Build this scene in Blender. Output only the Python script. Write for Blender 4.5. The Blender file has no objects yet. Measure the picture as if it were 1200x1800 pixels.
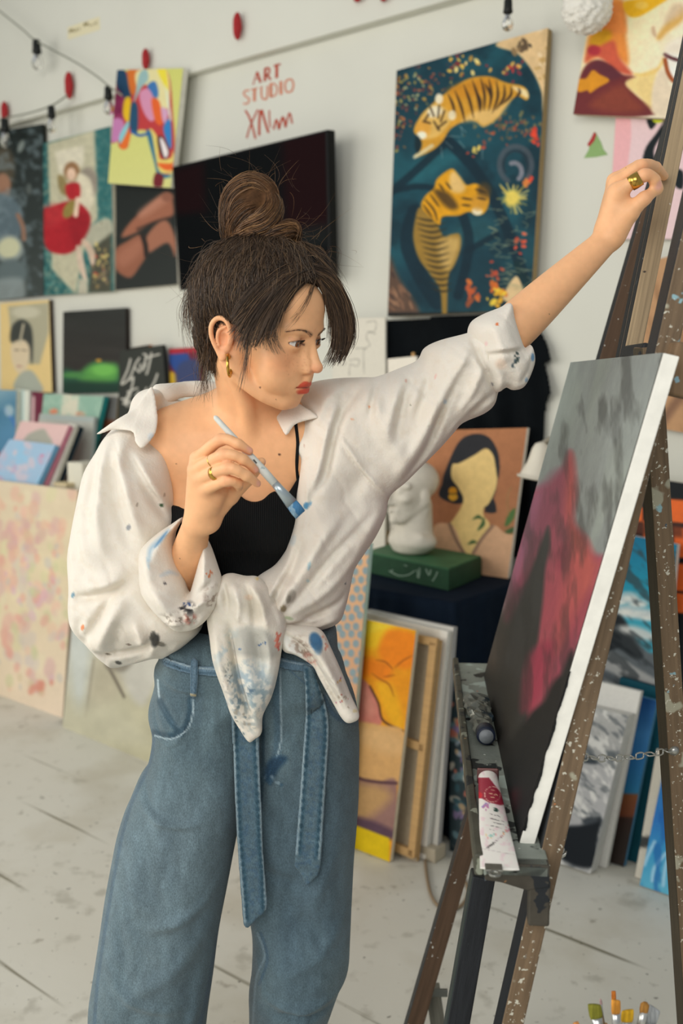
import bpy, math, random
import numpy as np
from mathutils import Vector, Matrix

# ---------------------------------------------------------------- camera model (1200x1800 frame, 35 mm lens)
F = 1750.0
TH = math.atan(240.0 / F)
CT, ST = math.cos(TH), math.sin(TH)
CH = 1.47
CAM = np.array([0.0, 0.0, CH])
SC = bpy.context.scene
COL = SC.collection

def ray(px, py):
    x = (px - 600.0) / F; y = (900.0 - py) / F
    return np.array([x, CT + y * ST, -ST + y * CT])
def at(px, py, Y):
    d = ray(px, py); return CAM + d * (Y / d[1])
def at_z(px, py, z):
    d = ray(px, py); return CAM + d * ((z - CH) / d[2])
def at_plane(px, py, p0, n):
    d = ray(px, py); return CAM + d * (np.dot(p0 - CAM, n) / np.dot(d, n))
def proj(P):
    q = np.asarray(P, float) - CAM
    dep = q[..., 1] * CT - q[..., 2] * ST
    up = q[..., 1] * ST + q[..., 2] * CT
    return 600 + F * q[..., 0] / dep, 900 - F * up / dep

WD = np.array([-.7714, .6363, 0.0])          # along the wall, to the left and away
WN = np.array([-.6363, -.7714, 0.0])         # out of the wall, into the room
W0 = np.array([0.0, 4.0, 0.0])
UP = np.array([0.0, 0.0, 1.0])
def onwall(px, py, off=0.0):
    return at_plane(px, py, W0 + WN * off, WN)
def wallpt(s, off, z):
    return W0 + WD * s + WN * off + UP * z
def wall_s(P):
    return float(np.dot(np.asarray(P) - W0, WD))

def unit(v):
    v = np.asarray(v, float); return v / np.linalg.norm(v)
def lin(c):
    if isinstance(c, str):
        c = c.lstrip('#'); c = [int(c[i:i + 2], 16) / 255.0 for i in (0, 2, 4)]
    c = np.asarray(c, float)
    return np.where(c <= .04045, c / 12.92, ((c + .055) / 1.055) ** 2.4)
def srgb(h):
    h = h.lstrip('#'); return np.array([int(h[i:i + 2], 16) / 255.0 for i in (0, 2, 4)])

# ---------------------------------------------------------------- scene tree helpers
def tag(o, label=None, cat=None, group=None, kind=None):
    if label: o['label'] = label
    if cat: o['category'] = cat
    if group: o['group'] = group
    if kind: o['kind'] = kind
    return o
def thing(name, loc, label, cat, group=None):
    o = bpy.data.objects.new(name, None); COL.objects.link(o)
    o.location = Vector(loc); o.empty_display_size = .05
    return tag(o, label, cat, group)
def world_of(o):
    m = Matrix.Translation(o.location)
    return world_of(o.parent) @ m if o.parent else m
def make(name, V, FA, m, parent=None, smooth=False, col=None, midx=None, loc=None):
    """one mesh object; V in world coordinates"""
    V = np.asarray(V, float)
    me = bpy.data.meshes.new(name)
    base = np.zeros(3)
    if parent is not None:
        t = parent; 
        while t is not None:
            base = base + np.array(t.location); t = t.parent
    own = np.zeros(3)
    if loc is not None: own = np.asarray(loc, float) - base
    elif parent is None and len(V):
        own = np.array([(V[:, 0].min() + V[:, 0].max()) / 2, (V[:, 1].min() + V[:, 1].max()) / 2, V[:, 2].min()])
    W = V - base - own
    if isinstance(FA, np.ndarray):
        n, k = FA.shape
        me.vertices.add(len(W)); me.vertices.foreach_set('co', W.astype(np.float32).ravel())
        me.loops.add(n * k); me.loops.foreach_set('vertex_index', FA.astype(np.int32).ravel())
        me.polygons.add(n)
        me.polygons.foreach_set('loop_start', np.arange(0, n * k, k, dtype=np.int32))
        me.polygons.foreach_set('loop_total', np.full(n, k, dtype=np.int32))
        me.update(calc_edges=True); me.validate()
    else:
        me.from_pydata([tuple(v) for v in W], [], [tuple(f) for f in FA]); me.update()
    for mm in (m if isinstance(m, (list, tuple)) else [m]): me.materials.append(mm)
    if midx is not None: me.polygons.foreach_set('material_index', np.asarray(midx, np.int32))
    if smooth: me.polygons.foreach_set('use_smooth', np.ones(len(me.polygons), bool))
    if col is not None:
        a = me.color_attributes.new('col', 'FLOAT_COLOR', 'POINT')
        c4 = np.ones((len(W), 4), np.float32); c4[:, :3] = np.clip(col, 0, 1)
        a.data.foreach_set('color', c4.ravel())
    o = bpy.data.objects.new(name, me); COL.objects.link(o)
    if parent is not None: o.parent = parent
    o.location = Vector(own)
    return o

class MB:
    """collects shapes that become one mesh"""
    def __init__(s): s.v = []; s.f = []; s.m = []; s.axis = None
    def add(s, V, FA, mi=0):
        b = len(s.v); s.v += [np.asarray(p, float) for p in V]
        for f in FA: s.f.append(tuple(i + b for i in f)); s.m.append(mi)
        return s
    def box(s, c, ax, ay, az, mi=0):
        c = np.asarray(c, float); ax, ay, az = (np.asarray(a, float) for a in (ax, ay, az))
        V = [c + i * ax + j * ay + k * az for k in (-1, 1) for j in (-1, 1) for i in (-1, 1)]
        return s.add(V, [(0, 2, 3, 1), (4, 5, 7, 6), (0, 1, 5, 4), (2, 6, 7, 3), (0, 4, 6, 2), (1, 3, 7, 5)], mi)
    def bar(s, a, b, side, w, t, mi=0):
        """square bar a->b; w along side, t along the third axis (full sizes)"""
        a, b = np.asarray(a, float), np.asarray(b, float); d = unit(b - a); s.axis = d
        sd = np.asarray(side, float); sd = unit(sd - d * np.dot(sd, d)); th = np.cross(d, sd)
        return s.box((a + b) / 2, sd * w / 2, th * t / 2, (b - a) / 2, mi)
    def tube(s, pts, r, n=8, cap=True, mi=0):
        pts = [np.asarray(p, float) for p in pts]; m = len(pts)
        rr = r if hasattr(r, '__len__') else [r] * m
        V = []; ref = None
        for i, p in enumerate(pts):
            d = unit(pts[min(i + 1, m - 1)] - pts[max(i - 1, 0)])
            if ref is None:
                ref = np.cross(d, UP) if abs(d[2]) < .9 else np.cross(d, [1, 0, 0])
            ref = unit(ref - d * np.dot(ref, d)); b = np.cross(d, ref)
            V += [p + (ref * math.cos(2 * math.pi * k / n) + b * math.sin(2 * math.pi * k / n)) * rr[i] for k in range(n)]
        FA = [(i * n + k, i * n + (k + 1) % n, (i + 1) * n + (k + 1) % n, (i + 1) * n + k) for i in range(m - 1) for k in range(n)]
        if cap: FA += [tuple(range(n))[::-1], tuple(range((m - 1) * n, m * n))]
        return s.add(V, FA, mi)
    def lathe(s, prof, c, axis=UP, n=24, mi=0, cap=True):
        axis = unit(axis); ref = unit(np.cross(axis, [0, 1, 0]) if abs(axis[1]) < .9 else np.cross(axis, [1, 0, 0])); b = np.cross(axis, ref)
        c = np.asarray(c, float); V = []
        for r, h in prof:
            V += [c + axis * h + (ref * math.cos(2 * math.pi * k / n) + b * math.sin(2 * math.pi * k / n)) * r for k in range(n)]
        m = len(prof)
        FA = [(i * n + k, i * n + (k + 1) % n, (i + 1) * n + (k + 1) % n, (i + 1) * n + k) for i in range(m - 1) for k in range(n)]
        if cap: FA += [tuple(range(n))[::-1], tuple(range((m - 1) * n, m * n))]
        return s.add(V, FA, mi)
    def prism(s, poly, off, mi=0):
        """3-D polygon extruded by the vector off"""
        n = len(poly); P = [np.asarray(p, float) for p in poly]; off = np.asarray(off, float)
        FA = [tuple(range(n)), tuple(range(2 * n - 1, n - 1, -1))] + [(i, n + i, n + (i + 1) % n, (i + 1) % n) for i in range(n)]
        return s.add(P + [p + off for p in P], FA, mi)
    def build(s, name, m, parent=None, smooth=False, bevel=0.0, loc=None, seg=2):
        o = make(name, np.array(s.v), s.f, m, parent, smooth, midx=s.m if isinstance(m, (list, tuple)) else None, loc=loc)
        if any(mm.get('grain') for mm in (m if isinstance(m, (list, tuple)) else [m])):
            W = np.array(s.v)
            d = s.axis if s.axis is not None else UP; a = unit(np.cross(d, [.31, .9, .2])); b2 = np.cross(d, a); c = W.mean(0) * np.array([1, 1, 1])
            g = o.data.attributes.new('grain', 'FLOAT_VECTOR', 'POINT'); g.data.foreach_set('vector', np.stack([(W - c) @ a + c[0], (W - c) @ b2 + c[1], (W - c) @ d + c[2]], 1).astype(np.float32).ravel())
        if bevel:
            b = o.modifiers.new('bevel', 'BEVEL'); b.width = bevel; b.segments = seg; b.limit_method = 'ANGLE'
            if not smooth: 
                o.data.polygons.foreach_set('use_smooth', np.ones(len(o.data.polygons), bool))
                b.harden_normals = True
        return o

# ---------------------------------------------------------------- materials
_M = {}
def mat(name, base=None, rough=.6, metal=0.0, spec=.28, noise=0.0, nscale=20.0, bump=0.0, bscale=200.0, stretch=(1, 1, 1),
        sss=0.0, sssr=(.012, .005, .003), trans=0.0, sheen=0.0, tint=None, bump_tex='noise', emis=0.0, coat=0.0, splat=None, grain=False):
    """procedural Principled material; base=None reads the mesh's own paint colours"""
    if name in _M: return _M[name]
    m = bpy.data.materials.new(name); m.use_nodes = True
    nt = m.node_tree; N = nt.nodes; L = nt.links
    b = N['Principled BSDF']
    b.inputs['Roughness'].default_value = rough; b.inputs['Metallic'].default_value = metal
    b.inputs['Specular IOR Level'].default_value = spec
    tc = N.new('ShaderNodeTexCoord'); mp = N.new('ShaderNodeMapping'); mp.inputs['Scale'].default_value = stretch
    src_v = tc.outputs['Object']
    if grain:
        ga = N.new('ShaderNodeAttribute'); ga.attribute_name = 'grain'; src_v = ga.outputs['Vector']
    L.new(src_v, mp.inputs['Vector'])
    if base is None:
        at_ = N.new('ShaderNodeAttribute'); at_.attribute_name = 'col'; src = at_.outputs['Color']
    else:
        rgb = N.new('ShaderNodeRGB'); c = lin(base); rgb.outputs[0].default_value = (c[0], c[1], c[2], 1); src = rgb.outputs[0]
    if noise:
        nz = N.new('ShaderNodeTexNoise'); nz.inputs['Scale'].default_value = nscale; nz.inputs['Detail'].default_value = 5
        L.new(mp.outputs['Vector'], nz.inputs['Vector'])
        mr = N.new('ShaderNodeMapRange'); mr.inputs['From Min'].default_value = .3; mr.inputs['From Max'].default_value = .7
        mr.inputs['To Min'].default_value = 1 - noise; mr.inputs['To Max'].default_value = 1 + noise * .6
        L.new(nz.outputs['Fac'], mr.inputs['Value'])
        mx = N.new('ShaderNodeMix'); mx.data_type = 'RGBA'; mx.blend_type = 'MULTIPLY'; mx.inputs['Factor'].default_value = 1
        L.new(src, mx.inputs['A']); L.new(mr.outputs['Result'], mx.inputs['B']); src = mx.outputs['Result']
    if splat:
        # drips and spatters of studio paint: list of (hex, scale, threshold)
        for i, (hx, sc_, th_) in enumerate(splat):
            vz = N.new('ShaderNodeTexNoise'); vz.inputs['Scale'].default_value = sc_; vz.inputs['Detail'].default_value = 3
            mp2 = N.new('ShaderNodeMapping'); mp2.inputs['Location'].default_value = (3.1 * i + 1, 7.7 * i, 1.3 * i)
            L.new(src_v, mp2.inputs['Vector']); L.new(mp2.outputs['Vector'], vz.inputs['Vector'])
            r2 = N.new('ShaderNodeMapRange'); r2.inputs['From Min'].default_value = th_; r2.inputs['From Max'].default_value = th_ + .02
            L.new(vz.outputs['Fac'], r2.inputs['Value'])
            m2 = N.new('ShaderNodeMix'); m2.data_type = 'RGBA'; c = lin(hx)
            L.new(r2.outputs['Result'], m2.inputs['Factor']); L.new(src, m2.inputs['A']); m2.inputs['B'].default_value = (c[0], c[1], c[2], 1)
            src = m2.outputs['Result']
    L.new(src, b.inputs['Base Color'])
    if bump:
        if bump_tex == 'wave':
            t = N.new('ShaderNodeTexWave'); t.inputs['Scale'].default_value = bscale; t.inputs['Distortion'].default_value = .4
        elif bump_tex == 'voronoi':
            t = N.new('ShaderNodeTexVoronoi'); t.inputs['Scale'].default_value = bscale
        else:
            t = N.new('ShaderNodeTexNoise'); t.inputs['Scale'].default_value = bscale; t.inputs['Detail'].default_value = 4
        L.new(mp.outputs['Vector'], t.inputs['Vector'])
        bp = N.new('ShaderNodeBump'); bp.inputs['Strength'].default_value = bump; bp.inputs['Distance'].default_value = .002
        L.new(t.outputs[0], bp.inputs['Height']); L.new(bp.outputs['Normal'], b.inputs['Normal'])
    if sss:
        b.inputs['Subsurface Weight'].default_value = sss; b.inputs['Subsurface Radius'].default_value = (1, .4, .22)
        b.inputs['Subsurface Scale'].default_value = sssr[0]
    if trans: b.inputs['Transmission Weight'].default_value = trans
    if sheen: b.inputs['Sheen Weight'].default_value = sheen
    if coat: b.inputs['Coat Weight'].default_value = coat
    if emis:
        b.inputs['Emission Strength'].default_value = emis
        c = lin(base); b.inputs['Emission Color'].default_value = (c[0], c[1], c[2], 1)
    if grain: m['grain'] = 1
    _M[name] = m
    return m

# ---------------------------------------------------------------- 2-D numeric painting
def _hash(ix, iy, seed):
    n = (ix.astype(np.int64) * 374761393 + iy.astype(np.int64) * 668265263 + seed * 974711) & 0x7fffffff
    n = (n ^ (n >> 13)) * 1274126177 & 0x7fffffff
    return ((n ^ (n >> 16)) & 0xffff) / 65535.0
def noise2(x, y, seed=0):
    ix, iy = np.floor(x), np.floor(y); fx, fy = x - ix, y - iy
    fx = fx * fx * (3 - 2 * fx); fy = fy * fy * (3 - 2 * fy)
    a = _hash(ix, iy, seed); b = _hash(ix + 1, iy, seed); c = _hash(ix, iy + 1, seed); d = _hash(ix + 1, iy + 1, seed)
    return (a * (1 - fx) + b * fx) * (1 - fy) + (c * (1 - fx) + d * fx) * fy
def fbm(x, y, seed=0, oct=4):
    s = 0; a = .5
    for i in range(oct):
        s = s + a * noise2(x * 2 ** i + 17.3 * i, y * 2 ** i + 5.1 * i, seed + i); a *= .5
    return s / (1 - .5 ** oct)
def smoothline(pts, n=8, closed=True):
    """Catmull-Rom through pts"""
    P = np.asarray(pts, float); m = len(P); out = []
    rng = range(m) if closed else range(m - 1)
    for i in rng:
        if closed: p0, p1, p2, p3 = P[i - 1], P[i], P[(i + 1) % m], P[(i + 2) % m]
        else: p0, p1, p2, p3 = P[max(i - 1, 0)], P[i], P[i + 1], P[min(i + 2, m - 1)]
        for k in range(n):
            t = k / n
            out.append(.5 * ((2 * p1) + (p2 - p0) * t + (2 * p0 - 5 * p1 + 4 * p2 - p3) * t * t + (3 * p1 - p0 - 3 * p2 + p3) * t ** 3))
    if not closed: out.append(P[-1])
    return np.array(out)
def poly_sd(x, y, poly):
    """signed distance, negative inside"""
    P = np.asarray(poly, float); Q = np.roll(P, -1, 0)
    d2 = np.full(np.broadcast(x, y).shape, 1e18); ins = np.zeros(d2.shape, bool)
    for (ax, ay), (bx, by) in zip(P, Q):
        ex, ey = bx - ax, by - ay; l2 = ex * ex + ey * ey + 1e-18
        t = np.clip(((x - ax) * ex + (y - ay) * ey) / l2, 0, 1)
        d2 = np.minimum(d2, (x - ax - t * ex) ** 2 + (y - ay - t * ey) ** 2)
        if ay != by:
            c = (ay > y) != (by > y)
            ins ^= c & (x < ex * (y - ay) / ey + ax)
    d = np.sqrt(d2)
    return np.where(ins, -d, d)
def line_d(x, y, pts):
    """distance to an open polyline and the fraction along it"""
    P = np.asarray(pts, float); L = np.linalg.norm(np.diff(P, axis=0), axis=1); T = L.sum() + 1e-12; acc = 0
    bd = np.full(np.broadcast(x, y).shape, 1e18); bt = np.zeros(bd.shape)
    for i in range(len(P) - 1):
        (ax, ay), (bx, by) = P[i][:2], P[i + 1][:2]; ex, ey = bx - ax, by - ay
        t = np.clip(((x - ax) * ex + (y - ay) * ey) / (ex * ex + ey * ey + 1e-18), 0, 1)
        d = (x - ax - t * ex) ** 2 + (y - ay - t * ey) ** 2
        k = d < bd; bd = np.where(k, d, bd); bt = np.where(k, (acc + t * L[i]) / T, bt); acc += L[i]
    return np.sqrt(bd), bt

class Paint:
    """brushwork on points that have photo-frame coordinates; frame() lets the strokes be written in the units of a detail view"""
    def __init__(s, px, py, base):
        s.X, s.Y = np.asarray(px, float), np.asarray(py, float); s.x, s.y = s.X, s.Y
        s.c = np.tile(srgb(base), (len(s.X), 1)); s.rs = np.random.RandomState(7); s.sc = 1.0
    def frame(s, ox, oy, k):
        s.x = (s.X - ox) * k; s.y = (s.Y - oy) * k; s.sc = k; return s
    def mix(s, a, hx):
        c = srgb(hx) if isinstance(hx, str) else hx
        s.c += (c - s.c) * np.clip(a, 0, 1)[:, None]; return s
    def warp(s, amp, size, seed=1):
        u = fbm(s.x / size, s.y / size, seed, 3) - .5; v = fbm(s.x / size + 9, s.y / size + 3, seed + 5, 3) - .5
        return s.x + u * amp, s.y + v * amp
    def poly(s, pts, hx, soft=None, a=1.0, sm=True, wob=0, seed=1):
        P = smoothline(pts, 6) if sm and len(pts) > 2 else np.asarray(pts, float)
        soft = s.sc * 1.2 if soft is None else soft
        m = (s.x > P[:, 0].min() - soft * 2 - wob) & (s.x < P[:, 0].max() + soft * 2 + wob) & (s.y > P[:, 1].min() - soft * 2 - wob) & (s.y < P[:, 1].max() + soft * 2 + wob)
        if not m.any(): return s
        x, y = s.warp(wob, 30 * s.sc, seed) if wob else (s.x, s.y)
        d = poly_sd(x[m], y[m], P)
        al = np.zeros(len(s.x)); al[m] = np.clip(.5 - d / (2 * soft), 0, 1) * a
        return s.mix(al, hx)
    def ell(s, cx, cy, rx, ry, hx, soft=.15, a=1.0, rot=0):
        t = math.radians(rot); dx, dy = s.x - cx, s.y - cy
        u = (dx * math.cos(t) + dy * math.sin(t)) / rx; v = (-dx * math.sin(t) + dy * math.cos(t)) / ry
        return s.mix(np.clip((1 - np.sqrt(u * u + v * v)) / soft + .5, 0, 1) * a, hx)
    def stroke(s, pts, w, hx, soft=None, a=1.0, taper=0, sm=True):
        P = smoothline(pts, 6, False) if sm and len(pts) > 2 else np.asarray(pts, float)
        soft = s.sc * 1.0 if soft is None else soft; R = w + soft * 2
        m = (s.x > P[:, 0].min() - R) & (s.x < P[:, 0].max() + R) & (s.y > P[:, 1].min() - R) & (s.y < P[:, 1].max() + R)
        if not m.any(): return s
        d, t = line_d(s.x[m], s.y[m], P)
        ww = w / 2 * (1 - taper * np.abs(2 * t - 1) ** 2) if taper else w / 2
        al = np.zeros(len(s.x)); al[m] = np.clip((ww - d) / soft + .5, 0, 1) * a
        return s.mix(al, hx)
    def grad(s, p0, p1, stops, a=1.0):
        p0, p1 = np.array(p0, float), np.array(p1, float); e = p1 - p0
        t = ((s.x - p0[0]) * e[0] + (s.y - p0[1]) * e[1]) / (e @ e)
        ts = [q[0] for q in stops]; cs = np.array([srgb(q[1]) for q in stops])
        c = np.stack([np.interp(t, ts, cs[:, k]) for k in range(3)], 1)
        s.c += (c - s.c) * a; return s
    def cloud(s, hx, size, th=.5, soft=.1, a=1.0, seed=1, stretch=(1, 1), rot=0):
        t = math.radians(rot); x = (s.x * math.cos(t) + s.y * math.sin(t)) / stretch[0]; y = (-s.x * math.sin(t) + s.y * math.cos(t)) / stretch[1]
        n = fbm(x / size, y / size, seed)
        return s.mix(np.clip((n - th) / soft, 0, 1) * a, hx)
    def tone(s, amp, size, seed=3, stretch=(1, 1), rot=0):
        t = math.radians(rot); x = (s.x * math.cos(t) + s.y * math.sin(t)) / stretch[0]; y = (-s.x * math.sin(t) + s.y * math.cos(t)) / stretch[1]
        s.c *= (1 + amp * 2 * (fbm(x / size, y / size, seed) - .5))[:, None]; return s
    def dabs(s, cx, cy, rx, ry, n, cols, size, seed=1, rot=None, asp=.6, a=.95):
        r = np.random.RandomState(seed)
        for i in range(n):
            q = r.randn(2) * .5; z = size * (.5 + r.rand())
            s.ell(cx + q[0] * rx, cy + q[1] * ry, z, z * asp, cols[r.randint(len(cols))], .4, a, r.rand() * 180 if rot is None else rot + r.randn() * 15)
        return s

# ---------------------------------------------------------------- canvases
def rect_plane(kind, **k): pass
def lean_plane(bl, br, z=0.0, lean=8.0):
    """plane standing on height z through the two bottom corners (pixels), leaning back towards the wall"""
    a, b = at_z(*bl, z), at_z(*br, z); d = unit(b - a)
    n = unit(np.cross(d, UP)); n = n if np.dot(n, WN) > 0 else -n
    n2 = unit(n * math.cos(math.radians(lean)) + UP * math.sin(math.radians(lean)))
    return a, n2
def quad_on(px4, p0, n): return [at_plane(x, y, p0, n) for x, y in px4]

def canvas(name, Q, n, thick, paint, base, label, cat='painting', step=3.0, edge='#d8d4c4', group=None, K=.85, facemat='oil_paint', border=0.0, noedge=False):
    """stretched canvas: a body plus its painted face. Q = tl, tr, br, bl (3-D), n = outward normal"""
    Q = [np.asarray(q, float) for q in Q]; n = unit(n)
    em = mat('canvas_edge_' + edge.strip('#'), edge, .85, noise=.08, nscale=40, bump=.15, bscale=600)
    b = MB().prism([q - n * .0006 for q in Q], -n * (thick - .0006))
    root = b.build(name, em, bevel=.0015)
    tag(root, label, cat, group)
    pq = np.array([proj(q) for q in Q])
    nu = int(max(2, max(np.hypot(*(pq[1] - pq[0])), np.hypot(*(pq[2] - pq[3]))) / step)); nv = int(max(2, max(np.hypot(*(pq[3] - pq[0])), np.hypot(*(pq[2] - pq[1]))) / step))
    nu, nv = min(nu, 420), min(nv, 520)
    u = np.linspace(border, 1 - border, nu + 1)[None, :, None]; v = np.linspace(border, 1 - border, nv + 1)[:, None, None]
    P = (Q[0] * (1 - u) + Q[1] * u) * (1 - v) + (Q[3] * (1 - u) + Q[2] * u) * v + n * .0006
    P = P.reshape(-1, 3); px, py = proj(P)
    pt = Paint(px, py, base); paint(pt)
    c = np.clip(lin(np.clip(pt.c, 0, 1)) / K, 0, .9)
    i = np.arange(nv)[:, None] * (nu + 1) + np.arange(nu)[None, :]
    FA = np.stack([i, i + nu + 1, i + nu + 2, i + 1], -1).reshape(-1, 4)
    a, bb, cc = P[FA[0, 0]], P[FA[0, 1]], P[FA[0, 2]]
    if np.dot(np.cross(bb - a, cc - a), n) < 0: FA = FA[:, ::-1].copy()
    make('painted_surface', P, FA, mat(facemat, None, .6, spec=.18, noise=.05, nscale=120, bump=.12, bscale=500), root, True, c)
    return root
# ================================================================= IMPLICIT MODELLING (smooth blends of limbs, heads, cloth volumes -> one mesh)
def smin(a, b, k):
    if k <= 0: return np.minimum(a, b)
    h = np.maximum(k - np.abs(a - b), 0) / k
    return np.minimum(a, b) - h * h * k * .25
class SDF:
    def __init__(s): s.p = []; s.k = .01
    def _add(s, c, r, fn, k, op): s.p.append((np.asarray(c, float), float(r), fn, s.k if k is None else k, op)); return s
    def sph(s, c, r, k=None, op='+'):
        c = np.asarray(c, float)
        return s._add(c, r, lambda x, y, z: np.sqrt((x - c[0]) ** 2 + (y - c[1]) ** 2 + (z - c[2]) ** 2) - r, k, op)
    def ell(s, c, rad, R=None, k=None, op='+'):
        c = np.asarray(c, float); rad = np.asarray(rad, float); R = np.eye(3) if R is None else np.asarray(R)   # columns of R = local axes
        def fn(x, y, z):
            dx, dy, dz = x - c[0], y - c[1], z - c[2]
            q = [(dx * R[0, i] + dy * R[1, i] + dz * R[2, i]) for i in range(3)]
            k0 = np.sqrt(sum((q[i] / rad[i]) ** 2 for i in range(3))); k1 = np.sqrt(sum((q[i] / rad[i] ** 2) ** 2 for i in range(3))) + 1e-9
            return k0 * (k0 - 1) / k1
        return s._add(c, rad.max(), fn, k, op)
    def cap(s, a, b, ra, rb=None, k=None, op='+'):
        a, b = np.asarray(a, float), np.asarray(b, float); rb = ra if rb is None else rb; e = b - a; l2 = e @ e + 1e-12
        def fn(x, y, z):
            dx, dy, dz = x - a[0], y - a[1], z - a[2]
            t = np.clip((dx * e[0] + dy * e[1] + dz * e[2]) / l2, 0, 1)
            return np.sqrt((dx - t * e[0]) ** 2 + (dy - t * e[1]) ** 2 + (dz - t * e[2]) ** 2) - (ra + (rb - ra) * t)
        return s._add((a + b) / 2, math.sqrt(l2) / 2 + max(ra, rb), fn, k, op)
    def chain(s, pts, r, k=None, op='+', sub=1):
        """one continuous tapered limb through pts; sub>1 rounds it"""
        P = np.asarray(pts, float); r = np.asarray(r if hasattr(r, '__len__') else [r] * len(P), float)
        if sub > 1: Q = smoothline(np.column_stack([P, r]), sub, False); P, r = Q[:, :3], Q[:, 3]
        def fn(x, y, z):
            f = None
            for i in range(len(P) - 1):
                a, e = P[i], P[i + 1] - P[i]; l2 = e @ e + 1e-12
                dx, dy, dz = x - a[0], y - a[1], z - a[2]; t = np.clip((dx * e[0] + dy * e[1] + dz * e[2]) / l2, 0, 1)
                d = np.sqrt((dx - t * e[0]) ** 2 + (dy - t * e[1]) ** 2 + (dz - t * e[2]) ** 2) - (r[i] + (r[i + 1] - r[i]) * t)
                f = d if f is None else np.minimum(f, d)
            return f
        c = (P.min(0) + P.max(0)) / 2
        return s._add(c, np.linalg.norm(P - c, axis=1).max() + r.max(), fn, k, op)
    def custom(s, c, r, fn, k=None, op='+'): return s._add(c, r, fn, k, op)
    def eval(s, x, y, z, c, r):
        f = None
        for pc, pr, fn, k, op in s.p:
            if np.linalg.norm(pc - c) > pr + r + k + .004: continue
            if op == '+':
                d = fn(x, y, z); f = d + 0 * (x + y + z) if f is None else smin(f, d, k)
            elif f is not None:
                d = fn(x, y, z)
                if op == '-': f = -smin(-f, d, k)
                elif op == 'd': f = f + d            # displacement
        return f
    def mesh(s, h, B=24, bmin=None, bmax=None, relax=2):
        cs = np.array([p[0] for p in s.p if p[4] == '+']); rs = np.array([p[1] for p in s.p if p[4] == '+'])[:, None]
        lo = (cs - rs).min(0) - 3 * h if bmin is None else np.asarray(bmin, float); hi = (cs + rs).max(0) + 3 * h if bmax is None else np.asarray(bmax, float)
        nb = np.ceil((hi - lo) / (h * B)).astype(int); N = nb * B + 2
        ids, pos, faces = [], [], []
        cid = lambda i, j, k: ((i + 1).astype(np.int64) * (N[1] + 2) + (j + 1)) * (N[2] + 2) + (k + 1)
        for bi in range(nb[0]):
            for bj in range(nb[1]):
                for bk in range(nb[2]):
                    o = lo + np.array([bi, bj, bk]) * B * h; c = o + B * h / 2; rad = B * h * .87
                    q = s.eval(np.array([[[c[0]]]]), np.array([[[c[1]]]]), np.array([[[c[2]]]]), c, rad)
                    if q is None or abs(float(q.ravel()[0])) > rad * 1.9: continue
                    g = np.arange(B + 1) * h
                    f = s.eval((o[0] + g)[:, None, None], (o[1] + g)[None, :, None], (o[2] + g)[None, None, :], c, rad)
                    if f is None: continue
                    ins = f < 0
                    if ins.all() or not ins.any(): continue
                    cnt = np.zeros((B, B, B), int); S = np.zeros((B, B, B, 3))
                    for ax in range(3):
                        sl0 = [slice(None)] * 3; sl1 = [slice(None)] * 3; sl0[ax] = slice(0, B); sl1[ax] = slice(1, B + 1)
                        f0, f1 = f[tuple(sl0)], f[tuple(sl1)]; cr = (f0 < 0) != (f1 < 0)
                        t = np.where(cr, f0 / np.where(cr, f0 - f1, 1), 0)
                        oth = [a for a in range(3) if a != ax]
                        for d0 in (0, 1):
                            for d1 in (0, 1):
                                sl = [slice(0, B)] * 3; sl[oth[0]] = slice(d0, B + d0); sl[oth[1]] = slice(d1, B + d1)
                                m = cr[tuple(sl)]; tt = t[tuple(sl)]; cnt += m
                                S[..., ax] += m * tt; S[..., oth[0]] += m * d0; S[..., oth[1]] += m * d1
                        # faces on the edges this block owns
                        own = [slice(0, B)] * 3; i, j, k = np.nonzero(cr[tuple(own)])
                        if len(i):
                            up = f0[tuple(own)][i, j, k] < 0
                            G = [i + bi * B, j + bj * B, k + bk * B]
                            a1, a2 = (ax + 1) % 3, (ax + 2) % 3
                            def cell(d1, d2):
                                H = list(G); H[a1] = H[a1] - d1; H[a2] = H[a2] - d2; return cid(*H)
                            q4 = np.stack([cell(1, 1), cell(0, 1), cell(0, 0), cell(1, 0)], 1)
                            q4[~up] = q4[~up][:, ::-1]; faces.append(q4)
                    i, j, k = np.nonzero(cnt)
                    pos.append(o + (np.stack([i, j, k], 1) + S[i, j, k] / cnt[i, j, k][:, None]) * h)
                    ids.append(cid(i + bi * B, j + bj * B, k + bk * B))
        ids = np.concatenate(ids); pos = np.concatenate(pos); FA = np.concatenate(faces)
        od = np.argsort(ids); sid = ids[od]; loc = np.searchsorted(sid, FA); loc = np.clip(loc, 0, len(sid) - 1)
        ok = (sid[loc] == FA).all(1); FA = od[loc[ok]]
        V = pos
        for _ in range(relax): V = relax_mesh(V, FA, .5)
        return V, FA
def relax_mesh(V, FA, a):
    n = len(V); s = np.zeros((n, 3)); c = np.zeros(n)
    for k in range(4):
        i, j = FA[:, k], FA[:, (k + 1) % 4]
        for ax in range(3):
            s[:, ax] += np.bincount(i, V[j, ax], n) + np.bincount(j, V[i, ax], n)
        c += np.bincount(i, minlength=n) + np.bincount(j, minlength=n)
    return V + (s / np.maximum(c, 1)[:, None] - V) * a
def vnormals(V, FA):
    n = np.cross(V[FA[:, 2]] - V[FA[:, 0]], V[FA[:, 3]] - V[FA[:, 1]]); N = np.zeros_like(V)
    for k in range(4):
        for ax in range(3): N[:, ax] += np.bincount(FA[:, k], n[:, ax], len(V))
    return N / (np.linalg.norm(N, axis=1)[:, None] + 1e-12)
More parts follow.
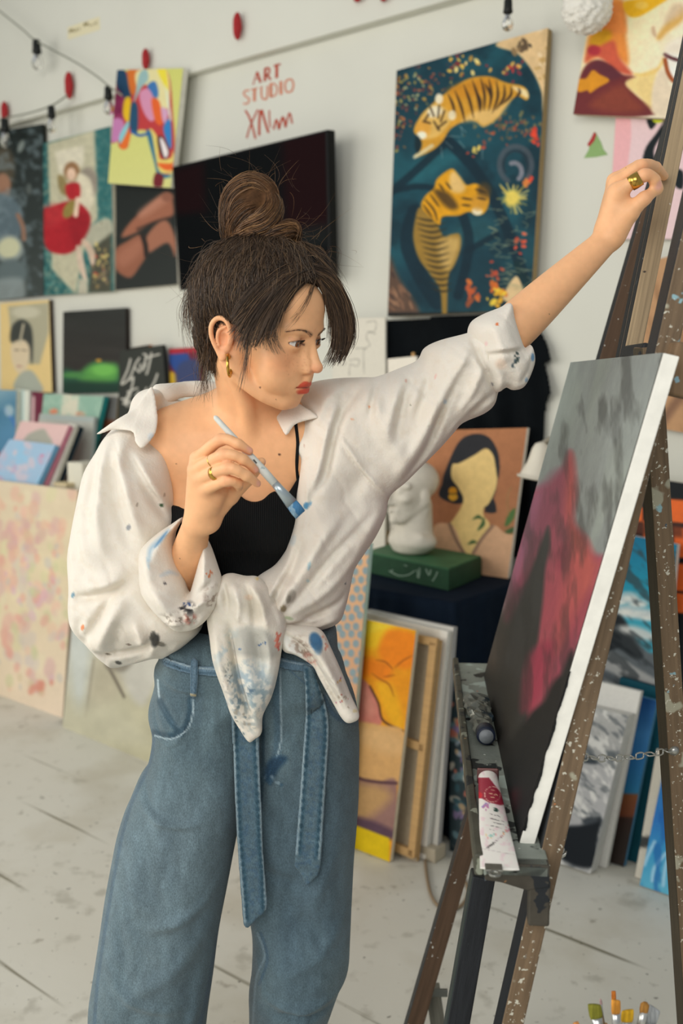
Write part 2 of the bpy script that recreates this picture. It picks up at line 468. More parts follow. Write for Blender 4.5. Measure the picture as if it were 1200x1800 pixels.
# ================================================================= ROOM
ZT = float(onwall(330, 130, .05)[2])                 # underside of the projecting upper wall
wallm = mat('wall_paint', '#dadacf', .85, noise=.025, nscale=3, bump=.08, bscale=60)
s_l, s_r = 5.2, -3.6
wb = MB().prism([wallpt(s_r, 0, 0), wallpt(s_l, 0, 0), wallpt(s_l, 0, 4.3), wallpt(s_r, 0, 4.3)], -WN * .12)
tag(wb.build('wall_back', wallm), kind='structure')
tb = MB().prism([wallpt(s_r, 0.0005, ZT), wallpt(s_l, 0.0005, ZT), wallpt(s_l, 0.0005, 4.3), wallpt(s_r, .0005, 4.3)], WN * .05)
tag(tb.build('trim_1', wallm, bevel=.006), kind='structure')

def floor_mat():
    m = bpy.data.materials.new('floor_paint'); m.use_nodes = True
    nt = m.node_tree; N, L = nt.nodes, nt.links; b = N['Principled BSDF']; b.inputs['Roughness'].default_value = .55
    tc = N.new('ShaderNodeTexCoord')
    def nz(scale, loc, detail=4, sx=1, sy=1, rot=0):
        mp = N.new('ShaderNodeMapping'); mp.inputs['Location'].default_value = loc; mp.inputs['Scale'].default_value = (sx, sy, 1); mp.inputs['Rotation'].default_value = (0, 0, rot); mp.vector_type = 'TEXTURE' if rot else 'POINT'
        t = N.new('ShaderNodeTexNoise'); t.inputs['Scale'].default_value = scale; t.inputs['Detail'].default_value = detail
        L.new(tc.outputs['Object'], mp.inputs['Vector']); L.new(mp.outputs['Vector'], t.inputs['Vector']); return t.outputs['Fac']
    def ramp(v, a, c):
        r = N.new('ShaderNodeMapRange'); r.inputs['From Min'].default_value = a; r.inputs['From Max'].default_value = c; L.new(v, r.inputs['Value']); return r.outputs['Result']
    def mul(p, q):
        k = N.new('ShaderNodeMath'); k.operation = 'MULTIPLY'; L.new(p, k.inputs[0])
        if isinstance(q, float): k.inputs[1].default_value = q
        else: L.new(q, k.inputs[1])
        return k.outputs[0]
    def mix(src, f, hx):
        k = N.new('ShaderNodeMix'); k.data_type = 'RGBA'; c = lin(hx); L.new(f, k.inputs['Factor']); L.new(src, k.inputs['A']); k.inputs['B'].default_value = (*c, 1); return k.outputs['Result']
    rgb = N.new('ShaderNodeRGB'); rgb.outputs[0].default_value = (*lin('#d6d4c9'), 1); s = rgb.outputs[0]
    s = mix(s, mul(ramp(nz(1.1, (3, 1, 0)), .4, .75), .55), '#c3beae')
    s = mix(s, mul(ramp(nz(2.6, (7, 4, 0), 6), .52, .7), .55), '#b5ad98')
    s = mix(s, mul(ramp(nz(14, (1, 9, 0), 5), .6, .72), .5), '#9c988a')
    wa = math.atan2(WD[1], WD[0])
    s = mix(s, mul(ramp(nz(9, (2, 2, 0), 3, 14, .5, wa), .635, .68), ramp(nz(1.5, (5, 8, 0), 2), .5, .58)), '#77725f')
    s = mix(s, mul(ramp(nz(30, (4, 4, 0), 2), .72, .76), .7), '#5d5a50')
    s = mix(s, mul(ramp(nz(11, (14, 3, 0), 4), .68, .74), .6), '#7d7464')
    s = mix(s, mul(ramp(nz(60, (11, 3, 0), 2), .70, .74), .7), '#4a463c')
    L.new(s, b.inputs['Base Color'])
    t = nz(35, (0, 0, 0), 6); bp = N.new('ShaderNodeBump'); bp.inputs['Strength'].default_value = .2; bp.inputs['Distance'].default_value = .004
    L.new(t, bp.inputs['Height']); L.new(bp.outputs['Normal'], b.inputs['Normal'])
    return m
fl = MB().prism([(-5.0, -2.5, 0), (4.0, -2.5, 0), (4.0, 8.0, 0), (-5.0, 8.0, 0)], (0, 0, -.1))
tag(fl.build('floor', floor_mat()), kind='structure')
# unseen left wall; its windows are added as a setting for the area lamps
wl = MB(); XL = -4.2
for y0, y1, z0, z1 in [(-2.5, 8, 0, .8), (-2.5, 8, 3.4, 4.3), (-2.5, -1.4, .8, 3.4), (1.2, 1.6, .8, 3.4), (4.2, 8, .8, 3.4)]:
    wl.box((XL, (y0 + y1) / 2, (z0 + z1) / 2), (.1, 0, 0), (0, (y1 - y0) / 2, 0), (0, 0, (z1 - z0) / 2))
tag(wl.build('wall_left', wallm), kind='structure')
fr = mat('window_frame', '#e8e6dc', .5)
for i, (y0, y1) in enumerate([(-1.4, 1.2), (1.6, 4.2)]):
    w = MB()
    for k in range(4):
        y = y0 + .03 + (y1 - y0 - .06) * k / 3; w.box((XL, y, 2.1), (.04, 0, 0), (0, .03, 0), (0, 0, 1.3))
    for z in (.83, 2.1, 3.37): w.box((XL, (y0 + y1) / 2, z), (.04, 0, 0), (0, (y1 - y0) / 2, 0), (0, 0, .03))
    tag(w.build('window_%d' % (i + 1), fr), kind='structure')

# ================================================================= WALL LETTERING
def ribbons(strokes, off, pxw=None, nrm=None, plane=onwall, thick=.0006):
    """brush strokes [(pts px, width px)] laid as thin paint on the wall"""
    b = MB()
    for pts, w in strokes:
        P = np.asarray(pts, float)
        if len(P) > 2: P = smoothline(P, 5, False)
        d = np.gradient(P, axis=0); d /= np.linalg.norm(d, axis=1)[:, None] + 1e-9; nn = np.stack([-d[:, 1], d[:, 0]], 1)
        A = [plane(*(p + q * w / 2), off) for p, q in zip(P, nn)]; B = [plane(*(p - q * w / 2), off) for p, q in zip(P, nn)]
        n = len(P); V = A + B; o = -(nrm if nrm is not None else WN) * thick
        FA = []
        for i in range(n - 1):
            FA += [(i, i + 1, n + i + 1, n + i), (2 * n + i, 3 * n + i, 3 * n + i + 1, 2 * n + i + 1), (i, 2 * n + i, 2 * n + i + 1, i + 1), (n + i, n + i + 1, 3 * n + i + 1, 3 * n + i)]
        FA += [(0, n, 3 * n, 2 * n), (n - 1, 3 * n - 1, 4 * n - 1, 2 * n - 1)]
        b.add(V + [v + o for v in V], FA)
    return b
def fr_(ox, oy, k, strokes): return [([(ox + x / k, oy + y / k) for x, y in p], w / k) for p, w in strokes]
red1 = mat('red_wall_paint', '#b5452e', .8, noise=.12, nscale=60)
red2 = mat('red_wall_paint_light', '#cf8468', .85, noise=.15, nscale=60)
art = fr_(400, 90, 8.571, [([(385, 490), (440, 310)], 16), ([(440, 310), (495, 470)], 38), ([(405, 425), (475, 405)], 14), ([(370, 500), (405, 490)], 10), ([(470, 475), (515, 462)], 10),
    ([(565, 265), (558, 450)], 38), ([(560, 262), (620, 255), (625, 310), (610, 350), (565, 370)], 30), ([(590, 360), (650, 430)], 34), ([(535, 450), (590, 440)], 10), ([(540, 270), (580, 262)], 10),
    ([(740, 205), (738, 400)], 44), ([(695, 215), (795, 190)], 22), ([(700, 212), (700, 245)], 10), ([(790, 192), (792, 220)], 10), ([(710, 405), (765, 392)], 10)])
stu = fr_(400, 90, 8.571, [([(325, 590), (270, 595), (240, 640), (285, 690), (325, 720), (300, 785), (235, 790)], 26), ([(405, 565), (403, 750)], 44), ([(350, 580), (450, 556)], 20), ([(375, 755), (430, 742)], 10),
    ([(505, 540), (510, 680), (545, 722), (590, 700), (600, 520)], 28), ([(480, 545), (535, 532)], 10), ([(650, 500), (650, 690)], 46), ([(630, 495), (700, 490), (745, 560), (720, 660), (640, 690)], 24),
    ([(800, 460), (803, 650)], 46), ([(775, 462), (830, 450)], 10), ([(778, 655), (832, 642)], 10), ([(925, 425), (880, 450), (862, 530), (885, 610), (925, 615), (970, 590), (990, 500), (965, 430), (925, 425)], 28)])
wlt = thing('wall_lettering', onwall(470, 190, .001), 'red painted words ART STUDIO on the white wall above the screen', 'lettering')
ribbons(art, .0008).build('word', red1, wlt); ribbons(stu, .0008).build('word', red2, wlt)
sig = fr_(400, 90, 8.571, [([(265, 890), (340, 1030), (420, 1320)], 30), ([(455, 880), (350, 1100), (285, 1310)], 24), ([(490, 890), (475, 1080), (475, 1270)], 36), ([(510, 880), (560, 1060), (615, 1230)], 36), ([(625, 890), (630, 1050), (640, 1150)], 22),
    ([(690, 1180), (735, 1030), (770, 1180)], 28), ([(770, 1180), (830, 990), (870, 1150)], 32), ([(870, 1150), (930, 930), (970, 1090)], 26)])
tag(ribbons(sig, .0008).build('painted_signature', red1), 'scrawled red brush signature under the words ART STUDIO', 'lettering')
# paper label high on the wall
pl = thing('paper_label', onwall(147, 46, .052), 'small cream paper strip with handwriting high on the wall', 'label')
Q = [onwall(x, y, .0508) for x, y in [(119, 48), (175, 29), (176, 52), (119, 70)]]
MB().prism(Q, WN * .0006).build('paper', mat('label_paper', '#e2dab8', .9), pl)
ink = mat('label_ink', '#8d8058', .9)
for wd_ in ([([(215, 480), (230, 420), (250, 460), (268, 405), (280, 460)], 18), ([(300, 430), (290, 455), (315, 450), (318, 425)], 14), ([(335, 395), (340, 450)], 12), ([(370, 400), (340, 425), (375, 440)], 12), ([(410, 385), (390, 405), (412, 425)], 12)], [([(475, 370), (485, 300), (510, 350), (530, 290), (545, 350)], 20), ([(560, 340), (580, 355), (595, 330)], 14), ([(630, 320), (610, 340), (635, 350)], 12), ([(650, 340), (655, 310)], 10), ([(710, 270), (670, 310), (712, 330)], 14)]): ribbons(fr_(100, 10, 10, wd_), .0518).build('writing', ink, pl)
# tree sticker
ts = thing('tree_sticker', onwall(1047, 256, .001), 'small green paper fir tree sticker with a red top on the wall', 'sticker')
MB().prism([onwall(x, y, .0004) for x, y in [(1046, 232), (1056, 250), (1060, 262), (1068, 272), (1048, 276), (1026, 278), (1034, 264), (1038, 250)]], WN * .001).build('paper_tree', mat('sticker_green', '#8fb072', .8, splat=[('#dfe6cf', 70, .66)]), ts)
MB().prism([onwall(x, y, .0016) for x, y in [(1044, 232), (1048, 236), (1044, 248), (1035, 258), (1032, 254), (1038, 244)]], WN * .001).build('red_bow', mat('sticker_red', '#b13a3d', .8), ts)

# ================================================================= WALL PAINTINGS
def wallcanvas(name, px4, off, paint, base, label, thick=.02, tilt=None, **k):
    p0 = W0 + WN * (off + thick); n = WN
    if tilt:      # (pixel the plane passes through, degrees the top comes out of the wall)
        p0 = onwall(tilt[0][0], tilt[0][1], off + thick); n = unit(WN * math.cos(math.radians(tilt[1])) - UP * math.sin(math.radians(tilt[1])))
    return canvas(name, quad_on(px4, p0, n), n, thick, paint, base, label, **k)

def p_tiger(p):
    p.frame(640, 30, 3.272)
    p.grad((150, 300), (950, 1700), [(0, '#12333f'), (.4, '#15424e'), (.7, '#123845'), (1, '#123038')])
    p.cloud('#1d5560', 220, .5, .25, .6, 4); p.cloud('#0b2530', 160, .52, .2, .6, 9)
    p.poly([(470, 1250), (640, 1150), (760, 1200), (700, 1320), (560, 1300)], '#24525a', 30, .7)
    p.poly([(300, 850), (430, 780), (560, 800), (420, 900), (280, 960)], '#23606a', 30, .7)
    for pts, w in [([(150, 1010), (300, 880), (470, 720)], 46), ([(470, 700), (640, 880), (760, 1080), (860, 1320), (940, 1580)], 62), ([(160, 1000), (300, 975), (400, 985)], 36), ([(560, 1120), (600, 1260), (590, 1400), (540, 1600)], 56), ([(600, 1340), (760, 1250)], 34), ([(290, 1120), (250, 1300), (330, 1500), (420, 1640)], 90)]:
        p.stroke(pts, w, '#092430', 10, .85)
    p.poly([(760, 150), (1080, 40), (1080, 540), (1030, 560), (1018, 430), (965, 310), (880, 210)], '#d2b384', 6)
    p.dabs(910, 170, 60, 40, 10, ['#5b4a38', '#8d7350', '#3a3530'], 20, 4); p.dabs(1010, 240, 40, 150, 12, ['#b8965e', '#e0c8a0'], 18, 9)
    p.poly([(985, 1270), (1010, 1300), (960, 1620), (920, 1560), (870, 1490), (800, 1600), (820, 1640), (950, 1700), (1000, 1500)], '#cdb184', 6)
    p.stroke([(880, 1420), (930, 1540), (950, 1600)], 46, '#0c2a30', 8)
    p.poly([(130, 1370), (200, 1500), (320, 1720), (110, 1740)], '#594438', 16); p.dabs(190, 1600, 80, 120, 26, ['#7a5a46', '#3a2e2c', '#8d6a52'], 20, 5, 60, .3)
    p.poly([(120, 1700), (700, 1700), (700, 1850), (100, 1850)], '#16191a', 8, sm=False)
    leaf = ['#b5452f', '#c9852f', '#d8b24a', '#8a3a30', '#d06a3c', '#e0cf8a', '#6a2c2c']
    p.dabs(330, 380, 190, 130, 90, leaf, 9, 2, a=.6); p.dabs(205, 560, 70, 190, 60, leaf, 9, 3, a=.6); p.dabs(560, 260, 120, 60, 26, ['#d8b24a', '#e6cf80', '#a8823a', '#7a2f2f'], 13, 8); p.dabs(820, 300, 90, 60, 18, ['#b5352f', '#7a2f3a', '#c8a050'], 12, 6)
    p.dabs(830, 650, 200, 90, 80, ['#8d5a3a', '#a8693f', '#6d5a3a', '#b5452f', '#97814a'], 11, 12, a=.6); p.dabs(980, 720, 22, 60, 8, ['#d8452f', '#c83a2a'], 17, 3); p.dabs(945, 930, 25, 40, 6, ['#d8452f', '#d0783a'], 17, 4)
    p.dabs(640, 770, 60, 40, 8, ['#d8c060', '#a8442f'], 12, 5); p.dabs(765, 1600, 45, 60, 18, ['#d8a12a', '#e0c040', '#c8642a'], 18, 7); p.dabs(610, 1600, 50, 70, 16, ['#b5532f', '#8d4a2f', '#c86a30'], 16, 8); p.dabs(735, 1470, 50, 50, 10, ['#a8442f', '#7a4a3a'], 15, 9); p.dabs(890, 1290, 40, 80, 8, ['#d8553a', '#b5452f'], 15, 10)
    for cx, cy, r, w, a0, a1, hx in [(870, 850, 92, 30, 120, 420, '#4a5058'), (870, 850, 70, 16, 150, 400, '#23303a'), (860, 890, 45, 26, 250, 430, '#8d8690')]:
        p.stroke([(cx + r * math.cos(math.radians(a)), cy + r * 1.15 * math.sin(math.radians(a))) for a in range(a0, a1, 20)], w, hx, 8, .8)
    r = np.random.RandomState(5)
    for i in range(34):
        a = r.rand() * 6.28; l = 50 + 60 * r.rand(); p.stroke([(850, 1040), (850 + l * math.cos(a), 1040 + l * .9 * math.sin(a))], 7, ['#c8ae48', '#d8c878', '#8d8a50'][i % 3], 4, .8, sm=False)
    p.ell(850, 1040, 42, 46, '#d8c25a', .6)
    for i in range(40):
        x, y = 700 + 260 * r.rand(), 1100 + 450 * r.rand(); a = r.rand() * 6.28; p.stroke([(x, y), (x + 30, y + 18 * math.sin(a)), (x + 55 * math.cos(a), y + 40 * math.sin(a))], 5, '#9a9a78', 4, .5)
    for i in range(14):
        x, y = 400 + 300 * r.rand(), 380 + 480 * r.rand(); a = r.rand() * 6.28; p.stroke([(x, y), (x + 50 * math.cos(a), y + 60 * math.sin(a))], 5, '#8fa0a0', 4, .5)
    # upper tiger
    T1 = [(285, 650), (330, 560), (395, 500), (420, 455), (450, 450), (520, 400), (610, 352), (715, 342), (820, 378), (915, 400), (945, 450), (930, 478), (880, 455), (825, 500), (765, 580), (690, 628), (640, 600), (590, 595), (500, 640), (445, 720), (385, 770), (290, 805), (330, 745), (310, 690)]
    p.poly(T1, '#c8912e', 5); p.poly([(480, 420), (620, 360), (760, 360), (700, 430), (560, 470)], '#b9791c', 20, .7)
    p.poly([(560, 600), (640, 540), (760, 520), (840, 470), (780, 570), (690, 625), (640, 600)], '#dcb877', 16, .8); p.poly([(850, 400), (930, 420), (940, 465), (900, 445)], '#e8d8b0', 8, .8)
    for x, y, dx, dy in [(520, 420, 60, 190), (570, 385, 60, 200), (620, 360, 45, 190), (668, 350, 20, 190), (715, 350, 0, 190), (760, 365, -25, 190), (805, 385, -50, 150), (845, 395, -55, 110), (885, 405, -20, 60), (480, 440, 40, 130), (690, 380, 40, 100), (640, 420, 30, 120)]:
        p.stroke([(x, y), (x + dx * .35 + 16, y + dy * .5), (x + dx, y + dy)], 17, '#33241a', 6, .9, .9)
    p.poly([(330, 570), (400, 500), (470, 530), (500, 590), (430, 680), (340, 700), (310, 640)], '#d3ab5c', 8); p.ell(405, 545, 45, 32, '#e6dcc0', .4, .9, -20); p.ell(430, 470, 22, 30, '#e3d9bd', .4, .95); p.ell(505, 565, 22, 28, '#e0d3b0', .4, .95); p.ell(340, 640, 45, 50, '#d0963a', .5, .9); p.ell(330, 680, 28, 22, '#e8e0c8', .4)
    for q in [[(380, 520), (400, 570)], [(430, 510), (425, 580)], [(460, 540), (440, 600)], [(340, 600), (380, 610)], [(420, 640), (470, 600)], [(370, 560), (350, 590)], [(400, 600), (430, 650)]]: p.stroke(q, 12, '#3a2a1c', 5, .9, sm=False)
    p.poly([(300, 680), (330, 720), (310, 790), (290, 740)], '#10252c', 6); p.stroke([(390, 740), (330, 780), (290, 805)], 20, '#cfc8a8', 8, .8)
    # lower tiger
    p.poly([(290, 1180), (320, 1095), (400, 1160), (430, 1215), (460, 1265), (500, 1250), (548, 1250), (552, 1330), (520, 1420), (482, 1500), (474, 1720), (450, 1720), (436, 1570), (380, 1480), (315, 1390), (283, 1280)], '#8f7030', 6)
    p.poly([(430, 1290), (540, 1270), (540, 1340), (490, 1450), (440, 1420)], '#c0a060', 18, .8)
    for i in range(13):
        y = 1150 + i * 34; p.stroke([(290 + i * 8, y), (380 + i * 6, y + 20), (470 + i * 3, y - 5 + i)], 14, '#2f2a1c', 6, .85, .9)
    p.poly([(500, 873), (540, 910), (585, 965), (640, 958), (700, 990), (718, 1050), (695, 1120), (650, 1138), (600, 1120), (540, 1142), (450, 1148), (432, 1195), (380, 1150), (328, 1090), (350, 1030), (400, 985), (420, 930)], '#d19418', 5)
    p.poly([(490, 920), (520, 890), (580, 970), (560, 1010), (500, 1000)], '#dcb97a', 12, .9); p.poly([(400, 1000), (480, 1010), (540, 1090), (480, 1100)], '#3f2f1c', 14, .85); p.ell(650, 1115, 30, 24, '#e8dcc0', .5); p.ell(690, 1000, 40, 50, '#4a3a22', .6, .8); p.ell(660, 1070, 50, 45, '#c08a30', .6, .8)
    for q in [[(350, 1050), (400, 1110), (420, 1170)], [(380, 1020), (430, 1090)], [(560, 1040), (620, 1050)], [(560, 1080), (610, 1085)], [(640, 990), (700, 1010)], [(650, 1040), (700, 1050)], [(470, 950), (500, 990)], [(430, 960), (460, 1000)], [(340, 1080), (390, 1150)]]: p.stroke(q, 13, '#2f2418', 6, .85, .5)
    p.tone(.08, 40)
wallcanvas('tiger_painting', [(697, 124), (963, 49), (932, 544), (681, 556)], .012, p_tiger, '#123540', 'tall painting of two tigers on a deep teal ground', thick=.03, tilt=((830, 60), -2.0), step=1.7, edge='#a08a62')

def p_lime(p):
    p.frame(0, 0, 2.857); C = '#c3c56e'
    p.grad((600, 350), (700, 930), [(0, '#c4c66c'), (1, '#c9c980')])
    def a(pts, hx): p.poly(pts, hx, 4)
    a([(585, 355), (640, 360), (830, 345), (870, 600), (880, 780), (880, 850), (800, 880), (780, 780), (740, 660), (660, 670), (640, 740), (600, 740), (590, 710), (555, 710), (560, 560)], '#b23a3c')
    a([(585, 355), (630, 360), (660, 480), (610, 500), (585, 430)], '#1c3f5c'); a([(640, 360), (690, 355), (700, 420), (660, 480)], '#c86a2a'); a([(690, 355), (830, 345), (850, 520), (800, 560), (740, 430), (690, 440)], '#d8cf9a')
    a([(790, 350), (830, 345), (845, 450), (820, 420)], '#e0d040'); a([(740, 430), (780, 410), (795, 480), (760, 500)], '#3a6ea8'); a([(700, 470), (750, 450), (790, 560), (760, 610), (720, 560)], '#c98aa8'); a([(700, 370), (735, 350), (745, 400), (710, 440), (670, 520), (680, 470)], '#8fb0b0')
    a([(585, 450), (625, 500), (620, 600), (590, 700), (560, 700), (565, 560)], '#8d2f5a'); a([(570, 600), (620, 610), (610, 690), (560, 710)], '#b878a8'); a([(625, 500), (655, 495), (650, 610), (618, 580)], '#d8b020'); a([(660, 520), (690, 530), (690, 660), (665, 665), (650, 620)], '#1f4a68')
    a([(630, 640), (655, 670), (635, 745), (602, 740), (612, 680)], '#d86a2a'); a([(600, 680), (640, 610), (645, 640), (605, 720)], '#7fc0c8'); a([(760, 500), (800, 510), (815, 620), (780, 610)], '#d8602a'); a([(810, 540), (845, 560), (830, 620), (815, 600)], '#c79ab8'); a([(820, 640), (855, 600), (860, 740), (840, 720)], '#2f7ab8'); a([(830, 430), (850, 520), (860, 600), (850, 590)], '#cfe0d0')
    a([(750, 650), (790, 690), (800, 790), (830, 800), (860, 790), (870, 760), (880, 850), (800, 870), (770, 800)], '#d8c46a'); a([(735, 660), (760, 670), (780, 780), (800, 860), (860, 880), (880, 870), (870, 885), (800, 890), (770, 800)], '#2a6a88'); a([(790, 820), (860, 820), (885, 800), (885, 845), (830, 855)], '#d8602a')
    a([(790, 690), (820, 690), (850, 760), (830, 800), (800, 760)], '#3a1c20'); a([(802, 700), (818, 700), (845, 765), (825, 790)], '#e0d8d8'); a([(780, 870), (820, 885), (810, 940), (770, 930)], '#6a1f28'); p.stroke([(660, 660), (700, 680), (745, 670)], 14, '#2a5a98', 4)
wallcanvas('colourful_canvas', [(206, 123), (322, 120), (300, 330), (190, 322)], .06, p_lime, '#c3c56e', 'lime green canvas of a multicoloured animal hung at a slant beside the screen', thick=.03, step=1.8, edge='#e8e6d8')

def p_red(p):
    p.frame(0, 0, 2.857); p.grad((220, 700), (560, 700), [(0, '#28595a'), (1, '#2f6868')]); p.cloud('#5a8a84', 22, .52, .15, .7, 3)
    p.poly([(240, 720), (475, 650), (490, 1100), (440, 1150), (380, 1480), (260, 1350)], '#b8b49a', 8, 1, False); p.cloud('#a8a48a', 15, .55, .1, .4, 7)
    p.poly([(440, 1150), (520, 1100), (560, 1110), (560, 1180), (470, 1240), (430, 1240)], '#a9a894', 8); p.poly([(275, 760), (420, 730), (420, 830), (300, 880)], '#cfc9b4', 8, 1, False)
    p.poly([(470, 1240), (560, 1170), (560, 1470), (440, 1470)], '#4a4a3e', 10, 1, False); p.dabs(500, 1320, 55, 120, 50, ['#8d7a50', '#a84a3a', '#c0b070', '#2f4a4a', '#7a6a58'], 9, 3)
    p.ell(360, 860, 40, 48, '#8d6a4a', .3); p.poly([(290, 880), (330, 900), (335, 980), (300, 960)], '#8a7a50', 6); p.ell(440, 920, 50, 80, '#8d8478', .3); p.poly([(390, 880), (450, 900), (470, 1000), (440, 1060), (390, 1020)], '#d0c8b0', 8); p.ell(358, 875, 22, 32, '#d8b8a0', .3)
    p.poly([(330, 930), (395, 920), (400, 990), (345, 1000)], '#a8242c', 5); p.poly([(219, 1060), (250, 1040), (340, 1010), (400, 1020), (452, 1080), (440, 1160), (370, 1260), (290, 1275), (225, 1230)], '#a3202a', 6); p.poly([(350, 1090), (440, 1080), (440, 1160), (370, 1250)], '#8a1a24', 14, .8); p.poly([(225, 1040), (290, 1030), (330, 1090), (240, 1140)], '#b53a3c', 18, .5)
    p.ell(350, 1050, 28, 50, '#8a7a40', .3, 1, 30); p.stroke([(390, 1000), (380, 1080)], 22, '#d8bfa8', 5); p.stroke([(390, 1240), (410, 1340), (430, 1410)], 32, '#c9b4a0', 6, 1, .5); p.stroke([(420, 1210), (455, 1260), (465, 1320)], 34, '#c4ad98', 6, 1, .4); p.poly([(395, 1400), (440, 1400), (440, 1478), (390, 1478)], '#b5b09c', 6, 1, False)
    p.poly([(480, 650), (560, 640), (560, 1080), (500, 1090)], '#2d6264', 8, .6, False); p.tone(.08, 20)
wallcanvas('red_dress_painting', [(76, 252), (194, 222), (201, 512), (78, 520)], .01, p_red, '#2f6868', 'painting of a girl in a full red dress on teal, third frame from the screen', step=1.8, edge='#d6d2c0')
def p_dark(p):
    p.frame(0, 0, 2.857); p.grad((0, 650), (205, 1500), [(0, '#1c2423'), (.5, '#2c3332'), (1, '#3f4644')])
    p.ell(15, 850, 60, 120, '#4a4438', .4); p.ell(15, 930, 38, 60, '#96705a', .3); p.ell(20, 985, 28, 40, '#8a6450', .4); p.poly([(-90, 1000), (40, 980), (110, 1060), (100, 1180), (0, 1250), (-90, 1260)], '#56666e', 10); p.cloud('#7a8a90', 30, .5, .2, .5, 4)
    p.stroke([(90, 1080), (115, 1140), (120, 1200)], 22, '#8a6a58', 6); p.ell(45, 1250, 72, 70, '#8a9490', .2, 1, -25); p.ell(45, 1245, 55, 50, '#c0c0a0', .25, 1, -25); p.ell(60, 1370, 80, 70, '#5d6a6c', .4); p.ell(105, 735, 14, 32, '#8a9490', .5, .9, 20); p.ell(145, 950, 14, 28, '#5a6260', .5, .8); p.poly([(-50, 1420), (110, 1400), (110, 1520), (-50, 1520)], '#8a9494', 14, .8)
wallcanvas('dark_portrait', [(-60, 240), (75, 218), (77, 519), (-60, 533)], .01, p_dark, '#2c3332', 'dark portrait of a person in pale blue at the left end of the wall', step=1.8, edge='#20241f')
def p_legs(p):
    p.frame(0, 0, 2.857); p.grad((600, 940), (850, 1450), [(0, '#1b201f'), (1, '#2b2f2d')])
    p.poly([(610, 1190), (660, 1110), (800, 985), (850, 970), (870, 1030), (860, 1090), (760, 1120), (680, 1170)], '#96604a', 8); p.poly([(700, 1060), (800, 985), (840, 975), (850, 1000), (720, 1090)], '#b5806a', 16, .7)
    p.poly([(735, 1190), (800, 1115), (845, 1115), (880, 1200), (880, 1290), (840, 1220), (740, 1270)], '#9a6650', 8); p.poly([(575, 1260), (640, 1210), (710, 1180), (735, 1270), (700, 1340), (650, 1395), (580, 1350)], '#8d5a45', 8); p.poly([(590, 1280), (700, 1200), (710, 1260), (620, 1340)], '#a8705a', 18, .6); p.stroke([(715, 1180), (730, 1230), (735, 1280)], 26, '#2c2522', 6); p.stroke([(690, 1150), (790, 1110), (860, 1090)], 14, '#3a2a24', 10, .7); p.ell(840, 990, 30, 24, '#8a5a48', .5)
wallcanvas('legs_painting', [(204, 322), (306, 300), (312, 500), (203, 510)], .01, p_legs, '#1b201f', 'black painting of crossed bare legs next to the screen', step=1.8, edge='#e0dcd0')
# television
t0 = onwall(440, 480, .10); tn = unit(WN * math.cos(.10) - UP * math.sin(.10))
TQ = quad_on([(302, 293), (576, 227), (582, 489), (315, 511)], t0, tn)
tv = thing('television', onwall(440, 500, .0), 'large black flat screen television on the wall behind the bun of hair', 'television')
MB().prism(TQ, -tn * .045).build('tv_case', mat('tv_plastic', '#0b0d0e', .5, spec=.15), tv, bevel=.006)
c0 = sum(TQ) / 4; S = [c0 + (q - c0) * .972 + tn * .0008 for q in TQ]
n_ = 40; u = np.linspace(0, 1, n_ + 1); PV = np.array([(S[0] * (1 - a) + S[1] * a) * (1 - b) + (S[3] * (1 - a) + S[2] * a) * b for b in u for a in u]); px, py = proj(PV)
sp = Paint(px, py, '#0a0d0f'); sp.poly([(300, 300), (358, 285), (362, 372), (304, 378)], '#1d0b0e', 8, .9, False); sp.poly([(495, 240), (580, 225), (585, 400), (500, 410)], '#1e0a0d', 10, .9, False); sp.poly([(520, 400), (580, 392), (580, 430), (530, 440)], '#1c1f1f', 10, .8, False)
ii = np.arange(n_)[:, None] * (n_ + 1) + np.arange(n_)[None, :]
make('tv_screen', PV, np.stack([ii, ii + n_ + 1, ii + n_ + 2, ii + 1], -1).reshape(-1, 4), mat('tv_glass', None, .4, spec=.02), tv, True, lin(sp.c))
MB().bar(onwall(430, 400, 0), at_plane(430, 400, t0 - tn * .045, tn), UP, .12, .12).build('wall_bracket', mat('bracket_metal', '#222425', .5, .6), tv)

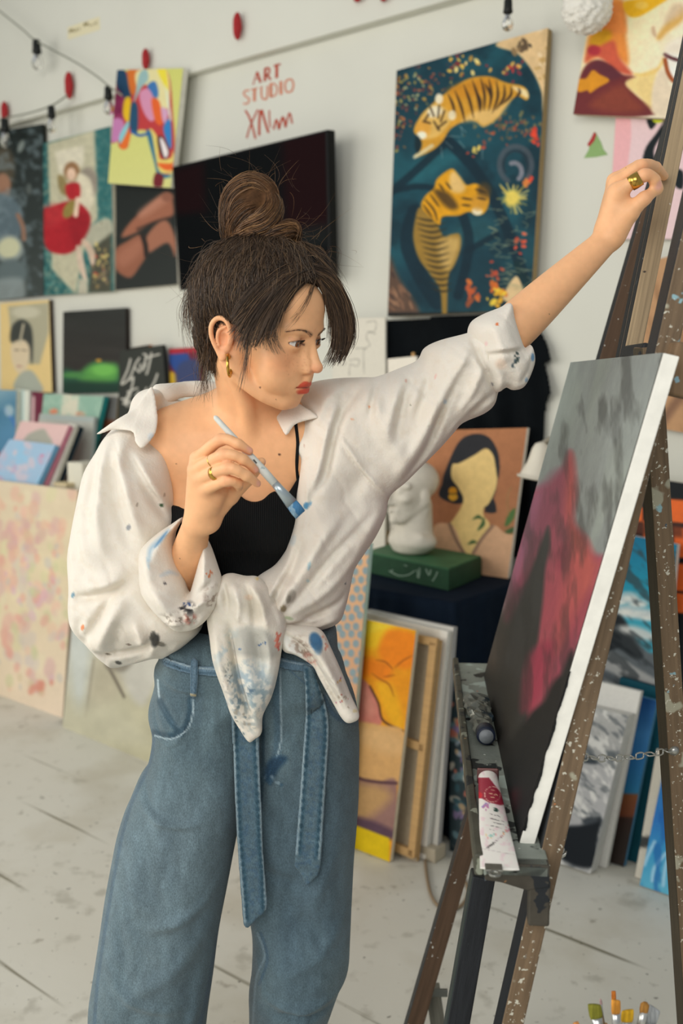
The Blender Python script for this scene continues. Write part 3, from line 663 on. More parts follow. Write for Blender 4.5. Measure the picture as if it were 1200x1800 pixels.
def p_smile(p):
    p.frame(920, 0, 4.286); p.grad((500, 0), (1200, 400), [(0, '#e6d3a8'), (.5, '#e9d9ae'), (1, '#e8dcc0')])
    p.poly([(640, 0), (760, 20), (770, 250), (790, 480), (700, 440), (560, 430), (470, 460), (500, 250), (620, 150)], '#d9863c', 20); p.poly([(640, 40), (720, 60), (770, 240), (620, 220)], '#e28a48', 20); p.ell(580, 290, 90, 60, '#cf9a24', .4, 1, -30); p.poly([(460, 470), (500, 350), (560, 350), (680, 310), (720, 430), (820, 560), (700, 540), (560, 430)], '#c2573f', 16); p.ell(530, 380, 50, 40, '#a8323c', .5)
    p.poly([(430, 560), (480, 480), (560, 450), (660, 490), (740, 560), (850, 580), (770, 630), (850, 720), (990, 865), (370, 865), (400, 680)], '#6a2c2e', 8); p.poly([(450, 560), (540, 460), (640, 490), (740, 570), (640, 600), (540, 520)], '#5a2a34', 14, .9); p.poly([(600, 700), (740, 640), (820, 720), (900, 830), (700, 850), (500, 800)], '#85402f', 30, .8)
    p.poly([(410, 600), (470, 590), (520, 530), (570, 560), (645, 605), (560, 660), (500, 700), (480, 680), (410, 690)], '#cf8a22', 6)
    p.poly([(750, 40), (800, 0), (1080, -20), (1000, 50), (870, 125), (790, 120)], '#e0ab20', 8); p.ell(890, 40, 50, 30, '#e6c060', .5, .7)
    p.poly([(770, 630), (860, 570), (1000, 520), (980, 640), (970, 780), (1000, 860), (880, 740)], '#e3c886', 14); p.poly([(980, 640), (1030, 520), (1080, 560), (1100, 640), (1200, 660), (1200, 870), (990, 865), (965, 760)], '#dccbb0', 14); p.poly([(1000, 280), (1060, 190), (1150, 90), (1200, 60), (1200, 150), (1080, 250), (1030, 300)], '#cfa050', 16, .9); p.poly([(1060, 170), (1120, 40), (1200, 30), (1200, 100), (1110, 160)], '#c9b090', 20, .8); p.poly([(960, 210), (985, 200), (1000, 270), (975, 270)], '#c4a888', 8)
    p.stroke([(840, 560), (920, 560), (1010, 520), (1060, 430)], 26, '#e4c070', 14, .8); p.poly([(1060, 400), (1200, 430), (1200, 640), (1130, 610), (1080, 530)], '#e6e2d6', 8); p.stroke([(1065, 410), (1120, 440), (1210, 465)], 30, '#5a2f34', 7); p.stroke([(1065, 450), (1085, 540), (1130, 610), (1210, 640)], 34, '#9a5028', 8); p.poly([(1080, 330), (1200, 280), (1200, 400), (1070, 400)], '#e0d6c6', 20, .8); p.tone(.05, 40)
wallcanvas('smile_painting', [(1050, -55), (1290, -52), (1265, 212), (1007, 201)], .03, p_smile, '#e6d3a8', 'orange and cream painting of a smiling face at the top right corner', thick=.03, step=2, edge='#c9b8a0')
def p_pink(p):
    p.frame(920, 0, 4.286); p.poly([(600, 850), (780, 860), (810, 1000), (790, 1200), (760, 1500), (560, 1600), (600, 1000)], '#e0a9ac', 5); k = '#131c20'
    p.poly([(925, 890), (985, 880), (1000, 930), (955, 975)], k, 4); p.poly([(1060, 880), (1140, 885), (1060, 930), (1050, 1000), (985, 1120), (980, 1220), (900, 1215), (920, 1110), (1000, 1000), (1050, 920)], k, 4); p.poly([(1035, 1100), (1090, 1090), (1090, 1230), (1050, 1200)], k, 4); p.ell(1010, 900, 40, 28, '#c9d62a', .25); p.ell(1065, 1100, 26, 14, '#c9d62a', .3); p.poly([(1120, 1280), (1200, 1290), (1200, 1420), (1140, 1400)], k, 5)
wallcanvas('pink_canvas', [(1083, 190), (1240, 170), (1230, 420), (1069, 420)], .008, p_pink, '#dcc0c2', 'pale pink canvas with black curls half hidden below the smiling face', thick=.018, step=2.2, edge='#d8c4c0')
def p_brown(p): p.cloud('#8d6a4c', 60, .5, .2, .8, 3, (.4, 2.5), -20); p.stroke([(1150, 760), (1200, 690)], 16, '#6d5040', 10, .7)
wallcanvas('tan_canvas', [(1128, 462), (1262, 430), (1262, 772), (1128, 747)], .02, p_brown, '#b38b66', 'tan canvas on the wall behind the easel mast', step=3, edge='#8a6c50')

# row of small canvases lower on the wall
def p_yel(p):
    p.frame(0, 500, 2.857); p.poly([(40, 110), (245, 90), (245, 240), (200, 400), (140, 400), (60, 300)], '#a8a48c', 6, 1, False); p.ell(130, 140, 70, 30, '#c4c0aa', .4, .8); p.poly([(55, 290), (60, 210), (105, 175), (150, 200), (165, 270), (160, 400), (130, 300)], '#3f423e', 6); p.poly([(60, 300), (120, 280), (150, 330), (130, 430), (90, 445), (60, 380)], '#d3c2a4', 6); p.stroke([(118, 200), (100, 290)], 10, '#b8b098', 4); p.poly([(75, 530), (90, 460), (150, 430), (195, 480), (210, 540)], '#a4a99c', 6); p.stroke([(75, 330), (95, 328)], 7, '#7a6a58', 3); p.stroke([(112, 330), (132, 332)], 7, '#7a6a58', 3); p.stroke([(88, 410), (108, 412)], 8, '#b58a7a', 3)
wallcanvas('yellow_portrait', [(0, 533), (86, 527), (92, 690), (2, 690)], .01, p_yel, '#dcc287', 'portrait of a dark haired woman on pale yellow, low at the left end', step=1.8, edge='#4a3a2c')
def p_green(p):
    p.frame(0, 500, 2.857); p.grad((400, 130), (400, 430), [(0, '#2d2f2d'), (1, '#35322f')]); p.tone(.12, 60, 3, (3, .5)); p.poly([(315, 430), (400, 440), (440, 410), (490, 385), (540, 405), (590, 410), (590, 560), (310, 560)], '#2b5440', 14); p.poly([(400, 450), (450, 405), (500, 395), (585, 405), (585, 480), (480, 500), (400, 480)], '#5a9a4a', 16, .9); p.ell(520, 430, 60, 30, '#74ba58', .6, .8); p.poly([(310, 490), (600, 500), (600, 570), (310, 570)], '#20382f', 16, .9); p.ell(370, 455, 60, 16, '#4a8048', .6); p.ell(495, 382, 14, 8, '#b08a3a', .5)
wallcanvas('green_hill_painting', [(111, 548), (221, 541), (222, 690), (110, 692)], .01, p_green, '#2d2f2d', 'dark painting with a glowing green hill under the leg painting', step=1.8, edge='#2b2320')
def p_let(p):
    p.frame(0, 500, 2.857); W = '#c6c3b8'
    for q, w in [([(655, 375), (640, 430), (610, 500), (650, 470), (680, 400), (700, 370)], 9), ([(680, 420), (700, 440), (705, 400)], 8), ([(720, 350), (735, 360), (715, 430), (730, 400)], 9), ([(760, 345), (745, 420), (735, 450)], 9), ([(730, 370), (800, 350)], 8), ([(655, 480), (670, 470), (650, 560), (620, 600), (650, 540)], 9), ([(640, 540), (690, 520)], 8), ([(680, 560), (700, 540), (690, 580), (715, 560), (710, 590)], 8), ([(735, 520), (720, 560), (750, 540), (740, 580)], 8), ([(790, 450), (770, 500), (730, 560), (690, 610)], 9), ([(610, 575), (640, 580), (635, 610)], 9), ([(630, 600), (660, 590), (655, 620)], 8)]: p.stroke(q, w, W, 4, .95)
wallcanvas('lettered_canvas', [(211, 617), (286, 606), (296, 760), (207, 742)], .045, p_let, '#333632', 'charcoal canvas with white brush lettering leaning by the shirt collar', step=1.4, edge='#2a2c2a')
def p_mix(p):
    p.frame(0, 500, 2.857); p.poly([(835, 345), (930, 335), (960, 420), (920, 450), (880, 440)], '#2c4a8a', 6); p.poly([(845, 440), (880, 450), (885, 495), (840, 500)], '#d3ac30', 6); p.poly([(900, 400), (1000, 380), (1010, 500), (890, 500)], '#3a4468', 12); p.poly([(820, 320), (1000, 310), (1000, 335), (830, 350)], '#a42c38', 6)
wallcanvas('primary_colour_canvas', [(297, 613), (352, 610), (352, 690), (299, 690)], .012, p_mix, '#6a2a3a', 'small red, blue and yellow canvas just behind the nape of the neck', step=2, edge='#8a2a34')
wallcanvas('orange_edged_canvas', [(226, 612), (262, 606), (264, 700), (228, 705)], .02, lambda p: None, '#2b2520', 'narrow dark canvas with an orange top edge behind the white lettering', step=4, edge='#c07a3c')
# ================================================================= TABLE WITH CLOTH, PLASTER HEAD, BOX
TZ = .775
def pxs(px, off):                                   # wall coordinate of the vertical line seen at px on the plane `off` from the wall
    return wall_s(onwall(px, 900, off))
TOFF = .54
sA, sB = pxs(540, TOFF), pxs(800, TOFF)             # left and right end of the table front
navy = mat('navy_cloth', '#131e2c', .95, noise=.12, nscale=25, bump=.2, bscale=300, spec=.1)
def cloth_table():
    path = []                                       # outline of the hanging cloth, from the left end round the right corner to the wall
    n1, n2 = 120, 50
    for i in range(n1): path.append((sA + (sB - sA) * i / (n1 - 1), TOFF, 0))
    for i in range(1, n2): path.append((sB, TOFF - (TOFF - .06) * i / (n2 - 1), 1))
    V = []; rows = 26; m = len(path)
    for r in range(rows):
        t = r / (rows - 1)
        for i, (s_, o_, side) in enumerate(path):
            a = (.004 + .02 * t) * (math.sin(i * .42 + 1.2 * math.sin(i * .11)) * .6 + .4 * math.sin(i * .19 + 2)) + .015 * t
            if r == 0: a = 0
            s2, o2 = (s_, o_ + a) if side == 0 else (s_ - a, o_)
            if side == 0 and i > n1 - 12: s2 -= a * (i - n1 + 12) / 12
            if side == 1 and i < n1 + 10: o2 += a * (1 - (i - n1) / 10)
            V.append(wallpt(s2, o2, TZ * (1 - t) + .004 * t))
    FA = [(r * m + i, r * m + i + 1, (r + 1) * m + i + 1, (r + 1) * m + i) for r in range(rows - 1) for i in range(m - 1)]
    return V, FA
tbl = thing('table', wallpt((sA + sB) / 2, .3, 0), 'table under a navy cloth carrying the plaster head and green box', 'table')
MB().prism([wallpt(sA, .06, TZ), wallpt(sB, .06, TZ), wallpt(sB, TOFF, TZ), wallpt(sA, TOFF, TZ)], (0, 0, -.025)).build('table_top', navy, tbl, bevel=.01)
V, FA = cloth_table(); o = make('table_cloth', V, FA, navy, tbl, True); md = o.modifiers.new('thick', 'SOLIDIFY'); md.thickness = .004; md.offset = -1
for s_, o_ in ((sA - .06, .12), (sA - .06, TOFF - .06), (sB + .06, .12), (sB + .06, TOFF - .06)):
    MB().bar(wallpt(s_, o_, 0), wallpt(s_, o_, TZ - .02), WD, .05, .05).build('table_leg', mat('dark_wood', '#2e2620', .6), tbl)

green = mat('green_box_paint', '#23472f', .6, noise=.15, nscale=30, bump=.1, bscale=90, splat=[('#56705a', 160, .70)])
P1, P2, P0 = at_z(788, 1039, TZ + .001), at_z(846, 1014, TZ + .001), at_z(640, 1005, TZ + .001)
gh = .068; P3 = P0 + P2 - P1
gb = thing('green_box', (P0 + P2) / 2, 'dark green box with white brush scribbles under the plaster head', 'box')
MB().prism([P0, P1, P2, P3], (0, 0, gh)).build('box_body', green, gb, bevel=.002)  # area lamps placed at the added windows, giving the key from the left
ins = lambda q: (P0 + P2) / 2 + (q - (P0 + P2) / 2) * .985 + UP * gh
MB().prism([ins(P0), ins(P1), ins(P2), ins(P3)], (0, 0, .006)).build('box_lid', mat('green_box_lid', '#3b6b48', .6, noise=.2, nscale=18), gb, bevel=.002)
bn = unit(np.cross(P1 - P0, UP)); bn = bn if bn[1] < 0 else -bn
bp = lambda x, y, off: at_plane(x, y, P0 + bn * off, bn)
ribbons(fr_(600, 540, 3, [([(250, 1390), (300, 1415), (350, 1412), (385, 1390)], 5), ([(395, 1385), (402, 1400), (400, 1425)], 6), ([(410, 1375), (412, 1400), (405, 1430)], 5), ([(445, 1380), (452, 1400), (462, 1412), (470, 1385)], 6), ([(505, 1395), (495, 1420), (478, 1445)], 5), ([(270, 1385), (262, 1392)], 6), ([(330, 1360), (345, 1366)], 4)]),
        .0008, nrm=bn, plane=bp).build('white_brush_marks', mat('box_white', '#8ea592', .8), gb)

# planar plaster head, looking to the left of the picture
def plaster_head():
    base = at_z(722, 972, TZ + gh + .007); S = .325 / 30.0
    f = unit(np.array([-.80, -.60, 0])); l = np.cross(UP, f)
    R = np.stack([l, f, UP], 1)
    H = lambda x, y, z: base + (l * x + f * y + UP * z) * S
    d = SDF(); d.k = 1.0 * S
    e = lambda c, r, **k: d.ell(H(*c), np.array(r) * S, R, **k)
    e((0, -1.5, 23.5), (6.8, 8.4, 6.6)); e((0, 3, 19), (5.8, 5.6, 7.5)); e((0, 4.5, 13.2), (3.6, 3.6, 3.2))
    for sx in (-1, 1):
        d.cap(H(5.2 * sx, -1, 17), H(2 * sx, 5.5, 12), 1.6 * S, 1.5 * S); e((3.9 * sx, 6, 18.6), (2.2, 2, 1.6)); d.cap(H(.5 * sx, 8.2, 22.6), H(5 * sx, 5.8, 22.6), 1.1 * S, 1.0 * S)
        e((2.7 * sx, 8.6, 20.8), (1.8, 1.5, 1.1), k=.6 * S, op='-'); d.cap(H(.9 * sx, 9, 16.9), H(.3 * sx, 9.6, 17.2), .75 * S); e((6.4 * sx, -.5, 18.6), (.9, 1.8, 2.6))
        d.sph(H(2.7 * sx, 7.2, 20.7), 1.25 * S, k=.2 * S)
    d.cap(H(0, 8.4, 21.6), H(0, 10.6, 17.4), .8 * S, 1.0 * S); d.cap(H(-1.8, 7.6, 14.6), H(0, 8.8, 14.7), .55 * S); d.cap(H(1.8, 7.6, 14.6), H(0, 8.8, 14.7), .55 * S); d.cap(H(-1.6, 7.5, 13.6), H(1.6, 7.5, 13.6), .6 * S); d.sph(H(0, 7.4, 11.6), 1.5 * S)
    d.cap(H(-1.9, 8.6, 14.15), H(1.9, 8.6, 14.15), .22 * S, k=.15 * S, op='-')
    d.cap(H(0, -1.5, 15), H(0, -1, 5), 5.6 * S, 6.4 * S)
    for sx in (-1, 1): d.cap(H(5 * sx, -2, 15), H(1.2 * sx, 4, 5), 1.4 * S, 1.2 * S)
    e((0, -.5, 4), (9.0, 7.0, 4.0)); e((0, 0, 1.6), (6.6, 5.6, 2.0)); d.cap(H(-6.5, 1.5, 5.5), H(6.5, 1.5, 5.5), 1.6 * S)
    d.custom(H(0, 0, -12), 14 * S, lambda x, y, z: z - base[2] + 0 * x + 0 * y, k=0, op='-')
    V, FA = d.mesh(.0032)
    o = make('plaster_head', V, FA, mat('plaster', '#dcd5c6', .8, noise=.05, nscale=40, bump=.1, bscale=150), None, False)
    m = o.modifiers.new('planes', 'DECIMATE'); m.ratio = .09
    tag(o, 'white plaster head cast with carved planes standing on the green box', 'sculpture')
plaster_head()
qb = at_z(655, 985, TZ)
MB().box(qb + UP * .055 + WN * -.06, WD * .03, WN * .02, UP * .053).build('beige_block', mat('beige_wood', '#b59c74', .8), None, bevel=.003).location.z += 0
tag(COL.objects['beige_block'], 'small beige wooden block behind the plaster head', 'block')

def standing(name, px4, lean, z, paint, base, label, thick=.02, **k):
    p0, n = lean_plane(px4[3], px4[2], z, lean)
    return canvas(name, quad_on(px4, p0, n), n, thick, paint, base, label, **k)
def foot(name, px4, off, lean, z, paint, base, label, thick=.02, **k):
    """canvas parallel to the wall, its foot `off` from the wall at height z, leaning back"""
    n = unit(WN * math.cos(math.radians(lean)) + UP * math.sin(math.radians(lean))); p0 = wallpt(0, off, z + .001)
    Q = [np.array(v) for v in quad_on(px4, p0, n)]
    for i, j in ((3, 0), (2, 1)):
        d = Q[i] - Q[j]; Q[i] = Q[j] + d * ((z + .001 + thick * math.sin(math.radians(lean)) - Q[j][2]) / d[2])
    return canvas(name, Q, n, thick, paint, base, label, **k)
def p_lady(p):
    p.frame(600, 540, 3); p.grad((500, 640), (900, 1400), [(0, '#a8714c'), (.5, '#9c6746'), (1, '#a67652')])
    H = '#25262a'
    p.poly([(540, 880), (590, 760), (640, 690), (715, 668), (780, 690), (822, 760), (832, 840), (815, 960), (800, 1020), (815, 1080), (760, 1082), (750, 1060), (640, 1030), (590, 1035), (515, 995), (530, 930)], H, 3)
    p.poly([(490, 1160), (570, 1140), (640, 1030), (620, 960), (580, 900), (585, 830), (620, 820), (700, 780), (760, 745), (800, 780), (822, 850), (815, 950), (780, 1030), (750, 1060), (750, 1100), (780, 1160), (700, 1290), (640, 1290)], '#d6b878', 3)
    p.poly([(485, 1170), (560, 1140), (600, 1170), (650, 1290), (700, 1300), (790, 1155), (860, 1190), (930, 1230), (900, 1430), (480, 1420)], '#c99f7c', 3); p.stroke([(570, 1145), (605, 1230), (645, 1295)], 18, '#8d6f5a', 4); p.stroke([(795, 1155), (740, 1220), (695, 1295)], 18, '#8d6f5a', 4)
    p.poly([(590, 760), (640, 690), (715, 668), (780, 690), (822, 760), (834, 850), (822, 900), (800, 780), (760, 742), (700, 778), (620, 822), (580, 826), (560, 850)], H, 3); p.poly([(585, 1000), (640, 1030), (590, 1035), (515, 995), (540, 930)], H, 3); p.poly([(765, 1060), (800, 1010), (815, 1080), (755, 1080)], H, 3)
    p.ell(587, 970, 22, 22, '#c88a24', .15); p.ell(588, 1000, 24, 20, '#d09a30', .15); p.stroke([(566, 985), (612, 985)], 5, '#3a2c20', 3)
    for q in [[(690, 1120), (720, 1095), (750, 1120), (720, 1115)], [(750, 1110), (755, 1150), (715, 1180), (735, 1140)], [(665, 1250), (690, 1228), (715, 1240), (690, 1248)]]: p.poly(q, '#3c5a34', 3)
    p.poly([(860, 1150), (880, 1090), (915, 1060), (910, 1110), (880, 1150)], '#4a6a3a', 4); p.poly([(860, 1185), (900, 1160), (915, 1175), (890, 1195)], '#3f5a34', 4); p.stroke([(880, 1100), (875, 1000), (895, 950)], 7, '#8d7048', 5, .8)
    p.tone(.05, 25)
foot('faceless_portrait', [(752, 757), (926, 752), (892, 1018), (737, 985)], .128, 4.5, TZ, p_lady, '#a8714c', 'flat portrait of a dark haired woman without a face on terracotta, behind the plaster head', step=1.8, edge='#e8dfd0', thick=.018)
def p_line(p):
    p.frame(600, 540, 3); k = '#77746c'
    for q in [[(130, 80), (180, 75), (175, 125), (140, 130), (180, 140)], [(140, 130), (130, 160), (150, 200), (120, 220), (115, 260), (120, 350)], [(40, 280), (90, 275), (85, 310), (50, 300)], [(45, 300), (40, 360)], [(70, 220), (100, 215), (130, 222)], [(-20, 280), (10, 270), (20, 300), (-10, 305)]]: p.stroke(q, 3.5, k, 3, .8)
foot('line_drawing', [(584, 561), (677, 558), (676, 1000), (586, 985)], 0.12, 3, TZ, p_line, '#cfcabc', 'off white board with thin ink line drawing to the right of her fringe', step=1.6, edge='#dcd8cc', thick=.01)
wc = foot('blank_canvas', [(681, 631), (732, 626), (731, 1000), (686, 990)], .085, 1, TZ, lambda p: None, '#ddd6c8', 'blank white canvas with a wooden peg peeking over the raised sleeve', step=8, edge='#e0dacd', thick=.015)
pk = at_plane(723, 627, wallpt(0, .085, TZ), unit(WN * math.cos(.017) + UP * math.sin(.017))); MB().bar(pk - UP * .02 - WN * .012, pk + UP * .016 - WN * .012, WD, .012, .01).build('wooden_peg', mat('peg_wood', '#c49a62', .6), wc, bevel=.002)

# black cloth hanging behind the table, with its torn edge
def drape():
    out = [(680, 562), (760, 558), (860, 553), (934, 549), (950, 585), (960, 600), (971, 634), (956, 640), (964, 662), (971, 690), (958, 708), (952, 740), (950, 800), (944, 900), (938, 985), (690, 960), (682, 800)]
    off = .035; U = np.array([[wall_s(onwall(x, y, off)), onwall(x, y, off)[2]] for x, y in out])
    fine = []
    for i in range(len(U)):
        a, b = U[i], U[(i + 1) % len(U)]; n = max(1, int(np.linalg.norm(b - a) / .012))
        fine += [a + (b - a) * t / n for t in range(n)]
    fine = np.array(fine)
    h = .006; s0, z0 = U.min(0) - h; s1, z1 = U.max(0) + h
    d = SDF(); c = wallpt((s0 + s1) / 2, off, (z0 + z1) / 2)
    def fn(x, y, z):
        s_ = (x - W0[0]) * WD[0] + (y - W0[1]) * WD[1]; o_ = (x - W0[0]) * WN[0] + (y - W0[1]) * WN[1]
        p2 = fine_sd(s_, z); wav = .013 * np.sin(s_ * 60 + 2 * np.sin(z * 3)) * np.clip((z1 - z) * 3, .15, 1) + .008 * np.sin(s_ * 27 + 1)
        return np.maximum(p2, np.abs(o_ - off - wav) - .004)
    gs = np.arange(s0, s1 + h, h); gz = np.arange(z0, z1 + h, h); G = poly_sd(gs[:, None], gz[None, :], fine)
    def fine_sd(s_, z): 
        return poly_sd(s_, z, U)
    ns, nz = len(gs), len(gz)
    # sheet mesh clipped to the torn outline
    S_, Z_ = np.meshgrid(gs, gz, indexing='ij'); keep = G < .002
    idx = -np.ones((ns, nz), int); idx[keep] = np.arange(keep.sum())
    V = []
    for i in range(ns):
        for j in range(nz):
            if keep[i, j]:
                s_, z = gs[i], gz[j]
                w_ = .014 * math.sin(s_ * 55 + 2 * math.sin(z * 3)) * min(1, max(.15, (z1 - z) * 3)) + .009 * math.sin(s_ * 25 + 1)
                V.append(wallpt(s_, off + w_, z))
    FA = [(idx[i, j], idx[i + 1, j], idx[i + 1, j + 1], idx[i, j + 1]) for i in range(ns - 1) for j in range(nz - 1) if keep[i, j] and keep[i + 1, j] and keep[i + 1, j + 1] and keep[i, j + 1]]
    o = make('black_drape', V, FA, mat('black_cloth', '#0d1114', .95, spec=.1, noise=.2, nscale=15, bump=.15, bscale=200), None, True)
    m = o.modifiers.new('thick', 'SOLIDIFY'); m.thickness = .005
    tag(o, 'black cloth with a torn edge hanging on the wall under the tiger painting', 'cloth')
drape()

# white bell shaped lamp shade on a short wall arm
lc = onwall(945, 815, .30)
lamp = thing('wall_lamp', lc, 'small wall lamp with a white bell shaped shade beside the faceless portrait', 'lamp')
ux = np.array([1., 0, 0]); k = lc[1] / F * 1.0
ax = unit(np.array([.16, 0, 1]))
prof = [(20 * k, -2 * k), (33 * k, -24 * k), (31 * k, -28 * k), (26 * k, -18 * k), (19 * k, 0), (17 * k, 10 * k), (15 * k, 24 * k), (11 * k, 34 * k), (4 * k, 38 * k)]
MB().lathe(prof[1:], lc + UP * .0, ax, 32).build('lamp_shade', mat('lamp_enamel', '#e4ddcc', .45), lamp, True)
MB().tube([lc + ax * 36 * k, lc + ax * 44 * k - WN * .05, onwall(955, 790, .06), onwall(955, 795, .0)], .006).build('lamp_arm', mat('lamp_arm_metal', '#b9b2a2', .4, .5), lamp, True)

# ================================================================= CANVASES STACKED AGAINST THE TABLE
def p_yellow(p):
    p.frame(580, 960, 3); p.grad((300, 400), (250, 1000), [(0, '#dfa41c'), (.5, '#dc8c18'), (1, '#d8921e')])
    p.poly([(100, 370), (330, 420), (270, 480), (240, 540), (130, 520), (100, 540)], '#e2b422', 16); p.poly([(180, 400), (310, 420), (240, 450), (160, 480)], '#e0c63a', 14, .8); p.poly([(255, 560), (280, 480), (320, 440), (450, 470), (430, 640), (300, 620)], '#e07a16', 16, .9); p.poly([(150, 600), (220, 590), (330, 640), (280, 720), (220, 680), (150, 700)], '#dd7418', 18, .8); p.poly([(240, 720), (330, 740), (380, 900), (370, 970), (300, 900)], '#e0a41e', 18, .9)
    for q in [[(340, 640), (390, 600), (440, 575)], [(220, 670), (260, 700), (310, 730), (335, 790)], [(150, 640), (165, 600), (185, 585)], [(280, 690), (340, 680)], [(240, 600), (290, 610), (330, 650)]]: p.stroke(q, 8, '#8d4a14', 5, .9, .6)
    p.poly([(80, 700), (150, 690), (210, 740), (255, 840), (265, 945), (150, 930), (80, 920)], '#bd7264', 6); p.poly([(150, 700), (210, 760), (240, 860), (200, 900), (150, 800)], '#c98a78', 20, .6); p.stroke([(210, 740), (255, 830), (280, 920), (385, 975)], 12, '#4a2a1c', 5, .95)
    p.poly([(80, 930), (160, 925), (270, 945), (390, 985), (370, 1250), (250, 1245), (80, 1220)], '#c79a62', 6); p.poly([(80, 950), (250, 960), (380, 1010), (370, 1100), (200, 1060)], '#d0a874', 24, .7); p.poly([(80, 1190), (150, 1220), (260, 1240), (350, 1245), (330, 1540), (200, 1490), (80, 1470)], '#8d6a62', 8); p.poly([(80, 1260), (250, 1260), (320, 1330), (180, 1440), (80, 1380)], '#b8925a', 30, .8); p.poly([(80, 1420), (200, 1440), (330, 1500), (320, 1545), (80, 1480)], '#4f3a4a', 14, .9); p.stroke([(110, 1200), (170, 1230), (260, 1245), (350, 1250)], 16, '#4a2f38', 9, .9)
    p.poly([(60, 1455), (130, 1470), (312, 1540), (310, 1700), (60, 1600)], '#cfb012', 4, 1, False); p.tone(.05, 30)
def p_dots(p):
    p.frame(400, 640, 3); p.grad((600, 1000), (600, 1600), [(0, '#d3a67c'), (1, '#c99c78')])
    r = np.random.RandomState(4)
    for j in range(16):
        for i in range(8):
            x, y = 460 + i * 48 + (j % 2) * 26 + r.randn() * 4, 960 + j * 48 - i * 3 + r.randn() * 4
            p.ell(x, y, 17, 20, '#6f8fa0', .4, .9); p.ell(x + 2, y + 2, 8, 10, '#8d9a94', .5, .7)
def p_back(p):
    p.c[:] = srgb('#9b8d77'); p.frame(580, 960, 3); w = '#c49d68'
    p.tone(.05, 14)
foot('dotted_canvas', [(560, 932), (650, 955), (604, 1478), (520, 1450)], 0.835, 7, 0, p_dots, '#cfa27c', 'peach canvas with rows of blue dots right behind the knotted shirt', step=2.2, edge='#bcd8ce', thick=.018)
foot('yellow_abstract', [(612, 1082), (731, 1108), (685, 1517), (575, 1472)], 0.788, 6, 0, p_yellow, '#dfa41c', 'orange and yellow abstract canvas leaning beside the jeans', step=1.8, edge='#e0d6bc', thick=.016)
sc_ = foot('stretched_canvas', [(630, 1096), (774, 1126), (733, 1509), (600, 1456)], 0.735, 6, 0, p_back, '#9b8d77', 'canvas turned back to front showing its pine stretcher bars, right of the yellow abstract', step=4, edge='#c49d68', thick=.012)
# stretcher bars on the turned canvas
n_s = unit(WN * math.cos(math.radians(6)) + UP * math.sin(math.radians(6))); p0_ = wallpt(0, .735, .001); pine = mat('pine_bar', '#c69f6a', .6, noise=.1, nscale=8, stretch=(1, 1, 12), bump=.1, bscale=60)
q = lambda x, y: at_plane(x, y, p0_, n_s)
for a, b, w in [((630, 1100), (773, 1129), .024), ((602, 1448), (731, 1500), .026), ((766, 1128), (727, 1504), .026), ((620, 1268), (750, 1314), .026)]:
    A, B_ = q(*a), q(*b); ed = unit(np.cross(B_ - A, n_s)); MB().bar(A + n_s * .009, B_ + n_s * .009, ed, w, .016).build('stretcher_bar', pine, sc_, bevel=.002)
foot('white_framed_canvas', [(640, 1077), (787, 1110), (747, 1515), (612, 1462)], 0.708, 6, 0, lambda p: p.poly([(600, 1000), (775, 1100), (735, 1510), (560, 1500)], '#cfc9bb', 3, 1, False), '#dedad0', 'white canvas with a pale edge behind the pine stretcher bars', step=5, edge='#dcd9d0', thick=.02)
foot('grey_edged_canvas', [(645, 1071), (797, 1103), (767, 1511), (625, 1455)], 0.68, 6, 0, lambda p: p.poly([(600, 1076), (790, 1112), (790, 1118), (600, 1083)], '#6f7f8a', 2, 1, False), '#c9c6be', 'canvas with a grey blue rim at the back of the stack by the table', step=3, edge='#a9a8a6', thick=.022)
def p_rag(p): p.dabs(812, 1330, 26, 190, 120, ['#8d98a0', '#5f7a80', '#b06a58', '#c0b8a8', '#35525a', '#7a6a8a', '#2c3a40', '#a89070'], 8, 3); 
foot('speckled_canvas', [(792, 1195), (856, 1215), (836, 1492), (790, 1474)], 0.605, 2, 0, p_rag, '#2f3c40', 'narrow canvas speckled with many colours in the shadow under the table', step=2, edge='#1c2224', thick=.012)
wb_ = at_z(784, 1484, 0); MB().box(wb_ + UP * .022 + WN * .10, WD * .045, WN * .03, UP * .022).build('wooden_block', mat('pale_wood', '#b9ae98', .8, noise=.1), None, bevel=.003)
tag(COL.objects['wooden_block'], 'pale wooden block on the floor under the table edge', 'block')
cb = [at_z(x, y, .006) for x, y in [(747, 1512), (750, 1540), (757, 1572), (770, 1592), (790, 1600), (812, 1590), (822, 1572), (821, 1556), (812, 1545), (800, 1540)]]
tag(MB().tube(smoothline(cb, 6, False), .005, 8).build('floor_cable', mat('cable_tan', '#8d7a62', .6), None, True), 'loop of tan cable on the floor behind the easel leg', 'cable')

# left of the figure
def p_floral(p):
    p.grad((0, 860), (100, 1250), [(0, '#cfc0a6'), (.4, '#d3c4a4'), (1, '#d8c6b0')]); cols = ['#d3a492', '#cf9f94', '#d8b59c', '#c9a2a2', '#d6ccae', '#c8c49a', '#c3b8b0', '#dcb0a0']
    p.dabs(20, 1010, 150, 190, 170, cols, 13, 3, 90, .6, .55); p.dabs(60, 1060, 120, 180, 110, ['#d09a8c', '#c9a8b4', '#bdbd94', '#b8b4ac'], 8, 5, 90, .6, .6); p.dabs(20, 930, 110, 60, 50, ['#d3a892', '#c8a09a'], 10, 8, 90, .6, .6)
    p.dabs(55, 1205, 40, 14, 6, ['#cc8a78', '#c9b89a'], 9, 9, 90, .6, .8); p.tone(.03, 30)
standing('floral_canvas', [(-150, 826), (137, 862), (110, 1262), (-150, 1168)], 6, 0, p_floral, '#cfc0a6', 'large pale pink canvas of blurred blossoms on the floor at the left', step=2.6, edge='#d3c3ae', thick=.03)
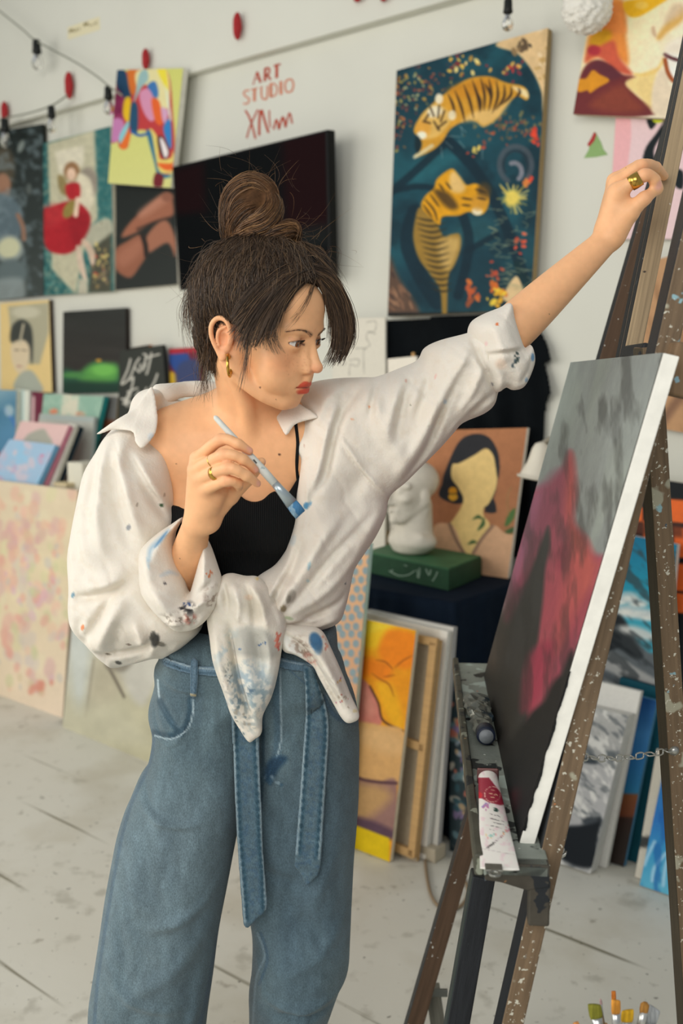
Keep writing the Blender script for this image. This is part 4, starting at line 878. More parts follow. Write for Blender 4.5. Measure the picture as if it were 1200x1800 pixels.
def p_drape(p):
    p.grad((110, 1100), (300, 1330), [(0, '#b0b0a4'), (.4, '#b7b39c'), (1, '#a9a58a')]); p.poly([(120, 1090), (160, 1080), (150, 1230), (130, 1240)], '#b9bfbc', 10, .8); p.poly([(200, 1150), (290, 1120), (280, 1180), (250, 1240), (215, 1200)], '#b9b7ae', 6, .9); p.poly([(170, 1160), (200, 1150), (215, 1215), (160, 1250)], '#a39c88', 10, .7)
    p.stroke([(180, 1155), (200, 1190), (218, 1225)], 5, '#5d564c', 4, .9); p.stroke([(165, 1160), (155, 1230), (150, 1260)], 4, '#8a8272', 4, .8); p.stroke([(190, 1170), (215, 1175), (230, 1160)], 12, '#7a7468', 8, .8); p.poly([(110, 1240), (200, 1240), (260, 1310), (110, 1290)], '#b3b09a', 14, .7); p.tone(.06, 22)
standing('drapery_painting', [(131, 1062), (358, 1092), (345, 1374), (110, 1278)], 6, 0, p_drape, '#b0ad98', 'grey canvas of pale draped cloth on the floor behind the left sleeve', step=2, edge='#8d8a78', thick=.025)

# storage table behind the floral canvas with small canvases and boxes
LZ = .90
sl_, sr_ = pxs(-140, .5), pxs(250, .5)
st = thing('storage_table', wallpt((sl_ + sr_) / 2, .28, 0), 'plain wooden table behind the floral canvas holding small canvases', 'table')
woodm = mat('table_wood', '#b08a5c', .6, noise=.12, nscale=6, stretch=(1, 1, 6))
MB().prism([wallpt(sl_, .03, LZ), wallpt(sr_, .03, LZ), wallpt(sr_, .50, LZ), wallpt(sl_, .50, LZ)], (0, 0, -.03)).build('table_top', woodm, st, bevel=.003)
for s_, o_ in ((sl_ - .05, .08), (sl_ - .05, .44), (sr_ + .05, .08), (sr_ + .05, .44)): MB().bar(wallpt(s_, o_, 0), wallpt(s_, o_, LZ - .03), WD, .05, .05).build('table_leg', woodm, st)
def upright(name, px4, off, lean, paint, base, label, thick=.015, **k):
    """canvas standing on the storage table; px4 gives the visible corners, its foot is on the table"""
    n = unit(WN * math.cos(math.radians(lean)) + UP * math.sin(math.radians(lean))); p0 = wallpt(0, off, LZ + .001)
    Q = quad_on(px4, p0, n); Q = [np.array(v) for v in Q]
    for i, j in ((3, 0), (2, 1)):
        d = Q[i] - Q[j]
        Q[i] = Q[j] + d * ((LZ + .001 + thick * math.sin(math.radians(lean)) - Q[j][2]) / d[2]) if abs(d[2]) > 1e-4 else Q[i]
    return canvas(name, Q, n, thick, paint, base, label, **k)
def p_lb(p): p.grad((0, 690), (30, 750), [(0, '#7fa3b4'), (.5, '#4f7f9c'), (1, '#5a8db0')]); p.stroke([(10, 720), (20, 735), (28, 752)], 5, '#4a7ab8', 3); p.ell(16, 722, 8, 10, '#c0d0d0', .5, .7)
upright('blue_canvas', [(-40, 684), (29, 686), (27, 760), (-40, 755)], 0.132, 4, p_lb, '#6d98ac', 'blue canvas standing at the left edge below the yellow portrait', edge='#d8dccf', thick=.03)
upright('white_canvas', [(30, 684), (52, 687), (50, 760), (29, 756)], 0.092, 3, lambda p: p.stroke([(40, 684), (39, 760)], 5, '#b8ccc8', 2), '#d9ddd0', 'narrow white canvas with a pale green edge beside the blue canvas', edge='#e0e2d8', thick=.03)
upright('maroon_canvas', [(53, 688), (76, 690), (74, 760), (52, 757)], 0.078, 3, lambda p: p.stroke([(59, 700), (58, 745)], 6, '#d8b8b8', 1), '#6d2c40', 'dark maroon canvas under the yellow portrait', edge='#7a3a4a')
def p_teal(p): p.poly([(110, 690), (139, 695), (136, 735), (106, 730)], '#d5d2bc', 2, 1, False); p.ell(94, 723, 8, 5, '#d88a6c', .4); p.ell(142, 728, 8, 5, '#d88a6c', .4); p.cloud('#a8c4b0', 10, .5, .2, .6)
upright('teal_canvas', [(77, 692), (183, 697), (166, 770), (70, 765)], 0.12, 6, p_teal, '#8fb3a0', 'teal canvas with a cream middle and coral spots left of the shirt collar', edge='#2f9a9a', thick=.03, step=1.6)
def p_gr(p): p.poly([(70, 728), (165, 734), (163, 742), (70, 736)], '#a8b4b0', 1.5, 1, False)
upright('grey_canvas', [(70, 727), (166, 733), (160, 800), (60, 792)], 0.165, 6, p_gr, '#b5b8ae', 'pale grey canvas in front of the teal canvas', edge='#a9b6b4', thick=.02)
upright('charcoal_canvas', [(183, 696), (207, 698), (203, 745), (180, 743)], 0.05, 4, lambda p: p.poly([(178, 738), (206, 742), (206, 760), (178, 758)], '#7a4a34', 3), '#6a6a68', 'small charcoal canvas tucked between the teal canvas and the shirt collar', edge='#8a7a58')
def p_pk(p): p.poly([(45, 768), (60, 758), (77, 754), (85, 765), (92, 778), (90, 800), (40, 790)], '#a5a497', 2.5)
upright('rose_canvas', [(37, 740), (122, 747), (75, 857), (-5, 845)], 0.46, 30, p_pk, '#dbb9b4', 'rose pink canvas with a grey peak behind the blue floral canvas', edge='#d88aa0', thick=.025, step=1.6)
def p_bf(p): p.cloud('#b9b4c8', 22, .46, .2, .8, 3); p.cloud('#8fc0dc', 18, .55, .1, .6, 8); p.dabs(40, 815, 50, 40, 18, ['#c2bcc8', '#b8a8c0', '#aab8cc'], 8, 4); p.ell(74, 801, 4, 3, '#c48aa8', .5)
upright('blue_floral_canvas', [(17, 772), (98, 782), (64, 856), (-30, 846)], 0.497, 30, p_bf, '#9dbad2', 'pale blue canvas with mauve blossoms in front of the rose canvas', edge='#7ab4dc', thick=.025, step=1.6)
for i, (x0, x1, hx, lb, of) in enumerate([(121, 134, '#d6d6c8', 'white edged canvas leaning to the right of the rose canvas', .425), (134, 143, '#22323c', 'black backed canvas behind the white edged one', .39)]):
    upright('leaning_canvas', [(x0, 744 + 3 * i), (x1, 747 + 3 * i), (x1 - 42, 858), (x0 - 42, 856)], of, 30, lambda p: None, hx, lb, edge=hx, thick=.02, step=4)
wbx = MB().box(wallpt(pxs(152, .4), .40, LZ + .095), WD * .055, WN * .055, UP * .094).build('white_box', mat('white_card', '#dfdccb', .8), None, bevel=.004); tag(wbx, 'plain white box behind the left shoulder of the shirt', 'box')
bk = thing('basket', wallpt(pxs(117, .47), .47, LZ), 'small woven beige basket beside the rose canvas', 'basket')
cz = wallpt(pxs(117, .47), .47, LZ); wv = mat('woven_fibre', '#cdc2a6', .85, bump=.8, bscale=60, bump_tex='voronoi', noise=.15, nscale=60)
b_ = MB(); b_.box(cz + UP * .045, WD * .045, WN * .03, UP * .044); b_.build('basket_body', wv, bk, bevel=.004); MB().box(cz + UP * .093, WD * .048, WN * .032, UP * .006).build('basket_rim', mat('basket_rim', '#d8c8a0', .8), bk, bevel=.003)
bw = wallpt(pxs(-8, .22), .22, LZ + .001); kk = .0026
bo = thing('wooden_tray', bw, 'light wooden tray at the left edge above the blue floral canvas', 'tray')
MB().box(bw + UP * .10, WD * .10, WN * .045, UP * .012).build('tray_floor', mat('light_wood', '#d3a866', .6), bo, bevel=.003)
for sg in (-1, 1): MB().box(bw + UP * .13 + WN * .045 * sg, WD * .10, WN * .006, UP * .03).build('tray_side', mat('light_wood', '#d3a866'), bo, bevel=.002)
MB().box(bw + UP * .044, WD * .09, WN * .04, UP * .044).build('tray_foot', mat('light_wood', '#d3a866'), bo)
rb = bw + UP * .113; MB().lathe([(.03, 0), (.034, .01), (.034, .06), (.028, .07), (.02, .07)], rb, UP, 20).build('red_cup', mat('red_enamel', '#b8262a', .4), None, True); tag(COL.objects['red_cup'], 'red cup on the wooden tray at the left edge', 'cup')

# ================================================================= CANVASES AT THE RIGHT, BEHIND THE EASEL
def p_brick(p):
    o = '#d8642c'
    for x, y, w, h in [(1140, 858, 28, 60), (1172, 877, 60, 40), (1130, 915, 40, 30), (1150, 925, 30, 20), (1184, 927, 60, 52), (1186, 990, 60, 48), (1182, 1042, 40, 34), (1105, 890, 24, 26), (1245, 870, 50, 50)]:
        p.poly([(x, y), (x + w, y + w * .08), (x + w, y + h + w * .08), (x, y + h)], o, 1.2, 1, False)
    p.poly([(1090, 915), (1200, 922), (1200, 945), (1090, 938)], '#5a2f20', 4, .8, False); p.tone(.06, 14)
foot('brick_painting', [(1085, 832), (1290, 862), (1290, 1505), (1080, 1415)], 0.2, 4, 0, p_brick, '#161a1e', 'black canvas with glowing orange blocks at the right edge', step=2.4, edge='#e3ddd0', thick=.025)
def p_mtn(p):
    p.frame(900, 600, 3); p.grad((600, 1040), (620, 1500), [(0, '#13688a'), (.5, '#1f86a0'), (1, '#3a9ab0')])
    for x, y, rx, ry in [(610, 1350, 60, 30), (660, 1380, 60, 24), (650, 1430, 90, 34), (580, 1420, 60, 30), (720, 1450, 60, 26), (560, 1370, 40, 20), (780, 1440, 70, 30)]: p.ell(x, y, rx, ry, '#b9c2c2', .7, .8); p.ell(x + 6, y + 8, rx * .7, ry * .5, '#e0dfd6', .7, .7)
    p.poly([(430, 1560), (540, 1440), (590, 1470), (640, 1560), (720, 1640), (800, 1700), (800, 2400), (380, 2400), (380, 1650)], '#5d6468', 10); p.poly([(480, 1560), (545, 1445), (600, 1480), (640, 1580), (690, 1660), (640, 1670), (560, 1620), (500, 1640)], '#1c2226', 10); p.poly([(540, 1510), (640, 1500), (740, 1540), (740, 1580), (640, 1560)], '#c9cac6', 14, .9)
    for q in [[(480, 1700), (560, 1740), (680, 1830)], [(520, 1660), (620, 1730), (740, 1800)], [(470, 1800), (560, 1840)]]: p.stroke(q, 50, '#b6b6b2', 20, .8)
    p.cloud('#33393c', 50, .52, .15, .7, 4, (2, .6), 40)
foot('mountain_painting', [(1000, 920), (1190, 957), (1143, 1478), (985, 1406)], 0.27, 5, 0, p_mtn, '#13688a', 'mountain landscape with a teal sky seen through the easel legs', step=2, edge='#d8d8ce', thick=.025)
def p_bw(p):
    p.frame(940, 1150, 4); p.grad((500, 390), (450, 700), [(0, '#a9aaa8'), (1, '#9a9b9a')]); p.poly([(200, 720), (340, 650), (420, 720), (500, 690), (580, 690), (560, 820), (500, 1200), (200, 1200)], '#a4a5a6', 10); p.poly([(330, 650), (400, 700), (440, 770), (330, 760), (280, 720)], '#30383e', 10); p.poly([(470, 690), (570, 690), (555, 800), (510, 770)], '#5d6468', 12)
    p.cloud('#d3d3cf', 60, .47, .15, .8, 3, (1.6, .6), 60); p.cloud('#5a6064', 50, .56, .1, .7, 9, (1.8, .5), 40); p.poly([(190, 1230), (330, 1200), (460, 1150), (440, 1300), (400, 1500), (180, 1430)], '#141a20', 14); p.poly([(330, 1170), (380, 1140), (450, 1170), (360, 1200)], '#3a4046', 12)
foot('snow_painting', [(965, 1226), (1104, 1258), (1040, 1524), (925, 1472)], 0.475, 7, 0, p_bw, '#a9aaa8', 'grey and black snowy landscape canvas on the floor under the easel chain', step=1.8, edge='#cdccc6', thick=.05)
bwe = foot('white_board', [(960, 1176), (1126, 1216), (1070, 1500), (930, 1436)], 0.405, 5, 0, lambda p: None, '#d5d4ce', 'tall white canvas behind the snowy landscape', step=6, edge='#d3d2cc', thick=.02)
def p_bl(p): p.grad((1120, 1230), (1110, 1470), [(0, '#1c4a80'), (.25, '#3d78ac'), (.45, '#2f6ea4'), (.68, '#2a7098'), (.7, '#7a4a2c'), (.85, '#6a3c28'), (.87, '#33241f'), (1, '#2c2420')])
foot('blue_brown_canvas', [(1078, 1212), (1154, 1232), (1106, 1473), (1040, 1444)], 0.365, 7, 0, p_bl, '#3d78ac', 'blue canvas with a brown lower band behind the snowy landscape', step=2, edge='#4f86a8', thick=.02)
foot('dark_teal_canvas', [(1090, 1190), (1190, 1218), (1148, 1458), (1060, 1418)], 0.315, 5, 0, lambda p: p.tone(.1, 20), '#0f4a58', 'dark teal canvas between the blue canvas and the rear easel leg', step=4, edge='#12404c', thick=.02)
def p_wave(p):
    p.grad((1160, 1360), (1140, 1560), [(0, '#2f74ac'), (.4, '#2a6cb0'), (.7, '#3a90bc'), (1, '#5aa8c4')])
    for q in [[(1150, 1480), (1140, 1500), (1132, 1520)], [(1170, 1500), (1150, 1525), (1146, 1548)], [(1185, 1480), (1170, 1520), (1165, 1556)], [(1200, 1420), (1180, 1460)]]: p.stroke(q, 6, '#a8cce0', 4, .8)
    p.cloud('#1c5aa0', 30, .55, .1, .6, 4, (.5, 2))
foot('wave_painting', [(1166, 1352), (1262, 1396), (1238, 1594), (1127, 1541)], 0.44, 8, 0, p_wave, '#2f74ac', 'bright blue wave canvas on the floor at the lower right edge', step=1.8, edge='#9cc4d4', thick=.02)
foot('pale_canvas', [(1154, 1316), (1255, 1356), (1232, 1580), (1118, 1526)], 0.4, 8, 0, lambda p: p.poly([(1100, 1470), (1160, 1470), (1160, 1490), (1100, 1490)], '#3a3c3c', 2, 1, False), '#c4beb0', 'pale canvas hidden behind the bright blue wave canvas', step=4, edge='#c4beb0', thick=.015)

# ================================================================= STRING LIGHTS, RED HANGINGS, POMPON
blk = mat('socket_black', '#1b1e1d', .5); glass = mat('bulb_glass', '#ffffff', .05, trans=1.0); cordm = mat('cord_grey', '#8d8f82', .7)
def bulb(px, py, off, label, sc=1.0, par=None):
    p = onwall(px, py, off); k = p[1] / F * sc
    t = thing('string_bulb', p, label, 'light bulb', 'clear bulbs of the string lights')
    MB().lathe([(5 * k, 0), (6.5 * k, -3 * k), (7 * k, -14 * k), (8 * k, -20 * k), (6 * k, -22 * k)], p, UP, 16).build('socket', blk, t, True)
    MB().lathe([(4 * k, -21 * k), (5.5 * k, -26 * k), (9 * k, -34 * k), (9.5 * k, -39 * k), (7.5 * k, -45 * k), (3 * k, -48 * k), (.4 * k, -48.5 * k)], p, UP, 18).build('glass_bulb', glass, t, True)
    MB().lathe([(1.2 * k, -22 * k), (1.6 * k, -34 * k), (.6 * k, -38 * k)], p, UP, 8).build('filament_stem', mat('stem_white', '#e8e4d8', .3), t, True)
bulb(64, 70, .14, 'bulb hanging from the upper cord near the left edge'); bulb(190, 152, .14, 'bulb hanging beside the lime green canvas', .95)
bulb(90, 186, .13, 'bulb hanging over the red dress painting', .9); bulb(8, 208, .13, 'bulb hanging over the dark portrait at the left edge'); bulb(893, -2, .22, 'single bulb above the tiger painting', 1.05)
def cord(name, pts, off, label):
    tag(MB().tube(smoothline([onwall(x, y, off) for x, y in pts], 6, False), .0042, 8).build(name, cordm, None, True), label, 'cord')
cord('light_cord', [(-60, -28), (0, 20), (40, 52), (64, 72), (130, 108), (170, 134), (192, 152), (215, 168)], .142, 'upper grey cord of the string lights sloping down to the lime green canvas')
cord('light_cord', [(-70, 232), (-30, 222), (8, 208), (50, 199), (90, 186), (118, 168)], .132, 'lower grey cord of the string lights above the dark portrait')
cord('light_cord', [(700, -60), (800, -22), (893, -4), (1000, -20)], .222, 'grey cord carrying the single bulb above the tiger painting')
redm = mat('red_paper', '#a8282c', .7, noise=.2, nscale=50)
for px, py, rx, ry, lb in [(8, 196, 7, 17, 'red paper hanging at the left edge above the dark portrait'), (121, 150, 8, 23, 'red paper hanging at the end of the lower cord'), (256, 104, 7, 18, 'red paper hanging on top of the lime green canvas'), (417, 46, 8, 23, 'red paper hanging high above the words ART STUDIO'), (628, -12, 9, 15, 'red paper hanging at the top edge, the left of the two'), (674, -16, 9, 18, 'red paper hanging at the top edge, the right of the two')]:
    p = onwall(px, py, .075); k = p[1] / F
    d = SDF(); d.k = .008
    for j in range(5):
        a = j * 2.4; t = (j - 2) / 2.5
        d.ell(p + UP * t * ry * k * .6 + WD * math.sin(a) * rx * k * .35, (rx * k * .75, .011, ry * k * .5))
    V, FA = d.mesh(.004); tag(make('red_hanging', V, FA, redm, None, True), lb, 'ornament', 'red paper hangings along the upper wall')
pc = onwall(1032, 14, .17); k = pc[1] / F
pm = thing('pompon', pc, 'white woolly pompon ball hanging beside the smiling face painting', 'pompon')
d = SDF(); d.sph(pc, 40 * k); d.custom(pc, 50 * k, lambda x, y, z: .006 * np.sin(x * 190 + 3 * np.sin(z * 120)) * np.sin(z * 170 + 2 * np.sin(y * 140)) + .003 * np.sin(x * 420 + z * 390 + y * 333), op='d')
V, FA = d.mesh(.005, relax=1); make('wool_ball', V, FA, mat('white_wool', '#e9e6dc', .95, bump=.6, bscale=120, sheen=.4), pm, True)
MB().tube([pc + UP * 38 * k, pc + UP * .8], .0015, 6).build('thread', mat('thread_white', '#dedbd0', .8), pm)
# ================================================================= EASEL
ETR = at(1165, 620, 1.25); EBR = at(912, 1482, 1.29); ETL = at(1003, 637, 2.02); EBL = ETL + EBR - ETR
EU = unit(ETL - ETR); EV = unit(ETR - EBR); EN = unit(np.cross(EU, EV)); EN = EN if EN[0] < 0 else -EN
ZTR = float(EBR[2])
sp1 = [('#8fb0bc', 38, .69), ('#d8d4c6', 70, .71), ('#c8763a', 45, .745), ('#35506a', 50, .735), ('#cfc27a', 60, .76)]
woodE = mat('easel_wood', '#80684e', grain=True, rough=.6, noise=.3, nscale=9, stretch=(16, 16, 1), bump=.35, bscale=120, splat=sp1)
woodL = mat('easel_pale_wood', '#b09a7a', grain=True, rough=.6, noise=.30, nscale=5, stretch=(46, 46, .8), bump=.4, bscale=110, splat=[('#4a4038', 45, .73), ('#7fa6c0', 40, .75), ('#d0683a', 42, .77), ('#d8d0c0', 60, .75)])
woodD = mat('easel_dark_wood', '#23262a', grain=True, rough=.5, noise=.3, nscale=14, stretch=(14, 14, 1), bump=.3, bscale=120, splat=[('#4d565c', 30, .68), ('#7d8f98', 60, .75), ('#6a5a7a', 34, .76)])
woodS = mat('easel_spattered_wood', '#75624c', grain=True, rough=.6, noise=.28, nscale=10, stretch=(16, 16, .9), bump=.35, bscale=120, splat=[('#a3a08c', 12, .63), ('#8fb4bc', 22, .67), ('#c9c6b6', 150, .64), ('#d8d6c8', 80, .69), ('#3d5566', 50, .74), ('#c87a48', 40, .75), ('#c9b860', 45, .76)])
woodB = mat('easel_bracket_wood', '#46423a', rough=.55, noise=.3, nscale=30, bump=.3, bscale=120, splat=[('#c9c8bc', 60, .69), ('#22262a', 25, .6), ('#8d6a4a', 40, .72)])
metal = mat('steel', '#b5b6b2', .35, metal=.9)
easel = thing('easel', (.45, 1.55, 0), 'paint spattered wooden studio easel holding the red and grey painting', 'easel')
def ebar(name, a, b, w, t, mside, mfront=None, parent=None, side=None, bevel=.003):
    m = MB().bar(a, b, EU if side is None else side, w, t)
    V = np.array(m.v); 
    for i, f in enumerate(m.f):
        fn = unit(np.cross(V[f[1]] - V[f[0]], V[f[2]] - V[f[1]])); c = V[list(f)].mean(0) - V.mean(0)
        if np.dot(fn, c) < 0: fn = -fn
        m.m[i] = 1 if np.dot(fn, EN) > .6 else 0
    return m.build(name, [mside, mfront or woodD], parent or easel, bevel=bevel)
def ext(a, b, t0, t1): a, b = np.asarray(a), np.asarray(b); return a + (b - a) * t0, a + (b - a) * t1
# legs of the front frame
MP0 = EBR - EN * .042; MP1 = EBR - EN * .078; A, B_ = at(727, 1800, 1.97), at_plane(1068, 622, MP1, EN); fz = (0 - A[2]) / (B_[2] - A[2]); a, b = ext(A, B_, fz, 1.42)
ebar('front_leg', a, b, .042, .036, mat('easel_brown_wood', '#5f4a39', grain=True, rough=.6, noise=.25, nscale=8, stretch=(16, 16, 1), bump=.3, bscale=100, splat=[('#d8d8d0', 110, .71), ('#7fa6bc', 40, .74), ('#a83a2a', 30, .76)]))
A, B_ = at(895, 1790, 1.275), at(1172, 575, 1.36); fz = (0 - A[2]) / (B_[2] - A[2]); a, b = ext(A, B_, fz, 1.42)
NLA, NLB = A, B_
ebar('front_leg', a, b, .055, .030, woodS)
# twin centre mast with its pale plank, running up past the canvas
A, B_ = at_plane(1104, 622, MP0, EN), at_plane(1181, 250, MP0, EN); a, b = ext(A, B_, -.95, 1.9)
sd = .0165
ebar('mast', a + EU * .017 + EN * .0, b + EU * .017, .030, .029, woodL)
ebar('mast', a - EU * .017, b - EU * .017, .030, .029, woodL)
A, B_ = at(845, 1555, 1.40), at(802, 1800, 1.37); fz = (0 - A[2]) / (B_[2] - A[2]); a, b = ext(A, B_, -.08, fz)
ebar('lower_post', a, b, .040, .034, woodD, mat('easel_green_dark', '#2c3735', grain=True, rough=.5, noise=.25, nscale=14, stretch=(14, 14, 1)))
# rear leg
A, B_ = at(1149, 800, 1.53), at(1193, 1500, 1.55); fz = (0 - A[2]) / (B_[2] - A[2]); a, b = ext(A, B_, -.25, fz)
rl = MB().bar(a, b, np.array([0, 1., 0]), .05, .030)
RLA, RLB = A, B_
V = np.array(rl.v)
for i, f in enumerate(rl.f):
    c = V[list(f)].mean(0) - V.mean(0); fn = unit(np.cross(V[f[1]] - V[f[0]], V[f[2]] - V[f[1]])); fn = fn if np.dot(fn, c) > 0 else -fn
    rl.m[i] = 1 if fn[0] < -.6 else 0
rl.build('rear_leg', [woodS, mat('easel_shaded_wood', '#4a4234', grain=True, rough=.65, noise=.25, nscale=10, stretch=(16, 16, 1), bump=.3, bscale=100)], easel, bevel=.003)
rd_ = unit(RLB - RLA); rn = unit(np.cross(rd_, [1., 0, 0])); rn = rn if rn[1] < 0 else -rn
MB().prism([at_plane(x, y, RLA + rn * .0158, rn) for x, y in smoothline([(1174, 1252), (1182, 1248), (1190, 1254), (1197, 1268), (1198, 1290), (1196, 1306), (1188, 1308), (1180, 1300), (1172, 1298), (1170, 1282), (1172, 1268)], 3)], -rn * .001).build('paint_blot', mat('black_gloss', '#0d1116', .25, noise=.2, nscale=80, splat=[('#8d9498', 90, .72)]), easel)
# tray
TW = .092
t0 = np.array(EBR) - EU * .062; t1 = EBL + EU * .10                   # near and far ends along the canvas foot
eh = unit(np.array([EN[0], EN[1], 0]))                                 # horizontal, towards the figure
tl = MB().prism([t0 + eh * .052, t0 - eh * .034, t1 - eh * .034, t1 + eh * .052], (0, 0, -.018))
tray = tl.build('tray', mat('tray_paint', '#8a928a', .5, noise=.3, nscale=9, bump=.5, bscale=90, splat=[('#aab8b0', 14, .56), ('#22282a', 16, .60), ('#d8dcd4', 60, .68), ('#c87a58', 34, .735), ('#2c3234', 24, .66)]), easel, bevel=.003)
lip = MB().prism([t0 + eh * .052, t0 + eh * .064, t1 + eh * .064, t1 + eh * .052], (0, 0, -.030)); lip.v = [p + UP * (.012) for p in lip.v]
lip.build('tray_lip', mat('tray_lip_paint', '#4a4a40', .5, noise=.3, nscale=16, bump=.4, bscale=90, splat=[('#8a8f80', 24, .62), ('#23282a', 16, .6), ('#8d7a58', 30, .7)]), easel, bevel=.003)
MB().prism([t0 + eh * .05, t0 - eh * .034, t0 - eh * .034 - UP * .03, t0 - eh * .005 - UP * .036, t0 + eh * .03 - UP * .026, t0 + eh * .05 - UP * .024], EU * .02).build('tray_bracket', woodB, easel, bevel=.002)
bk_ = t0 - eh * .022 - UP * .055; MB().box(bk_ + EU * .012, eh * .014, EU * .01, UP * .032).build('tray_bracket', woodB, easel, bevel=.003)
# canvas clamp behind the upper near corner
cl = at(1196, 652, 1.32); MB().box(cl, EU * .03, EN * .022, EV * .034).build('canvas_clamp', woodE, easel, bevel=.004)
MB().box(at_plane(1120, 622, EBR - EN * .035, EN) + EV * .004, EU * .07, EN * .010, EV * .010).build('canvas_clamp', woodD, easel, bevel=.004)
# foot brace by the far leg
A = at(760, 1735, 2.02); B_ = A + np.array([.02, .0, -A[2]]); MB().bar(A, B_, np.array([1., 0, 0]), .032, .03).build('foot_brace', mat('easel_grey_wood', '#6b6a60', grain=True, rough=.7, noise=.25, nscale=12, stretch=(14, 14, 1)), easel, bevel=.002)
MB().box(at(762, 1745, 2.0), (.03, 0, 0), (0, .004, 0), (0, 0, .008)).build('brace_plate', mat('dull_steel', '#6f736f', .5, metal=.7), easel, bevel=.001)
# wing nuts
for px, py, tilt in ((982, 1493, .3), (984, 1506, -.5)):
    c = at(px, py, 1.285); MB().box(c, np.array([.008, 0, .005]) if tilt < 0 else np.array([.007, 0, -.002]), (0, .003, 0), (.001, 0, .0035)).build('wing_nut', metal, easel, bevel=.0015)
# safety chain
ch = thing('chain', (0, 0, 0), None, None); ch.parent = easel; ch.location = Vector((0, 0, 0)) 
ch.matrix_parent_inverse = Matrix.Identity(4)
cp = smoothline([at(1019, 1330, 1.30), at(1058, 1333, 1.36), at(1098, 1332, 1.42), at(1140, 1326, 1.47), at(1170, 1320, 1.51), at(1184, 1318, 1.528)], 40, False)
L_ = np.r_[0, np.cumsum(np.linalg.norm(np.diff(cp, axis=0), axis=1))]; NL = 10
for i in range(NL):
    m_ = (i + .5) / NL * L_[-1]; c = np.array([np.interp(m_, L_, cp[:, k]) for k in range(3)]); c2 = np.array([np.interp(m_ + .003, L_, cp[:, k]) for k in range(3)])
    d = unit(c2 - c); s1 = unit(np.cross(d, UP)); s2 = np.cross(d, s1); ang = (.25 if i % 2 else 1.5); w_ = s1 * math.cos(ang) + s2 * math.sin(ang)
    hl = L_[-1] / NL * .64; pts = [c + d * (hl * .55 * math.copysign(1, math.cos(t)) * min(1, abs(math.cos(t)) * 1.6) + 0) + w_ * .0048 * math.sin(t) for t in np.linspace(0, 2 * math.pi, 17)]
    MB().tube(pts, .0013, 6).build('chain_link', metal, ch, True)
bc = at(1183, 1318, 1.522); MB().lathe([(.0085, 0), (.0085, .003), (.006, .004), (.006, .007), (.002, .0085)], bc, np.array([-.1, -1, .1]), 20).build('bolt', metal, easel, True)

# painting on the easel
def p_peak(p):
    p.grad((1080, 620), (960, 1000), [(0, '#8e9491'), (.3, '#959c98'), (.6, '#8d9390'), (1, '#868c89')])
    p.cloud('#a3aca2', 55, .5, .25, .6, 4, (.5, 2.6), 14); p.cloud('#83888a', 45, .52, .3, .18, 8, (.45, 2.6), 14)
    p.poly([(1000, 640), (960, 800), (935, 850), (990, 760)], '#99a59d', 20, .6)
    p.poly([(1003, 793), (1012, 860), (1008, 915), (1030, 945), (1043, 972), (1075, 990), (1040, 1090), (985, 1200), (930, 1330), (830, 1330), (870, 1180), (900, 1000), (928, 870), (945, 858), (968, 848), (988, 822)], '#a04f5e', 7)
    p.poly([(1003, 797), (1011, 860), (1006, 915), (1030, 948), (1045, 985), (1050, 1000), (1020, 1090), (975, 1150), (985, 1040), (1000, 950), (992, 880)], '#b5584f', 10, .85)
    p.poly([(925, 880), (960, 856), (955, 920), (925, 990), (900, 1060), (885, 1110), (905, 960)], '#a0627e', 14, .85); p.poly([(960, 850), (990, 830), (985, 890), (965, 930), (945, 960), (930, 950)], '#8f4a5c', 12, .8)
    p.poly([(950, 1040), (1000, 960), (1010, 1060), (980, 1150), (955, 1220), (925, 1250)], '#b0525a', 16, .6); p.poly([(1000, 1100), (1040, 1040), (1010, 1130), (975, 1200), (960, 1215)], '#8f3f50', 14, .8); p.poly([(982, 965), (998, 960), (990, 1000), (978, 995)], '#913f4e', 8, .8)
    p.poly([(962, 925), (966, 960), (958, 1000), (953, 1060), (944, 1130), (930, 1215), (915, 1300), (835, 1330), (845, 1190), (872, 1100), (900, 1050), (925, 1020), (940, 985)], '#3b3b3a', 4)
    p.poly([(890, 1060), (903, 1050), (880, 1150), (862, 1230), (840, 1240), (860, 1150)], '#4e443c', 12, .8); p.poly([(905, 1030), (925, 1015), (905, 1060), (890, 1090)], '#98405a', 10, .7)
    p.poly([(1010, 1172), (985, 1186), (968, 1205), (955, 1232), (935, 1250), (915, 1275), (880, 1300), (800, 1240), (780, 1620), (1000, 1620)], '#1e1f20', 6); p.poly([(930, 1150), (975, 1130), (950, 1225), (925, 1250), (915, 1240)], '#a03a50', 8, .8)
    p.poly([(840, 1180), (900, 1200), (905, 1290), (860, 1400), (830, 1300)], '#2f2b26', 20, .9); p.poly([(895, 1395), (910, 1390), (905, 1420), (895, 1430)], '#4a2228', 10, .8)
    p.cloud('#2c2c2a', 40, .5, .2, .4, 7, (.4, 2)); p.tone(.05, 16, 4, (.4, 2.2), 14)
pc_ = canvas('easel_painting', [ETL, ETR, EBR, EBL], EN, .021, p_peak, '#8e9491', 'unfinished painting of a rose red peak on grey standing on the easel', step=1.6, edge='#f2f1e8', facemat='oil_paint', K=1.0)
